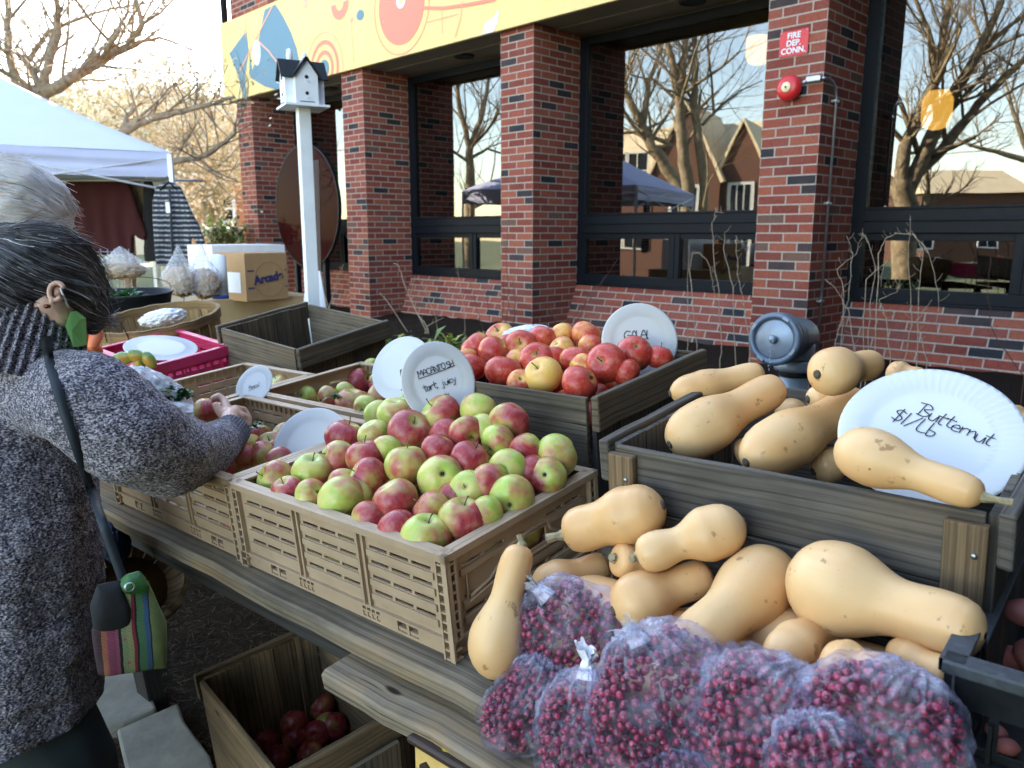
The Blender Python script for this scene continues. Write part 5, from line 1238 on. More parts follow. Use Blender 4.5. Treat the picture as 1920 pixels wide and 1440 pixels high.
# ================================================================== people
from mathutils.bvhtree import BVHTree
def capsule(bm,p0,r0,p1,r1,n=16):
    p0=Vector(p0);p1=Vector(p1); L=(p1-p0).length; K=max(2,int(L/(min(r0,r1)*.35))+1)
    for k in range(K+1):
        t_=k/K; bmesh.ops.create_icosphere(bm,subdivisions=2,radius=r0+(r1-r0)*t_,matrix=Matrix.Translation(p0.lerp(p1,t_)))
def blob(name,caps,mat,voxel=.01,smooth=12,parent=None,scales=None,post=None):
    bm=bmesh.new()
    for c_ in caps:
        for (a,ra),(b_,rb2) in zip(c_,c_[1:]): capsule(bm,a,ra,b_,rb2)
        if len(c_)==1: bmesh.ops.create_icosphere(bm,subdivisions=3,radius=c_[0][1],matrix=Matrix.Translation(c_[0][0]))
    me=bpy.data.meshes.new(name); bm.to_mesh(me); bm.free(); o=bpy.data.objects.new(name,me); C.objects.link(o)
    m=o.modifiers.new('r','REMESH'); m.mode='VOXEL'; m.voxel_size=voxel; m.adaptivity=0
    s_=o.modifiers.new('s','SMOOTH'); s_.iterations=smooth; s_.factor=.5
    dg=bpy.context.evaluated_depsgraph_get(); me2=bpy.data.meshes.new_from_object(o.evaluated_get(dg)); bpy.data.objects.remove(o)
    me2.name=name; me2.materials.clear(); me2.materials.append(mat); me2.polygons.foreach_set('use_smooth',[True]*len(me2.polygons))
    if post:
        for v in me2.vertices: v.co=post(v.co,v.normal)
    me2.update()
    return mesh_obj(name,me2,parent)
def bvh(o): 
    return BVHTree.FromPolygons([o.matrix_world@v.co for v in o.data.vertices],[p.vertices[:] for p in o.data.polygons])
# --- shopper in the grey sweater
gp=at(40,1300,1.42); foot=Vector((gp.x,gp.y,gz(gp.x,gp.y)))
W1=empty('person',label='person in a long heather grey sweater bending over the apple crates',cat='person')
A_=at
HZ=A_(60,1345,1.40).z
def kn(co,no):
    q=co+no*(.0022*noise.noise(co*60)+.004*noise.noise(co*14)+.006*noise.noise(Vector((co.x*7,co.y*7,co.z*16))))
    if q.z<HZ: q.z=HZ-.004*noise.noise(q*11)
    return q
sw=blob('sweater',[
 [(A_(5,765,1.52),.12),(A_(15,840,1.50),.16),(A_(10,1000,1.46),.180),(A_(5,1200,1.44),.192),(A_(-5,1400,1.42),.200)],
 [(A_(55,722,1.47),.078),(A_(120,742,1.43),.088),(A_(175,760,1.38),.098),(A_(245,820,1.38),.096),(A_(318,852,1.44),.084),(A_(378,850,1.58),.064),(A_(424,822,1.72),.047)],
 [(A_(5,712,1.52),.075),(A_(5,765,1.52),.11)],
 [(A_(30,740,1.56),.09),(A_(20,770,1.66),.09),(A_(70,800,1.74),.07),(A_(110,840,1.80),.06)],
 ],M['sweater'],voxel=.009,smooth=9,parent=W1,post=kn)
# ribbed collar
c0=A_(28,706,1.45); c1=A_(72,562,1.50); ax=(c1-c0); Lc=ax.length; cm=Matrix.Translation(c0)@ax.to_track_quat('Z','Y').to_matrix().to_4x4()
vs=[];fs=[];n=360;rows=9
for j in range(rows+1):
    t_=j/rows; 
    for k in range(n):
        a=2*math.pi*k/n; rib=.0042*math.sin(a*40); r=(.104-.020*t_+.006*math.sin(t_*3.1))+rib; vs.append((r*math.cos(a),r*math.sin(a),Lc*t_+ .012*math.sin(a)*t_))
for k in range(n):
    a=2*math.pi*k/n; vs.append(((.069)*math.cos(a),.069*math.sin(a),Lc*.98))
for j in range(rows+1):
    for k in range(n): fs.append([j*n+k,j*n+(k+1)%n,(j+1)*n+(k+1)%n,(j+1)*n+k])
b=MB(); b.add(vs,fs,None,0,True); b.build('ribbed_collar',M['sweater'],W1,mat=cm)
# cuff
c0=A_(414,832,1.68); c1=A_(436,806,1.765); ax=c1-c0; cm=Matrix.Translation(c0)@ax.to_track_quat('Z','Y').to_matrix().to_4x4(); vs=[];fs=[];n=200
for j in range(9):
    t_=j/8
    for k in range(n):
        a=2*math.pi*k/n; r=.0455-.006*t_+.0014*math.sin(a*34)+.002*math.sin(3*a+t_*4); vs.append((r*math.cos(a),r*math.sin(a)*.9,ax.length*1.05*t_))
for k in range(n): a=2*math.pi*k/n; vs.append((.030*math.cos(a),.030*math.sin(a),ax.length*1.0))
for j in range(9):
    for k in range(n): fs.append([j*n+k,j*n+(k+1)%n,(j+1)*n+(k+1)%n,(j+1)*n+k])
b=MB(); b.add(vs,fs,None,0,True); b.build('cuff',M['cuff'],W1,mat=cm)
# trousers and shoes
def gpt(px,py,Y,dz=0): q=A_(px,py,Y); return Vector((q.x,q.y,gz(q.x,q.y)+dz))
k1=A_(125,1440,1.44); f1=Vector((k1.x-.02,k1.y+.02,gz(k1.x,k1.y)+.07)); k2=A_(-60,1440,1.60); f2=Vector((k2.x,k2.y,gz(k2.x,k2.y)+.07))
blob('trousers',[[(A_(50,1330,1.42),.12),(k1,.10),(f1,.065)],[(A_(-30,1330,1.46),.12),(k2,.10),(f2,.065)]],M['trouser'],voxel=.012,smooth=8,parent=W1,post=lambda co,no: co+no*.006*noise.noise(co*9))
for f_ in (f1,f2): blob('shoe',[[(f_+Vector((0,0,-.03)),.045),(f_+Vector((.08,.10,-.035)),.038)]],M['black'],voxel=.01,smooth=4,parent=W1)
# head, neck, ear
hd=blob('body',[
 [(A_(58,635,1.48),.050),(A_(88,590,1.50),.058)],
 [(A_(90,525,1.53),.074)],[(A_(70,522,1.50),.076)],
 [(A_(98,560,1.495),.050),(A_(116,588,1.49),.036),(A_(132,606,1.49),.022)],[(A_(92,570,1.447),.033),(A_(108,590,1.452),.028),(A_(120,606,1.465),.018)],
 [(A_(58,650,1.50),.04),(A_(120,742,1.44),.045),(A_(245,815,1.40),.042),(A_(318,850,1.46),.038),(A_(378,848,1.59),.030),(A_(432,806,1.78),.024),(A_(431,784,1.845),.022),(A_(440,776,1.875),.0195)],
 [(A_(430,778,1.865),.021),(A_(452,783,1.87),.015)],
 [(A_(426,768,1.885),.0125),(A_(421,752,1.915),.0108),(A_(410,743,1.925),.0098),(A_(400,747,1.905),.0088)],
 [(A_(420,780,1.865),.0135),(A_(411,770,1.868),.0115),(A_(405,760,1.872),.0092)],
 [(A_(442,768,1.90),.0125),(A_(457,770,1.925),.0112),(A_(466,785,1.915),.0098),(A_(464,799,1.895),.0085)],
 [(A_(449,777,1.885),.012),(A_(461,784,1.885),.0108),(A_(463,799,1.870),.0092),(A_(456,808,1.862),.0082)],
 [(A_(447,785,1.87),.0115),(A_(456,795,1.862),.0095),(A_(452,811,1.852),.0078)],
 ],M['skin'],voxel=.0032,smooth=5,parent=W1)
ec=A_(107,547,1.415); b=MB(); em_=frame(ec,ray(60,-20).normalized() if False else Vector((1,.15,-.35)),z=(0,-1,.2))
pts=[(.0115*math.cos(a)*(1+.1*math.sin(a)),.016*math.sin(a),.004) for a in [math.pi*2*k/18+.6 for k in range(16)]]
b.tube([em_@Vector(p) for p in pts],[.0045]*16,8); b.lathe([(.001,-.002),(.009,-.002),(.011,.001)],16,em_); b.tube([em_@Vector(p) for p in ((-.004,-.012,.003),(-.002,-.020,.004),(.004,-.02,.002))],[.005,.006,.004],8); b.build('ear',M['skin'],W1)
b=MB(); b.lathe([(.001,-.004),(.005,-.003),(.006,0),(.005,.003),(.001,.004)],12,Matrix.Translation(em_@Vector((-.006,-.03,.006)))); b.build('earring',simple('dark_red_bead',(.12,.01,.01),.3),W1)
mq=[A_(132,584,1.430),A_(151,598,1.445),A_(153,650,1.445),A_(138,652,1.42),A_(122,611,1.415)]
b=MB(); th_=A_(1,1,1).normalized()*0+Vector((0,.02,0)); nq=len(mq); ctr_=sum(mq,Vector())/nq-Vector((0,.008,0))
b.add([*mq,ctr_,*[q+th_ for q in mq]],[[i,5,(i+1)%5] for i in range(5)]+[[i,(i+1)%5,(i+1)%5+6,i+6] for i in range(5)]+[[6,7,8,9,10]]); b.build('face_mask',M['mask'],W1,fixn=True,bevel=.003)
b=MB(); b.tube([em_@Vector((.006,.008,.008)),A_(124,566,1.425),A_(133,586,1.475)],.0016,6); b.build('mask_strap',M['white'],W1)
# hair
def hair(parent,core,base_mat,strand_mats,centre,flow,n,L,lift=.003,rad=.0008,fly=0.0,seed=1,region=None,segs=9,drop=0.0,mats_w=None):
    hb_=blob('hair',core,base_mat,voxel=.006,smooth=6,parent=parent,post=lambda co,no: co+no*.003*noise.noise(co*50))
    tr_=bvh(hb_); rnd=random.Random(seed); b=MB(); flow=Vector(flow).normalized()
    for i in range(n):
        for _ in range(20):
            d=Vector((rnd.gauss(0,1),rnd.gauss(0,1),rnd.gauss(0,1))).normalized()
            if region is None or region(d): break
        p,nrm,_,_=tr_.ray_cast(centre+d*.6,-d)
        if p is None: continue
        pts=[];q=p.copy(); ll=L*rnd.uniform(.5,1.2); li=lift*rnd.uniform(.2,1.6); fl=rnd.random()<fly; ph=rnd.uniform(0,9)
        for k in range(segs):
            pts.append(q+nrm*(li+(.018*(k/segs)**2 if fl else 0)))
            dr=flow+Vector((noise.noise(q*9+Vector((ph*.05,0,0))),noise.noise(q*9+Vector((0,5,0))),noise.noise(q*9+Vector((0,0,9)))))*.8; dr=dr-nrm*dr.dot(nrm)
            if dr.length<1e-4: break
            q=q+dr.normalized()*ll/segs+Vector((0,0,-drop*ll/segs))
            h=tr_.find_nearest(q)
            if h[0] is None: break
            if not fl or k<segs*.55: q,nrm=h[0].copy(),h[1].copy()
        if len(pts)>3: b.tube(pts,[rad*rnd.uniform(.7,1.2)*(1-.5*k/len(pts)) for k in range(len(pts))],3,mi=rnd.choices(range(len(strand_mats)),mats_w)[0],cap=False)
    b.build('hair_strands',strand_mats,hb_)
    return hb_
f,rt,up=cam_dirs(A_(90,520,1.5))
hair(W1,[[(A_(42,515,1.47),.088),(A_(82,505,1.49),.092),(A_(110,520,1.52),.080),(A_(146,545,1.55),.052)],[(A_(146,545,1.52),.050),(A_(165,578,1.53),.032),(A_(170,612,1.55),.018)],[(A_(135,535,1.48),.040),(A_(150,560,1.49),.030)],[(A_(25,560,1.46),.074),(A_(60,580,1.475),.055)],[(A_(20,470,1.48),.05)]],
 M['hair'],[M['hair'],M['hairg'],M['hairw']],A_(80,525,1.5),rt*1.0-up*.55+f*.15,3800,.13,lift=.0022,rad=.00062,fly=.10,seed=3,region=lambda d:d.dot(f)<.35,mats_w=[55,40,3])
# strap and handbag
SW=bvh(sw)
def hit(px,py,off=.011,fb=1.25):
    r=ray(px,py).normalized(); h=SW.ray_cast(Vector((0,0,0)),r); return (h[0]-r*off) if h[0] is not None else at(px,py,fb)
sp2_=[(86,630),(90,665),(100,705),(115,755),(132,805),(148,852),(165,900),(184,955),(203,1010),(222,1062),(238,1108)]
sp2=[]
for (x0,y0),(x1,y1) in zip(sp2_,sp2_[1:]): sp2+= [(x0+(x1-x0)*k/4,y0+(y1-y0)*k/4) for k in range(4)]
sp2.append(sp2_[-1])
P=[hit(*q) for q in sp2]; 
for i in range(len(P)-1,-1,-1):
    if i>=28: P[i]=at(*sp2[i],min(P[28].y if i>28 else P[i].y,1.27))
for _ in range(3): P=[P[0]]+[(P[i-1]+P[i]*2+P[i+1])/4 for i in range(1,len(P)-1)]+[P[-1]]
for i in range(len(P)):
    r=P[i].normalized(); h=SW.ray_cast(Vector((0,0,0)),r)
    if h[0] is not None and P[i].length>h[3]-.008: P[i]=r*(h[3]-.008)
bagc=at(243,1168,1.24)
hb0=empty('handbag',bagc,label='small woven striped handbag with black flap hanging at the sweater',cat='handbag')
b=MB(); vs=[];fs=[];w_=.0078
for i,p in enumerate(P):
    t_=(P[min(i+1,len(P)-1)]-P[max(i-1,0)]).normalized(); s_=t_.cross(p.normalized()).normalized()*w_; 
    vs+= [p-bagc+s_,p-bagc-s_,p-bagc-s_+p.normalized()*.003,p-bagc+s_+p.normalized()*.003]
for i in range(len(P)-1):
    for j in range(4): fs.append([i*4+j,i*4+(j+1)%4,(i+1)*4+(j+1)%4,(i+1)*4+j])
b.add(vs,fs,None,0,True); b.build('strap',M['strap'],hb0,fixn=True)
t=NT('woven_stripes'); v=t.coord('Object'); o_=t.sep(v); u=t.math('ADD',t.math('MULTIPLY',o_[0],9.5),.5); u=t.math('ADD',u,t.math('MULTIPLY',t.math('SUBTRACT',t.noise(v,25,2,.5),.5),.06))
c=t.ramp(u,[(0,(.04,.015,.02)),(.07,(.40,.13,.07)),(.15,(.30,.06,.13)),(.27,(.36,.10,.15)),(.32,(.008,.008,.01)),(.36,(.26,.34,.16)),(.44,(.36,.38,.17)),(.52,(.30,.03,.05)),(.57,(.01,.01,.012)),(.60,(.07,.20,.09)),(.71,(.04,.12,.24)),(.78,(.01,.01,.012)),(.80,(.20,.26,.09))],'CONSTANT')
wv=t.node('ShaderNodeTexWave',wave_type='BANDS',bands_direction='Z'); t.link(v,wv.inputs[0]); wv.inputs['Scale'].default_value=120; wv.inputs['Distortion'].default_value=1.5
dots=t.maprange(t.vor(v,70),.18,.24,1,0); band=t.math('MULTIPLY',t.math('GREATER_THAN',u,.38),t.math('LESS_THAN',u,.5))
c=t.mix(t.math('MULTIPLY',dots,band),c,(.62,.10,.12)); c=t.mix(1,c,t.ramp(wv.outputs[1],[(.2,.7),(.8,1.15)]),'MULTIPLY')
t.P(color=c,rough=.85,normal=t.bump(wv.outputs[1],.8,.002)); M['woven']=t.m
bagM=frame(Vector((0,0,0)),rt*1+up*(-.02),z=Vector((.13,0,1)))
def bagshape(cx_,cz,w,h_,d,topw=.8,seed=0,N=22):
    vs=[];fs=[]
    for j in range(N+1):
        tz=j/N; zz=(tz-.5)*h_; ww=w*(1-(1-topw)*max(0,tz-.5)*2)*(.93+.07*math.sin(tz*3.14)); dd=d*(math.sin(min(1,max(0.02,tz)*1.0)*math.pi)**.35)*(1-.35*tz)
        if j in(0,N): dd*=.25
        for k in range(40):
            a=2*math.pi*k/40; ca,sa=math.cos(a),math.sin(a); x=math.copysign(abs(ca)**.45,ca)*ww/2; y=math.copysign(abs(sa)**.8,sa)*dd/2
            vs.append((cx_+x,y+.003*noise.noise(Vector((x*40,zz*40,seed))),cz+zz+.002*noise.noise(Vector((x*60,y*60,seed)))-.010*ca*(1-tz)))
    for j in range(N):
        for k in range(40): fs.append([j*40+k,j*40+(k+1)%40,(j+1)*40+(k+1)%40,(j+1)*40+k])
    fs.append(list(range(40))[::-1]); fs.append([N*40+k for k in range(40)]); return vs,fs
vs,fs=bagshape(0,-.008,.116,.172,.05,.58); b=MB(); b.add(vs,fs,None,0,True); b.build('pouch',M['woven'],hb0,mat=bagM)
vs,fs=bagshape(-.026,.038,.062,.088,.060,.62); b=MB(); b.add(vs,fs,None,0,True); b.build('flap',M['blackcloth'],hb0,mat=bagM)
vs,fs=bagshape(.012,.074,.045,.035,.045,.45); b=MB(); b.add(vs,fs,None,0,True); b.build('zip_top',M['leafd'],hb0,mat=bagM)
b=MB(); b.lathe([(.0065,-.001),(.0088,0),(.0065,.001)],16,caps=False,M=bagM@Matrix.Translation((.002,-.03,.082))@Matrix.Rotation(R(80),4,'X')); b.build('ring',M['metal'],hb0)
# --- white haired person behind
W2=empty('person',label='white haired person behind the grey sweater, head bowed with tan face mask',cat='person')
hc=A_(30,392,1.78)
f2_,rt2,up2=cam_dirs(hc)
hd2=blob('body',[[(A_(22,395,1.78),.104),(A_(52,408,1.81),.090)],[(A_(52,408,1.81),.07),(A_(82,425,1.84),.060),(A_(98,440,1.87),.040)],[(A_(22,395,1.78),.08),(A_(10,450,1.80),.07),(A_(-30,560,1.80),.07)]],M['skin2'],voxel=.006,smooth=6,parent=W2)
hair(W2,[[(A_(18,385,1.775),.108),(A_(48,392,1.80),.098),(A_(66,400,1.82),.078)],[(A_(-20,420,1.76),.08)]],M['skin2'],[M['hairw'],M['hairg']],hc,rt2*1.0-up2*.35,3400,.085,lift=.003,rad=.00075,fly=.05,seed=9,region=lambda d:d.dot(f2_)<.4 and d.dot(up2)>-.9,mats_w=[97,3])
b=MB()
for k in range(60):
    p=A_(100+random.uniform(-6,12),400+random.uniform(-22,28),1.83); q=rt2*random.uniform(.008,.028)+up2*random.uniform(-.012,.01); b.tube([p,p+q*.5+up2*.003,p+q+up2*random.uniform(-.012,.006)],.0005,3,cap=False)
b.build('eyebrow_hair',M['hairw'],W2)
mm_=simple('tan_mask_cloth',(.45,.28,.12),.85); vs=[]
blob('face_mask',[[(A_(113,436,1.885),.020),(A_(128,446,1.90),.018)],[(A_(120,452,1.89),.018),(A_(140,458,1.90),.010)]],mm_,voxel=.004,smooth=6,parent=W2)
b=MB(); b.tube([A_(62,432,1.78),A_(98,432,1.83),A_(106,424,1.85)],.0014,5); b.build('mask_strap',M['white'],W2)
bz_=A_(-120,700,1.95)
blob('jacket',[[(A_(-22,545,1.82),.075),(A_(-45,585,1.82),.10),(A_(-110,690,1.90),.17),(A_(-120,1000,1.95),.18)],[(A_(-60,650,1.9),.10),(A_(-80,900,2.0),.07)]],M['coat_dark'],voxel=.014,smooth=8,parent=W2)
ft=A_(-120,1000,1.95); g_=gz(ft.x,ft.y)
blob('trousers',[[(ft,.15),(Vector((ft.x-.08,ft.y,g_+.07)),.07)],[(ft,.15),(Vector((ft.x+.1,ft.y-.05,g_+.07)),.07)]],M['trouser'],voxel=.014,smooth=6,parent=W2)
# ================================================================== small produce and bags around the crates
def crumple(name,c,rx,ry,rz,rot,mat,seed,label,cat,group=None,sub=5,amp=.12,drape=0,kind=None,parent=None,pinch=False):
    f,rt,up=cam_dirs(c); bm=bmesh.new(); bmesh.ops.create_icosphere(bm,subdivisions=sub,radius=1)
    rz3=Matrix.Rotation(rot,3,'Z'); sc=pxr(1,c)
    for v in bm.verts:
        d=v.co.normalized(); q=1+amp*((1-abs(noise.noise(d*3+Vector((seed,0,0))))*4)*.6+(1-abs(noise.noise(d*7+Vector((0,seed,0))))*4)*.3+.5*noise.noise(d*1.5+Vector((seed,seed,0))))
        w_=1-.75*max(0,(d.y-.15)/.85)**.8 if pinch else 1; h_=1+.45*max(0,d.y) if pinch else 1; yb=max(d.y,-.72) if pinch else d.y
        p=rz3@Vector((d.x*rx*sc*q*w_,yb*ry*sc*q*h_,d.z*rz*sc*q*w_)); v.co=p
    me=bpy.data.meshes.new(name); bm.to_mesh(me); bm.free(); me.materials.append(mat); me.polygons.foreach_set('use_smooth',[True]*len(me.polygons))
    Mx=Matrix(((rt.x,up.x,-f.x,c.x),(rt.y,up.y,-f.y,c.y),(rt.z,up.z,-f.z,c.z),(0,0,0,1)))
    o=mesh_obj(name,me,parent,Mx)
    if label: tag(o,label,cat,group,kind)
    return o
crumple('plastic_bag',at(292,738,2.0),74,36,36,R(-36),M['film_mid'],1.2,'thin clear produce bag of greens lying over the rear left crates','bag')
crumple('plastic_bag',at(325,778,1.95),56,26,26,R(-10),M['film_mid'],4.2,'thin whitish produce bag hanging toward the reaching hand','bag')
for (x,y,Y,lab) in ((334,738,1.98,'curly parsley sprig poking from the produce bag'),(292,722,1.99,'smaller parsley sprig inside the clear produce bag')):
    b=MB()
    for k in range(8): leaf_tuft(b,(random.uniform(-.02,.02),random.uniform(-.02,.02),random.uniform(-.018,.012)),16,.022,.008,.006,1.0)
    p=at(x,y,Y); tag(b.build('parsley',M['leafd'],None,mat=Matrix.Translation(p)),lab,'parsley','parsley sprigs')
for (x,y,b0,lab) in ((480,815,.08,'green leaf lying among the apples near the hand'),(623,757,.32,'green leaf lying on the rear apples')):
    b=MB(); leaf_tuft(b,(0,0,0),14,.028,.008,.008,.6); p=onB(x,y,b0)+Vector((0,0,.02)); tag(b.build('leaf',M['leafd'],None,mat=Matrix.Translation(p)),lab,'leaf')
crumple('plastic_bag',at(306,596,3.30),40,15,28,R(8),M['film_white'],7.7,'crumpled white plastic bag lying in the bushel basket','bag',amp=.16)
crumple('plastic_bag',at(990,625,1.93),46,15,22,R(6),M['film_white'],9.1,'crumpled clear bag at the back of the orange-red apples','bag',amp=.15)
# green peppers / squash in magenta crate
def veg(x,y,Y,rx,ry,mat,lab,cat,group,rot=0,name='vegetable'):
    p=at(x,y,Y); bm=bmesh.new(); bmesh.ops.create_icosphere(bm,subdivisions=4,radius=1); s_=pxr(1,p)
    for v in bm.verts:
        a=math.atan2(v.co.y,v.co.z); v.co*=1+.05*math.cos(5*a)*(1-abs(v.co.x)); v.co=Vector((v.co.x*rx*s_,v.co.y*ry*s_,v.co.z*ry*s_))
    me=bpy.data.meshes.new(name); bm.to_mesh(me); bm.free(); me.materials.append(mat); me.polygons.foreach_set('use_smooth',[True]*len(me.polygons))
    tag(mesh_obj(name,me,mat=Matrix.Translation(p)@Matrix.Rotation(rot,4,'Y')),lab,cat,group)
t=NT('green_gourd_skin'); t.P(color=t.ramp(t.noise(t.coord('Object'),22,2,.5),[(.35,(.06,.15,.03)),(.5,(.20,.33,.07)),(.62,(.55,.30,.05))]),rough=.3); M['gourd']=t.m
for i,(x,y,rx,ry,l) in enumerate(((232,672,20,12,'orange patched green gourd at the left in the magenta crate'),(256,668,18,12,'dark green gourd in the middle of the magenta crate'),(280,675,18,11,'pale green gourd nearest the paper plate'),(262,682,20,10,'green gourd in front in the magenta crate'),(215,680,18,11,'green gourd in the left corner of the magenta crate'))):
    veg(x,y,2.62,rx,ry,M['gourd'],l,'gourd','green gourds in the magenta crate',i*.5,'gourd')
for i,(x,y,X2,Y2,r,l) in enumerate(((160,617,150,655,13,'thick carrot leaning left of the pile beside the green mask'),(184,620,172,655,12,'thick carrot at the right of the pile beside the basket'),(190,655,150,662,10,'carrot lying across the front of the pile'),(152,612,146,630,7,'small carrot end behind the green mask'))):
    p=at(x,y,2.55);q=at(X2,Y2,2.5); e=empty('carrot',p,label=l,cat='carrot',group='carrots left of the basket'); s_=pxr(1,p)
    b=MB(); d=q-p; b.tube([d*t_ for t_ in (-.05,0,.1,.3,.6,.85,1.0,1.05)],[s_*r*k for k in (.3,.75,.95,1,.9,.75,.5,.1)],14); b.build('root',M['orange'],e)
b=MB(); p=at(215,1015,1.80)
crumple('cloth_bundle',p,26,40,26,0,M['bluecloth'],3.3,'dark blue cloth bundle behind the handbag under the table','cloth')
# ================================================================== birdhouse on its post
BY=4.55; pb=at(568,200,BY); pf=at(582,585,BY); gzp=gz(pb.x,pb.y)
bh=empty('birdhouse',Vector((pb.x,pb.y,gzp)),label='white wooden birdhouse with black roofs on a tall white post',cat='birdhouse')
yaw=R(28); bm_=Matrix.Translation((0,0,pb.z-gzp))@Matrix.Rotation(yaw,4,'Z')@Matrix.Scale(.80,4)
b=MB(); b.box((-.034,-.034,0),(.034,.034,pb.z-gzp),M=Matrix.Rotation(yaw,4,'Z')); b.build('post',M['white'],bh,bevel=.003)
u_=BY/FPX
def gable_box(b,w,d,h,rf,M_,over=0):
    # pentagonal prism along y
    P=[(-w/2,0),(w/2,0),(w/2,h),(0,h+rf),(-w/2,h)]; vs=[Vector((x,-d/2,z)) for x,z in P]+[Vector((x,d/2,z)) for x,z in P]
    b.add([M_@v for v in vs],[[0,1,2,3,4],[9,8,7,6,5],[0,5,6,1],[1,6,7,2],[2,7,8,3],[3,8,9,4],[4,9,5,0]])
hw_=.155; hh_=.185; 
b=MB(); gable_box(b,hw_,.27,hh_,.11,bm_); b.build('front_house',M['white'],bh)
b=MB(); gable_box(b,hw_*.98,.268,hh_-.002,.108,bm_@Matrix.Rotation(R(90),4,'Z')); b.build('cross_house',M['white'],bh)
b=MB(); b.box((-.15,-.15,-.014),(.15,.15,.001),M=bm_); b.build('floor_board',M['white'],bh)
def roofm(M_):
    b=MB(); L_=.16; 
    for s in (-1,1):
        a=math.atan2(.11,hw_/2); n_=(hw_/2)/math.cos(a)+.022
        mm=M_@Matrix.Translation((0,0,hh_+.112))@Matrix.Rotation(s*a if s>0 else s*a,4,'Y'); 
        b.box((0 if s>0 else -n_,-L_,-.001),(n_ if s>0 else 0,L_,.008),M=mm)
    b.build('roof',M['black_plastic'],bh)
roofm(bm_); roofm(bm_@Matrix.Rotation(R(90),4,'Z'))
HB=MB()
for M_,y_ in ((bm_,-.136),(bm_@Matrix.Rotation(R(-90),4,'Z'),-.136)):
    for z in (.07,.175):
        b=MB(); b.lathe([(.001,0),(.012,0),(.012,.003)],18,M_@Matrix.Translation((0,y_+.001,z))@Matrix.Rotation(R(90),4,'X')); b.build('entrance_hole',M['black'],bh)
        b=MB(); b.tube([M_@Vector((.0,y_,z-.028)),M_@Vector((.0,y_-.035,z-.03))],.0028,6); b.build('perch',M['white'],bh)
    b=MB(); b.box((-.05,y_-.003,.012),(.05,y_+.001,.017),M=M_); b.build('slot',M['black'],bh)
b=MB(); 
for (x,y) in ((.05,.1),(-.07,.02)): b.lathe([(.001,.055),(.018,.045),(.024,.0),(.018,-.02),(.018,-.09)],14,bm_@Matrix.Translation((x,y,hh_+.14)))
b.build('finial',M['white'],bh)
# leaning board behind the post
b=MB(); q0=at(577,300,4.75);q1=at(598,300,4.75);q2=at(602,508,4.75);q3=at(577,505,4.75); th=Vector((0,.02,0))
def quad(b,P,t_): 
    b.add([*P,*[p+t_ for p in P]],[[3,2,1,0],[4,5,6,7],[0,1,5,4],[1,2,6,5],[2,3,7,6],[3,0,4,7]])
quad(b,[q3,q2,q1,q0],th); o=b.build('brown_board',simple('dull_brown_board',(.10,.06,.05),.6),fixn=True); tag(o,'narrow brown board standing upright right behind the white birdhouse post','board')
b=MB(); quad(b,[at(560,640,4.65),at(622,640,4.65),at(600,508,4.74),at(576,508,4.74)],Vector((0,.015,0))); o=b.build('white_board',M['white'],fixn=True); tag(o,'white board leaning at the foot of the birdhouse post','board')
# ================================================================== table with brown paper cover, boxes, bread bags
c=at(480,556,6.0); tm=Matrix.Translation((c.x-.35,c.y+.1,c.z-.01))@Matrix.Rotation(R(38),4,'Z')
tt=empty('covered_table',mat=tm,label='table under a tan cloth behind the empty wooden crate',cat='table')
b=MB(); b.box((-.9,-.35,-.03),(.62,.5,.0)); b.build('tabletop',M['wood_dark'],tt)
b=MB(); n=40; vs=[];fs=[]
b.box((-.93,-.38,.001),(.65,.53,.006))
for (x0,y0,x1,y1) in ((-.93,-.38,.65,-.38),(.65,-.38,.65,.53)):
    vs=[]
    for k in range(n+1):
        t_=k/n; x=x0+(x1-x0)*t_; y=y0+(y1-y0)*t_; nx,ny=(0,-1) if y0==y1 else (1,0)
        for j in range(5): w_=.03*math.sin(t_*22)*j/4; vs.append((x+nx*w_,y+ny*w_,.005-.17*j))
    b.add(vs,[[k*5+j,k*5+j+1,k*5+j+6,k*5+j+5] for k in range(n) for j in range(4)],None,0,True)
b.build('cloth',M['tan_cloth'],tt)
def carton(p,w,d,h,yaw,mat,label,flap=True,mats=None):
    e=empty('carton',mat=Matrix.Translation(p)@Matrix.Rotation(yaw,4,'Z'),label=label,cat='box')
    b=MB(); b.box((0,0,0),(w,d,h)); b.build('box_body',mat,e,bevel=.003)
    b=MB(); b.box((.002,.002,h+.001),(w-.002,d/2-.001,h+.005)); b.box((.002,d/2+.001,h+.001),(w-.002,d-.002,h+.005)); b.build('flap',mat,e)
    return e
p=at(463,566,5.70); bw=(at(541,550,6.0)-p); yaw_=math.atan2(bw.y,bw.x); wbox=bw.xy.length
cb=carton(p,wbox,.36,.345,yaw_,M['cardboard'],'brown cardboard box with navy print on the tan covered table')
def onbox(x,z,off=-.002): return Matrix.Translation((x,off,z))@Matrix.Rotation(R(90),4,'X')
text_mesh('Arcade',.088,M['navy_ink'],onbox(wbox*.53,.165,-.004)@Matrix.Rotation(R(8),4,'Z'),.0008,bold=.004,parent=cb)
b=MB()
for z in (.09,.215):
    for x0,x1 in ((.02,wbox*.20),(wbox*.94,wbox-.01)): b.box((x0,-.002,z),(x1,-.0005,z+.012))
b.build('print_band',M['navy_ink'],cb)
b=MB(); b.lathe([(.127,.0),(.127,.0008),(.131,.0008),(.131,0)],40,onbox(wbox*.56,.155),caps=False); 
t_=simple('faded_print',(.36,.215,.11),.85); b.build('print_ring',t_,cb)
b=MB(); b.box((-.002,.06,.06),(-.0005,.26,.21)); o=b.build('address_label',M['white'],cb)
text_mesh('ORDER',.03,M['navy_ink'],Matrix.Translation((-.0035,.16,.17))@Matrix.Rotation(R(-90),4,'Z')@Matrix.Rotation(R(90),4,'X'),.0006,parent=cb) if False else None
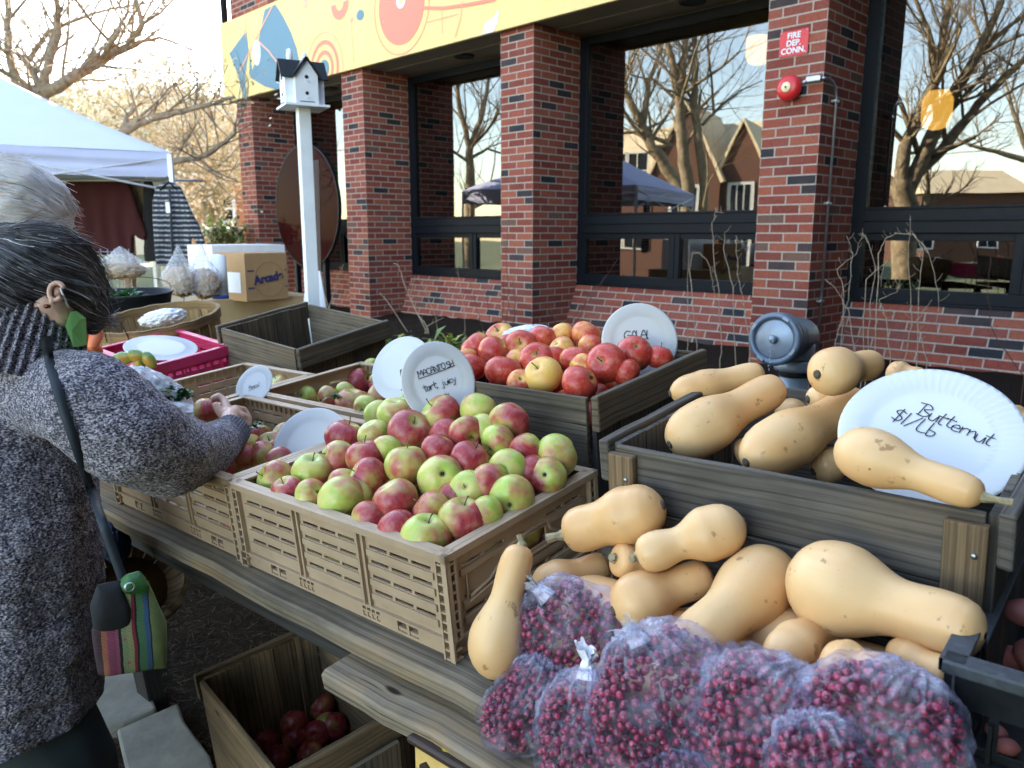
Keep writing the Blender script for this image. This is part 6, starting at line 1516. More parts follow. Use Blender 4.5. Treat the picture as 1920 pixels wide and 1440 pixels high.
p=at(404,560,6.0); carton(p,.62,.42,.40,yaw_-.12,M['white'],'tall white carton behind the brown box on the covered table')
p=at(398,566,5.55)
b=MB(); b.lathe([(.001,0),(.055,0),(.055,.05)],24); b.lathe([(.056,.0),(.056,.03)],24,mi=1); b.lathe([(.055,.03),(.055,.30),(.001,.31)],24); o=b.build('paper_roll',[M['white'],M['blue_ink']],mat=Matrix.Translation(at(414,560,5.5))); tag(o,'white roll with a blue band standing left of the brown box','roll')
# bags of bread / noodles
for i,(x,y,rx,ry,l,cm_) in enumerate(((338,520,33,40,'clear bag of pale rolls with green leaves, left of two bags','beige'),(382,522,32,42,'clear bag of brown noodles, right of two bags beside the carton','cardboard'),(228,498,48,24,'shiny plastic bags of goods under the red sweater','film_white'))):
    c_=at(x,y,5.3+.1*i); o=crumple('food_bag',c_,rx,ry,28,0,M['film_food'],i*2.2+1,l,'bag','bags of food on the far table',amp=.09,pinch=True)
    inner=crumple('contents',c_-Vector((0,0,.035)),rx*.8,ry*.62,20,0,M['cardboard'] if i==1 else M['tan_cloth'],i+8,None,None,amp=.2); inner.parent=o; inner.matrix_parent_inverse=o.matrix_world.inverted()
# wire rack far left
e=empty('wire_rack',at(175,520,5.6),label='thin wire grid rack below the red sweater',cat='rack'); b=MB()
for k in range(12): b.tube([(-.28+.05*k,0,-.6),(-.28+.05*k,0,.2)],.003,4)
for k in range(9): b.tube([(-.28,0,-.5+k*.085),(.27,0,-.5+k*.085)],.003,4)
b.build('grid',M['metal'],e)
# ================================================================== canopy tent and the clothes under it
cz=at(318,285,7.0); lo=at(318,332,7.0)
ct=empty('canopy_tent',Vector((cz.x,cz.y,gz(cz.x,cz.y))),label='white pop-up canopy tent at the left edge',cat='tent')
hz=cz.z-gz(cz.x,cz.y); vh=cz.z-lo.z
fd_=Vector((-.88,-.47,0)).normalized(); sd_=Vector((-.47,.88,0)).normalized(); S_=3.0
cor=[Vector((0,0,hz)),fd_*S_+Vector((0,0,hz)),fd_*S_+sd_*S_+Vector((0,0,hz)),sd_*S_+Vector((0,0,hz))]; apex=(cor[0]+cor[2])/2+Vector((0,0,.86))
b=MB(); 
for i in range(4):
    A0=cor[i];B0=cor[(i+1)%4]; n=14; vs=[];fs=[]
    for j in range(n+1):
        for k in range(n+1):
            u=k/n; v_=j/n; p=A0.lerp(B0,u).lerp(apex,v_); p.z-=.05*math.sin(math.pi*v_)*(.6+.4*math.sin(math.pi*u)); vs.append(p)
    fs=[[j*(n+1)+k,j*(n+1)+k+1,(j+1)*(n+1)+k+1,(j+1)*(n+1)+k] for j in range(n) for k in range(n)]; b.add(vs,fs,None,0,True)
b.build('roof',M['canopy'],ct,merge=True)
for i in range(4):
    b=MB(); A0=cor[i];B0=cor[(i+1)%4]; n=60;vs=[]; nrm=(B0-A0).cross(Vector((0,0,1))).normalized()
    for k in range(n+1):
        t_=k/n; p=A0.lerp(B0,t_)
        for j in range(9): 
            s_=j/8; w_=.018*math.sin(s_*14+t_*3)*(.5+.5*math.sin(t_*4+i))*(1-abs(2*s_-1))+.01*s_*noise.noise(Vector((t_*9,s_*2,i))); vs.append(p+nrm*w_-Vector((0,0,vh*s_+.006*math.sin(t_*9))))
    b.add(vs,[[k*9+j,k*9+j+1,(k+1)*9+j+1,(k+1)*9+j] for k in range(n) for j in range(8)],None,0,True); b.build('valance',M['canopy'],ct)
for i in range(4):
    b=MB(); p=cor[i]; b.box((p.x-.02,p.y-.02,-.1),(p.x+.02,p.y+.02,hz-.02)); b.build('leg',M['white'],ct)
b=MB(); p=cor[0]; 
for k in range(2): b.tube([cor[0]+Vector((0,0,-.05-.28*k)),cor[0].lerp(cor[1],.5)+Vector((0,0,-.33+.28*k)),cor[1]+Vector((0,0,-.05-.28*k))],.010,6)
b.build('truss',M['white'],ct)
b=MB(); r0_=at(110,338,7.15);r1_=at(380,338,7.15); b.tube([r0_,r1_],.012,8); o=b.build('clothes_rail',M['metal']); tag(o,'thin metal rail under the tent valance from which the garments hang','rail')
def garment(pxs,Y,mat,name,label,cat,thick=.07,extra=None,hem=0):
    # outline in the photo, given real thickness and folds
    P=[at(x,y,Y) for x,y in pxs]; c_=sum(P,Vector())/len(P); e=empty(name,c_,label=label,cat=cat,group=None)
    bm=bmesh.new(); fr=[bm.verts.new(p-c_+Vector((0,-thick/2,0))) for p in P]; f_=bm.faces.new(fr); ex=bmesh.ops.extrude_face_region(bm,geom=[f_]); 
    for g_ in ex['geom']:
        if isinstance(g_,bmesh.types.BMVert): g_.co.y+=thick
    me=bpy.data.meshes.new(name); bm.to_mesh(me); bm.free(); o=bpy.data.objects.new('tmp',me); C.objects.link(o)
    m_=o.modifiers.new('r','REMESH'); m_.mode='VOXEL'; m_.voxel_size=.013; s_=o.modifiers.new('s','SMOOTH'); s_.iterations=10
    dg=bpy.context.evaluated_depsgraph_get(); me2=bpy.data.meshes.new_from_object(o.evaluated_get(dg)); bpy.data.objects.remove(o)
    for v in me2.vertices: v.co.y+=.018*math.sin(v.co.x*38+3*noise.noise(v.co*3))*(.5-v.co.z)+.02*noise.noise(v.co*4)
    me2.materials.clear(); me2.materials.append(mat); me2.polygons.foreach_set('use_smooth',[True]*len(me2.polygons)); mesh_obj('cloth',me2,e); return e
garment([(128,338),(235,336),(246,352),(262,395),(276,440),(272,452),(258,446),(250,430),(250,475),(150,480),(148,430),(138,446),(118,440),(116,420),(118,370)],7.2,M['maroon'],'sweater_on_hanger','dark red sweater hanging under the tent','sweater')
garment([(240,336),(262,338),(274,362),(276,410),(272,432),(258,405),(246,372)],7.35,M['beige'],'beige_garment','beige garment hanging right behind the red sweater','garment',.05)
garment([(270,336),(283,336),(290,360),(292,420),(300,490),(272,490),(270,400)],7.25,M['blackcloth'],'black_garment','narrow black garment hanging left of the patterned coat','garment',.06)
t=NT('fair_isle_knit'); v=t.coord('Object'); w=t.node('ShaderNodeTexWave',wave_type='BANDS',bands_direction='Z'); t.link(v,w.inputs[0]); w.inputs['Scale'].default_value=7.5; w.inputs['Distortion'].default_value=1.2
ch=t.node('ShaderNodeTexChecker'); t.link(v,ch.inputs[0]); ch.inputs['Scale'].default_value=45
w2=t.node('ShaderNodeTexWave',wave_type='BANDS',bands_direction='Z'); t.link(v,w2.inputs[0]); w2.inputs['Scale'].default_value=2.1
c=t.ramp(w.outputs[1],[(0,(.012,.016,.03)),(.38,(.012,.016,.03)),(.42,(.10,.11,.13)),(.62,(.26,.27,.29)),(.66,(.04,.05,.08)),(.85,(.42,.42,.42)),(1,(.10,.11,.14))],'CONSTANT')
c=t.mix(t.math('MULTIPLY',ch.outputs[1],.5),c,(.015,.02,.035)); t.P(color=c,rough=.95); M['isle']=t.m
ge=garment([(292,352),(308,341),(322,341),(338,350),(352,380),(372,425),(384,455),(372,462),(360,440),(354,415),(364,495),(326,500),(296,498),(289,430),(287,380)],6.85,M['isle'],'patterned_coat','grey and navy patterned knit coat on a black hanger','coat',.06)
b=MB(); c_=ge.location; h0=[at(300,356,6.82)-c_,at(316,341,6.82)-c_,at(332,356,6.82)-c_]; b.tube(h0,.009,6); b.tube([at(316,341,6.82)-c_,at(316,334,6.82)-c_,at(313,330,6.82)-c_],.004,6); b.build('hanger',M['black_plastic'],ge)
b=MB(); b.box((-.012,-.008,-.05),(.022,-.002,.04),M=Matrix.Translation(at(314,388,6.77)-c_)); b.build('price_tag',M['white'],ge)
b=MB(); b.tube([at(318,352,6.78)-c_,at(320,400,6.78)-c_,at(322,450,6.78)-c_,at(326,498,6.78)-c_],.010,5); b.build('zip',M['strap'],ge)
# small people-height shapes further back are left out; a low hedge and shrub by the pier
def shrub(px,py,Y,rx,ry,n,mats,label,cat='shrub',L=.05,name='shrub'):
    p=at(px,py,Y); g=gz(p.x,p.y); e=empty(name,Vector((p.x,p.y,g)),label=label,cat=cat); b=MB(); s_=pxr(1,p)
    for k in range(n):
        d=Vector((random.gauss(0,.42)*rx*s_,random.gauss(0,.42)*rx*s_,random.gauss(0,.42)*ry*s_)); a=random.uniform(0,6.28); el=random.uniform(-.6,1.2); dr=Vector((math.cos(a)*math.cos(el),math.sin(a)*math.cos(el),math.sin(el))); c_=d+Vector((0,0,p.z-g)); s2=dr.cross(Vector((0,0,1))).normalized()*L*.28; l=L*random.uniform(.6,1.3)
        b.add([c_,c_+dr*l*.5+s2,c_+dr*l,c_+dr*l*.5-s2],[[0,1,2,3]],None,random.randrange(len(mats)))
    b.build('foliage',mats,e); b=MB()
    for k in range(9):
        a=k*.7; b.tube([(0,0,0),(math.cos(a)*rx*s_*.3,math.sin(a)*rx*s_*.3,(p.z-g)*.6),(math.cos(a)*rx*s_*.6,math.sin(a)*rx*s_*.6,(p.z-g)*1.05)],[.02,.012,.005],5)
    b.build('stems',M['bark'],e)
shrub(420,442,11.5,42,26,1500,[M['leafg'],M['leafy']],'sunlit green and yellow shrub by the leftmost pier',L=.10)
shrub(100,470,14,80,40,1200,[M['leafg'],M['leafd']],'dark hedge seen under the tent behind the garments',L=.12)
# weeds and dry stalks at the foot of the wall
wd=[(790,626,4.3,70,26,'broad leaved green weeds behind the MACANTOSH plate'),(870,628,4.5,40,24,'darker green weeds just left of the orange-red apples'),(640,600,7.0,30,24,'small weeds at the foot of the second pier')]
for x,y,Y,rx,ry,l in wd:
    p=at(x,y,Y); g=gz(p.x,p.y); b=MB(); s_=pxr(1,p)
    for k in range(46):
        c_=Vector((random.uniform(-1,1)*rx*s_,random.uniform(-.3,.3),(p.z-g)-ry*s_*1.1)); a=random.uniform(0,6.28); d=Vector((math.cos(a)*.8,math.sin(a)*.8,random.uniform(.3,1.3))).normalized(); L_=random.uniform(.08,.20); sd=d.cross(Vector((0,0,1))).normalized()*.014*random.uniform(.6,1.5)
        b.add([c_,c_+d*L_*.5+sd,c_+d*L_-Vector((0,0,L_*.3)),c_+d*L_*.5-sd],[[0,1,2,3]],None,random.randrange(2))
        b.tube([c_-Vector((0,0,max(.01,c_.z))),c_],.003,4,mi=0,cap=False)
    o=b.build('weeds',[M['leafg'],simple('yellow_green_leaf',(.28,.30,.05),.6,var=.4,scale=9)],mat=Matrix.Translation((p.x,p.y,g))); tag(o,l,'weeds')
def Z5(X,Y): return 1000+.47917*X,380+.47917*Y
def Z4b(X,Y): return 400+.3125*X,380+.3125*Y
def stalks(lst,Z,off,label,mat,rad=.0035,tw=True):
    pts0=[fac(*Z(*lst[0][0]),off)]; x0,z0=pts0[0]; base=F(x0,off,z0); g=gz(base.x,base.y); e=empty('dry_plant',Vector((base.x,base.y,g)),label=label,cat='plant',group='dry stalks along the wall')
    for st in lst:
        P=[F(fac(*Z(*q),off)[0],off+.03*noise.noise(Vector((q[0],q[1],0))),fac(*Z(*q),off)[1]) for q in st]; P=[Vector((P[0].x,P[0].y,g-.02))]+P
        sm=[]
        for i in range(len(P)-1):
            for k in range(4): sm.append(P[i].lerp(P[i+1],k/4)+Vector((random.uniform(-.006,.006),random.uniform(-.006,.006),0)))
        sm.append(P[-1]); b=MB(); n=len(sm); b.tube([p-e.location for p in sm],[rad*(1.1-.75*k/n) for k in range(n)],5)
        if tw:
            for k in range(n//3,n-1):
                if random.random()<.6:
                    d=Vector((random.uniform(-1,1),random.uniform(-1,1),random.uniform(-.1,1)))*.045; b.tube([sm[k]-e.location,sm[k]-e.location+d*.6,sm[k]-e.location+d+Vector((0,0,.012))],[rad*.5,rad*.35,rad*.25],4)
        b.build('stalk',mat,e)
stalks([[(605,560),(605,330),(608,165)],[(640,560),(610,260),(625,200),(650,195),(685,230),(705,330),(712,400)]],Z5,-.30,'pale dry stalks arching before the middle window, left of the near pier',M['dry'])
stalks([[(735,560),(725,350),(705,200),(700,80),(712,35),(745,40)],[(790,640),(780,330),(745,180),(750,120),(775,90)],[(850,560),(825,400),(798,280),(795,160),(830,150)]],Z5,-.34,'three tall curved pale stalks against the middle window',M['dry'])
stalks([[(1180,560),(1200,480),(1230,380),(1250,200),(1225,130)],[(1200,600),(1215,350),(1190,260),(1260,200),(1290,120)],[(1260,600),(1230,420),(1180,330),(1140,300)]],Z5,-.30,'tangled pale stalks hugging the right side of the near pier',M['dry'])
stalks([[(1310,600),(1315,400),(1340,250),(1300,130),(1280,120)],[(1335,600),(1350,200),(1380,140),(1420,120),(1490,125),(1550,200),(1585,350),(1580,500)],[(1400,640),(1380,450),(1350,380),(1420,350),(1435,300)],[(1290,600),(1300,300),(1370,240),(1360,330)]],Z5,-.36,'bushy pale stalks arching across the right window',M['dry'])
stalks([[(1450,620),(1480,480),(1478,380),(1465,200),(1475,50)],[(1500,620),(1510,350),(1525,190),(1480,110)],[(1540,620),(1500,460),(1560,380)]],Z5,-.28,'straight tall pale stalk rising in the middle of the right window',M['dry'])
stalks([[(1920,680),(1830,560),(1790,480),(1778,340),(1790,215)]],Z5,-.30,'single dark reddish stalk at the far right window',M['drydark'])
stalks([[(140,480),(180,420),(230,370),(330,220)],[(160,480),(220,360),(300,270)],[(90,480),(70,420)]],Z5,-.28,'dark reddish stalks leaning right of the third pier',M['drydark'],.004)
stalks([[(690,655),(740,480),(780,370)],[(700,655),(650,500)]],Z4b,-.35,'pale stalk leaning between the two left piers',M['dry'],.006)
stalks([[(1270,750),(1180,580),(1130,430),(1110,370),(1080,365)],[(1170,780),(1050,600),(1000,540)],[(1290,760),(1210,640),(1180,560),(1210,440)],[(1280,740),(1380,690)]],Z4b,-.35,'thick bent pale stalks right of the second pier',M['dry'],.006)
stalks([[(1510,720),(1500,620),(1490,550),(1465,400)],[(1340,700),(1280,550),(1230,450)]],Z4b,-.3,'thin pale stalks before the second window',M['dry'],.003)
stalks([[(1620,780),(1600,700),(1570,600),(1540,470)],[(1660,760),(1640,560),(1620,500)]],Z4b,-.3,'dark thin stalks left of the third pier',M['drydark'],.004)
stalks([[(1745,760),(1770,640),(1770,500),(1755,330),(1775,70)],[(1720,760),(1740,600),(1745,420)],[(1800,760),(1810,600),(1790,440)]],Z4b,-.18,'dark beaded seed stalk standing before the third pier',M['drydark'],.005)
# ================================================================== trees
def grow(b,p,d,L,r,depth,rnd,mi=0,leaves=None,spread=.6,minr=.004,up=.10):
    n=4; pts=[p]; q=p.copy(); dd=d.normalized()
    for k in range(n):
        dd=(dd+Vector((rnd.uniform(-1,1),rnd.uniform(-1,1),rnd.uniform(-.7,1)))*.17+Vector((0,0,up*.2))).normalized(); q=q+dd*L/n; pts.append(q.copy())
    b.tube(pts,[r*(1-.45*k/n) for k in range(n+1)],6 if r>.03 else (4 if r>.012 else 3),mi=mi,cap=False)
    if depth<=0 or r<minr:
        if leaves is not None: leaves.append(q.copy())
        return
    for k in range(1,n+1):
        for _ in range(2 if k==n else 1):
            if k<n and rnd.random()<.25: continue
            a=Vector((rnd.uniform(-1,1),rnd.uniform(-1,1),rnd.uniform(-.6,1))).normalized(); nd=(dd*(1-spread*.6)+a*spread).normalized()
            grow(b,pts[k],nd,L*rnd.uniform(.55,.8),r*(1-.45*k/n)*rnd.uniform(.45,.7),depth-1,rnd,mi,leaves,spread,minr,up)
def tree(base,limbs,label,seed,depth=3,leafn=0,leafmat=None,leafL=.12,name='bare_tree',sub=1.2,cat='tree',barkm=None):
    rnd=random.Random(seed); e=empty(name,base,label=label,cat=cat); tips=[]
    tr=MB(); br=MB()
    for li,(P,r0_,r1_) in enumerate(limbs):
        pts=[Vector(p)-Vector(base) for p in P]; sm=[]
        for i in range(len(pts)-1):
            for k in range(4): sm.append(pts[i].lerp(pts[i+1],k/4)+Vector((rnd.uniform(-1,1),rnd.uniform(-1,1),rnd.uniform(-1,1)))*r0_*.18)
        sm.append(pts[-1]); n=len(sm); rr=[r0_+(r1_-r0_)*k/(n-1) for k in range(n)]
        (tr if li==0 else br).tube(sm,rr,9,cap=False)
        for k in range(2,n):
            if rnd.random()<(.8 if li else .4):
                t_=(sm[k]-sm[k-1]).normalized(); a=Vector((rnd.uniform(-1,1),rnd.uniform(-1,1),rnd.uniform(-.3,1))).normalized(); grow(br,sm[k],(t_*.5+a*.8),sub*rnd.uniform(.5,1.1),rr[k]*rnd.uniform(.28,.5),depth,rnd,0,tips)
    bk=barkm or M['bark']; tr.build('trunk',bk,e); br.build('branches',bk,e)
    if leafn and tips:
        lf=MB()
        for _ in range(leafn):
            c_=rnd.choice(tips)+Vector((rnd.gauss(0,.12),rnd.gauss(0,.12),rnd.gauss(0,.12))); a=rnd.uniform(0,6.28); el=rnd.uniform(-1,1); d=Vector((math.cos(a)*math.cos(el),math.sin(a)*math.cos(el),math.sin(el))); s2=d.orthogonal().normalized()*leafL*.3
            lf.add([c_,c_+d*leafL*.5+s2,c_+d*leafL,c_+d*leafL*.5-s2],[[0,1,2,3]])
        lf.build('foliage',leafmat or M['leafy'],e)
    return e
Yt=13.
def tp(x,y,dy=0): return at(x,y,Yt+dy)
bark2=simple('sunlit_locust_bark',(.20,.15,.10),.9,var=.5,scale=14,bump=.8,bdist=.02)
b0=tp(80,520); b0.z=gh(b0.x,b0.y)
tree(b0,[([b0,tp(80,300),tp(78,175)],.17,.12),
 ([tp(78,175),tp(30,160),tp(16,90),tp(14,0),tp(10,-120)],.09,.03),([tp(78,175),tp(62,130),tp(30,100),tp(0,90,-1)],.06,.02),
 ([tp(80,172),tp(88,130),tp(108,60),tp(108,0),tp(104,-120)],.085,.03),
 ([tp(82,175),tp(130,150),tp(190,112,.5),tp(240,85,.5),tp(266,50),tp(258,10),tp(240,-60)],.10,.02),
 ([tp(190,112,.5),tp(215,70),tp(240,20,.5),tp(250,-60,.5)],.05,.012),([tp(82,172),tp(50,120,1),tp(90,60,1),tp(170,25,1),tp(330,-5,1.5)],.06,.012),
 ([tp(240,85,.5),tp(300,70,1),tp(350,88,1),tp(400,118,1)],.035,.006),([tp(266,45),tp(300,25),tp(340,-15)],.03,.008),([tp(130,150),tp(200,150,1),tp(290,120,2)],.03,.006)],
 'large bare tree spreading pale limbs behind the white tent',5,depth=2,leafn=260,leafL=.08,sub=1.25,barkm=bark2)
Yt=10.5
b1=tp(236,520); b1.z=gh(b1.x,b1.y)
tree(b1,[([b1,tp(236,330),tp(232,245)],.10,.07),([tp(232,245),tp(270,225),tp(330,210),tp(375,200),tp(440,182)],.065,.02),([tp(232,245),tp(240,215),tp(262,195)],.05,.01),([tp(236,330),tp(330,302),tp(372,296),tp(400,282),tp(440,250),tp(438,230)],.05,.02),([tp(372,296),tp(400,320),tp(446,340)],.02,.008),([tp(345,275),tp(352,270),tp(372,298)],.014,.02)],
 'smaller bare tree whose limb reaches the leftmost pier',8,depth=2,leafn=160,leafL=.06,sub=.7,barkm=bark2)
# dense pale twiggy trees further back
for i,(x,y,Y,r_,n,l) in enumerate(((300,330,17,72,4,'dense twiggy tree with pale yellow leaves behind the tent corner'),(395,320,19,72,4,'dense twiggy yellow tree just left of the brick building'),(190,290,20,70,4,'twiggy pale tree above the tent roof'),(385,270,23,52,4,'hazy yellow treetop left of the banner'),(60,330,22,90,4,'twiggy tree behind the left part of the tent'))):
    p=at(x,y,Y); g=gh(p.x,p.y); s_=pxr(1,p); base=Vector((p.x,p.y,g)); hgt=p.z-g; limbs=[([base,base+Vector((0,0,max(.5,hgt*.4)))],.16,.13)]
    rnd=random.Random(i*7+1)
    for k in range(7):
        a=k*.9+i; e1=p+Vector((math.cos(a)*r_*s_*.8,math.sin(a)*r_*s_*.8,r_*s_*rnd.uniform(-.3,.7))); limbs.append(([base+Vector((0,0,max(.4,hgt*.38))),(base+Vector((0,0,hgt*.7))).lerp(e1,.4),e1],.08,.02))
    tree(base,limbs,l,i+20,depth=3,leafn=3800,leafL=.12,sub=1.5,barkm=M['twig'],leafmat=M['leafy'],name='yellow_tree')
# ================================================================== buildings beyond
def house(name,corner,yaw,w,d,h,wallm,label,wins=(),roof='flat',roofm=None,trim=None,rh=3,gables=()):
    e=empty(name,mat=Matrix.Translation(corner)@Matrix.Rotation(yaw,4,'Z'),label=label,cat='building')
    b=MB(); b.box((0,0,-1),(w,d,h)); b.build('wall',wallm,e)
    if roof=='flat': b=MB(); b.box((-.3,-.3,h),(w+.3,d+.3,h+.35)); b.build('cornice',trim or M['white'],e)
    else:
        b=MB(); b.add([(-.3,-.4,h),(w+.3,-.4,h),(w+.3,d/2,h+rh),(-.3,d/2,h+rh),(w+.3,d+.4,h),(-.3,d+.4,h)],[[0,1,2,3],[3,2,4,5],[0,3,5],[1,4,2]]); b.build('roof',roofm,e)
    for (x,z,ww,hh) in wins:
        wd_=empty('window'); wd_.parent=e
        f=MB(); t_=.09
        f.box((x-t_,-.08,z-t_),(x+ww+t_,-.002,z)); f.box((x-t_,-.08,z+hh),(x+ww+t_,-.002,z+hh+t_)); f.box((x-t_,-.08,z),(x,-.002,z+hh)); f.box((x+ww,-.08,z),(x+ww+t_,-.002,z+hh)); f.box((x+ww/2-.03,-.06,z),(x+ww/2+.03,-.002,z+hh)); f.box((x,-.06,z+hh/2-.03),(x+ww,-.002,z+hh/2+.03))
        f.build('frame',trim or M['white'],wd_); g=MB(); g.box((x,-.03,z),(x+ww,-.01,z+hh)); g.build('pane',M['frame'],wd_)
    for (x,gw,gd) in gables:
        b=MB(); zt=h+gw*.95
        b.add([(x,-gd,-1),(x+gw,-gd,-1),(x+gw,-gd,h),(x+gw/2,-gd,zt),(x,-gd,h),(x,0,-1),(x+gw,0,-1),(x+gw,0,h),(x+gw/2,d*.45,zt),(x,0,h)],[[0,1,2,3,4],[1,6,7,2],[5,0,4,9]]); b.build('gable',wallm,e)
        b=MB(); b.add([(x-.25,-gd-.2,h-.25),(x+gw/2,-gd-.2,zt+.2),(x+gw/2,d*.5,zt+.2),(x-.25,d*.2,h-.25),(x+gw+.25,-gd-.2,h-.25),(x+gw+.25,d*.2,h-.25)],[[0,1,2,3],[1,4,5,2]]); o=b.build('gable_roof',roofm,e); s_=o.modifiers.new('t','SOLIDIFY'); s_.thickness=.2
        for z,hh,ww in ((h*.12,h*.3,gw*.36),(h*.55,h*.36,gw*.36)):
            wd_=empty('window'); wd_.parent=e; f=MB(); x0=x+gw/2-ww/2; f.box((x0-.15,-gd-.08,z-.15),(x0+ww+.15,-gd-.002,z+hh+.15)); f.build('frame',trim or M['white'],wd_)
            for q in range(3): g=MB(); g.box((x0+ww*q/3+.04,-gd-.10,z),(x0+ww*(q+1)/3-.04,-gd-.085,z+hh)); g.build('pane',M['frame'],wd_)
    return e
beige=simple('beige_stucco',(.42,.36,.27),.9,var=.1,scale=.6); brick_far=simple('far_orange_brick',(.42,.17,.09),.9,var=.12,scale=2)
q=at(90,440,34); house('beige_building',Vector((q.x-3,q.y,gh(q.x,q.y)-.5)),R(-12),9.5,9,at(120,195,34).z-gh(q.x,q.y)+.5,beige,'beige building with a pale cornice far behind the tent',wins=[(1.5+2.4*k,z,1.1,1.7) for k in range(3) for z in (2.0,5.0)],trim=simple('pale_trim',(.62,.62,.6),.8))
q=at(360,440,27); house('low_brick_building',Vector((q.x,q.y,gh(q.x,q.y)-.5)),R(-5),7,6,at(400,235,27).z-gh(q.x,q.y)+.5,brick_far,'orange brick building with white trimmed windows behind the shrub by the leftmost pier',wins=[(.62,1.75,.9,.8),(2.6,1.75,.9,.8),(.62,3.6,.9,1.1),(2.6,3.6,.9,1.1)])
# ================================================================== the street behind the camera (seen mirrored in the windows)
PN=FP.dot(FN)+.69
def mirror(p): p=Vector(p); return p-FN*(2*(p.dot(FN)-PN))
def mv(x,y,Yv): return mirror(at(x,y,Yv))          # the real place of something seen at x,y in the glass
def groundz(p): return Vector((p.x,p.y,gh(p.x,p.y)))
def vt(pts,D): return [mv(x,y,D) for x,y in pts]
bark3=simple('pale_grey_brown_bark',(.27,.21,.13),.9,var=.45,scale=9,bump=.8,bdist=.03)
D=22.
B=groundz(mv(1300,430,D)); tree(B,[([B,mv(1290,380,D),mv(1260,330,D),mv(1225,280,D),mv(1200,230,D)],0.203,0.125),([mv(1200,230,D),mv(1180,185,D),mv(1155,150,D),mv(1120,90,D)],0.117,0.047),([mv(1205,235,D),mv(1215,150,D),mv(1235,100,D),mv(1240,20,D)],0.094,0.023),([mv(1225,280,D),mv(1260,275,D),mv(1200,245,D),mv(1150,255,D)],0.078,0.039)],'bare tree across the street mirrored at the left of the middle window',31,depth=2,sub=2.0,barkm=bark3)
D=20.
B=groundz(mv(1292,440,D)); tree(B,[([B,mv(1288,350,D),mv(1275,260,D),mv(1272,180,D)],0.172,0.117),([mv(1272,180,D),mv(1262,120,D),mv(1245,60,D),mv(1235,-40,D)],0.117,0.047),([mv(1272,180,D),mv(1285,110,D),mv(1290,50,D),mv(1290,-60,D)],0.101,0.039),([mv(1272,190,D),mv(1225,150,D),mv(1180,140,D)],0.047,0.016)],'bare tree with a forked trunk across the street mirrored beside it',32,depth=2,sub=1.9,barkm=bark3)
B=groundz(mv(1325,440,D)); tree(B,[([B,mv(1318,350,D),mv(1308,260,D),mv(1300,190,D)],0.133,0.101),([mv(1300,190,D),mv(1308,120,D),mv(1302,50,D),mv(1305,-60,D)],0.094,0.039),([mv(1300,190,D),mv(1280,150,D),mv(1265,110,D)],0.039,0.016),([mv(1318,235,D),mv(1345,205,D),mv(1385,170,D),mv(1430,150,D)],0.047,0.009),([mv(1340,210,D),mv(1335,150,D),mv(1330,60,D),mv(1332,-40,D)],0.039,0.012)],'slim bare tree across the street mirrored right of the forked one',33,depth=3,sub=1.5,barkm=bark3)
D=14.
B=groundz(mv(1700,470,D)); tree(B,[([B,mv(1700,400,D),mv(1692,340,D)],0.234,0.187),([mv(1692,340,D),mv(1700,270,D),mv(1760,130,D),mv(1770,60,D),mv(1790,-60,D)],0.133,0.047),([mv(1700,360,D),mv(1760,230,D),mv(1830,110,D),mv(1880,0,D)],0.148,0.055),([mv(1720,330,D),mv(1790,250,D),mv(1850,180,D),mv(1925,110,D),mv(1990,80,D)],0.101,0.031),([mv(1830,110,D),mv(1870,70,D),mv(1930,20,D)],0.070,0.023),([mv(1760,230,D),mv(1750,150,D),mv(1740,60,D),mv(1700,-40,D)],0.070,0.023),([mv(1730,300,D),mv(1690,200,D),mv(1660,120,D),mv(1640,40,D)],0.055,0.016)],'big leaning bare tree across the street mirrored in the right window',34,depth=3,sub=1.3,barkm=bark3)
D=24.
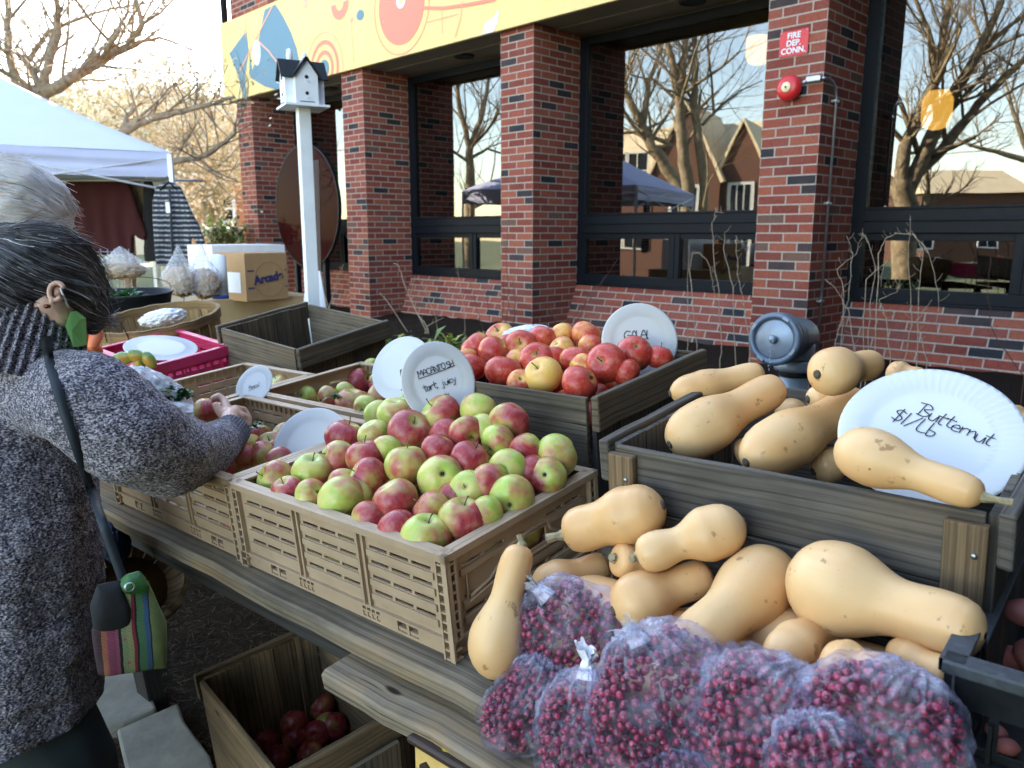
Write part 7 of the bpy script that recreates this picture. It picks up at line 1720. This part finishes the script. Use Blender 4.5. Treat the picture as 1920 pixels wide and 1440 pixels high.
B=groundz(mv(1960,440,D)); tree(B,[([B,mv(1960,330,D),mv(1930,290,D)],0.156,0.109),([mv(1930,300,D),mv(1870,280,D),mv(1820,270,D),mv(1780,250,D)],0.094,0.016),([mv(1930,290,D),mv(1900,200,D),mv(1880,120,D)],0.078,0.023)],'farther bare tree mirrored at the right edge',35,depth=3,sub=1.7,barkm=bark3)
D=17.
B=groundz(mv(880,440,D)); tree(B,[([B,mv(882,330,D),mv(880,280,D)],0.125,0.094),([mv(880,280,D),mv(862,200,D),mv(858,130,D),mv(850,60,D)],0.070,0.023),([mv(880,280,D),mv(905,210,D),mv(915,150,D),mv(925,60,D)],0.070,0.023),([mv(880,300,D),mv(915,280,D),mv(950,290,D)],0.039,0.016)],'bare tree mirrored in the second window',36,depth=3,sub=1.4,barkm=bark3)
# gabled brick school opposite
D=42.
wallo=simple('dark_red_school_brick',(.10,.045,.028),.9,var=.15,scale=1.2); roofo=simple('tan_slate_roof',(.62,.50,.32),.85,var=.08,scale=1.5)
A0=mv(1470,420,D); A1=mv(1060,420,D+6); dirx=(A1-A0); dirx.z=0; Wd=dirx.length; dirx.normalize(); ang=math.atan2(dirx.y,dirx.x)
back=Vector((-dirx.y,dirx.x,0)); 
# the front faces the street: choose the side that looks back to the camera
org=Vector((A0.x,A0.y,gh(A0.x,A0.y)))
if back.dot(A0)>0: O_=org; yawS=ang
else: O_=org+dirx*Wd; yawS=ang+math.pi
hs=mv(1400,330,D).z-O_.z
e=house('school_building',O_,yawS,Wd,12,hs,wallo,'red brick school with two steep gables and tan roof, mirrored in the windows',roof='gable',roofm=roofo,rh=3.6,trim=simple('pale_stone_trim',(.5,.5,.46),.8),gables=((Wd*.08,2.8,1.2),(Wd*.24,4.0,1.6)) if back.dot(A0)<=0 else ((Wd*.05,2.8,1.2),(Wd*.24,4.0,1.6)),wins=[(Wd*k/10,z,1.3,1.8) for k in (1,6,7,8,9) for z in (1.6,5.0)])
D=60; A0=mv(1930,392,D); A1=mv(1740,392,D); dx=(A1-A0); dx.z=0; wl=dx.length; dx.normalize(); 
house('low_hall',groundz(A0),math.atan2(dx.y,dx.x),wl,8,mv(1800,362,D).z-groundz(A0).z,wallo,'long low brick hall far across the lawn, mirrored in the right window',roof='gable',roofm=roofo,rh=2,wins=[(2+5*k,1.2,1.5,1.5) for k in range(5)])
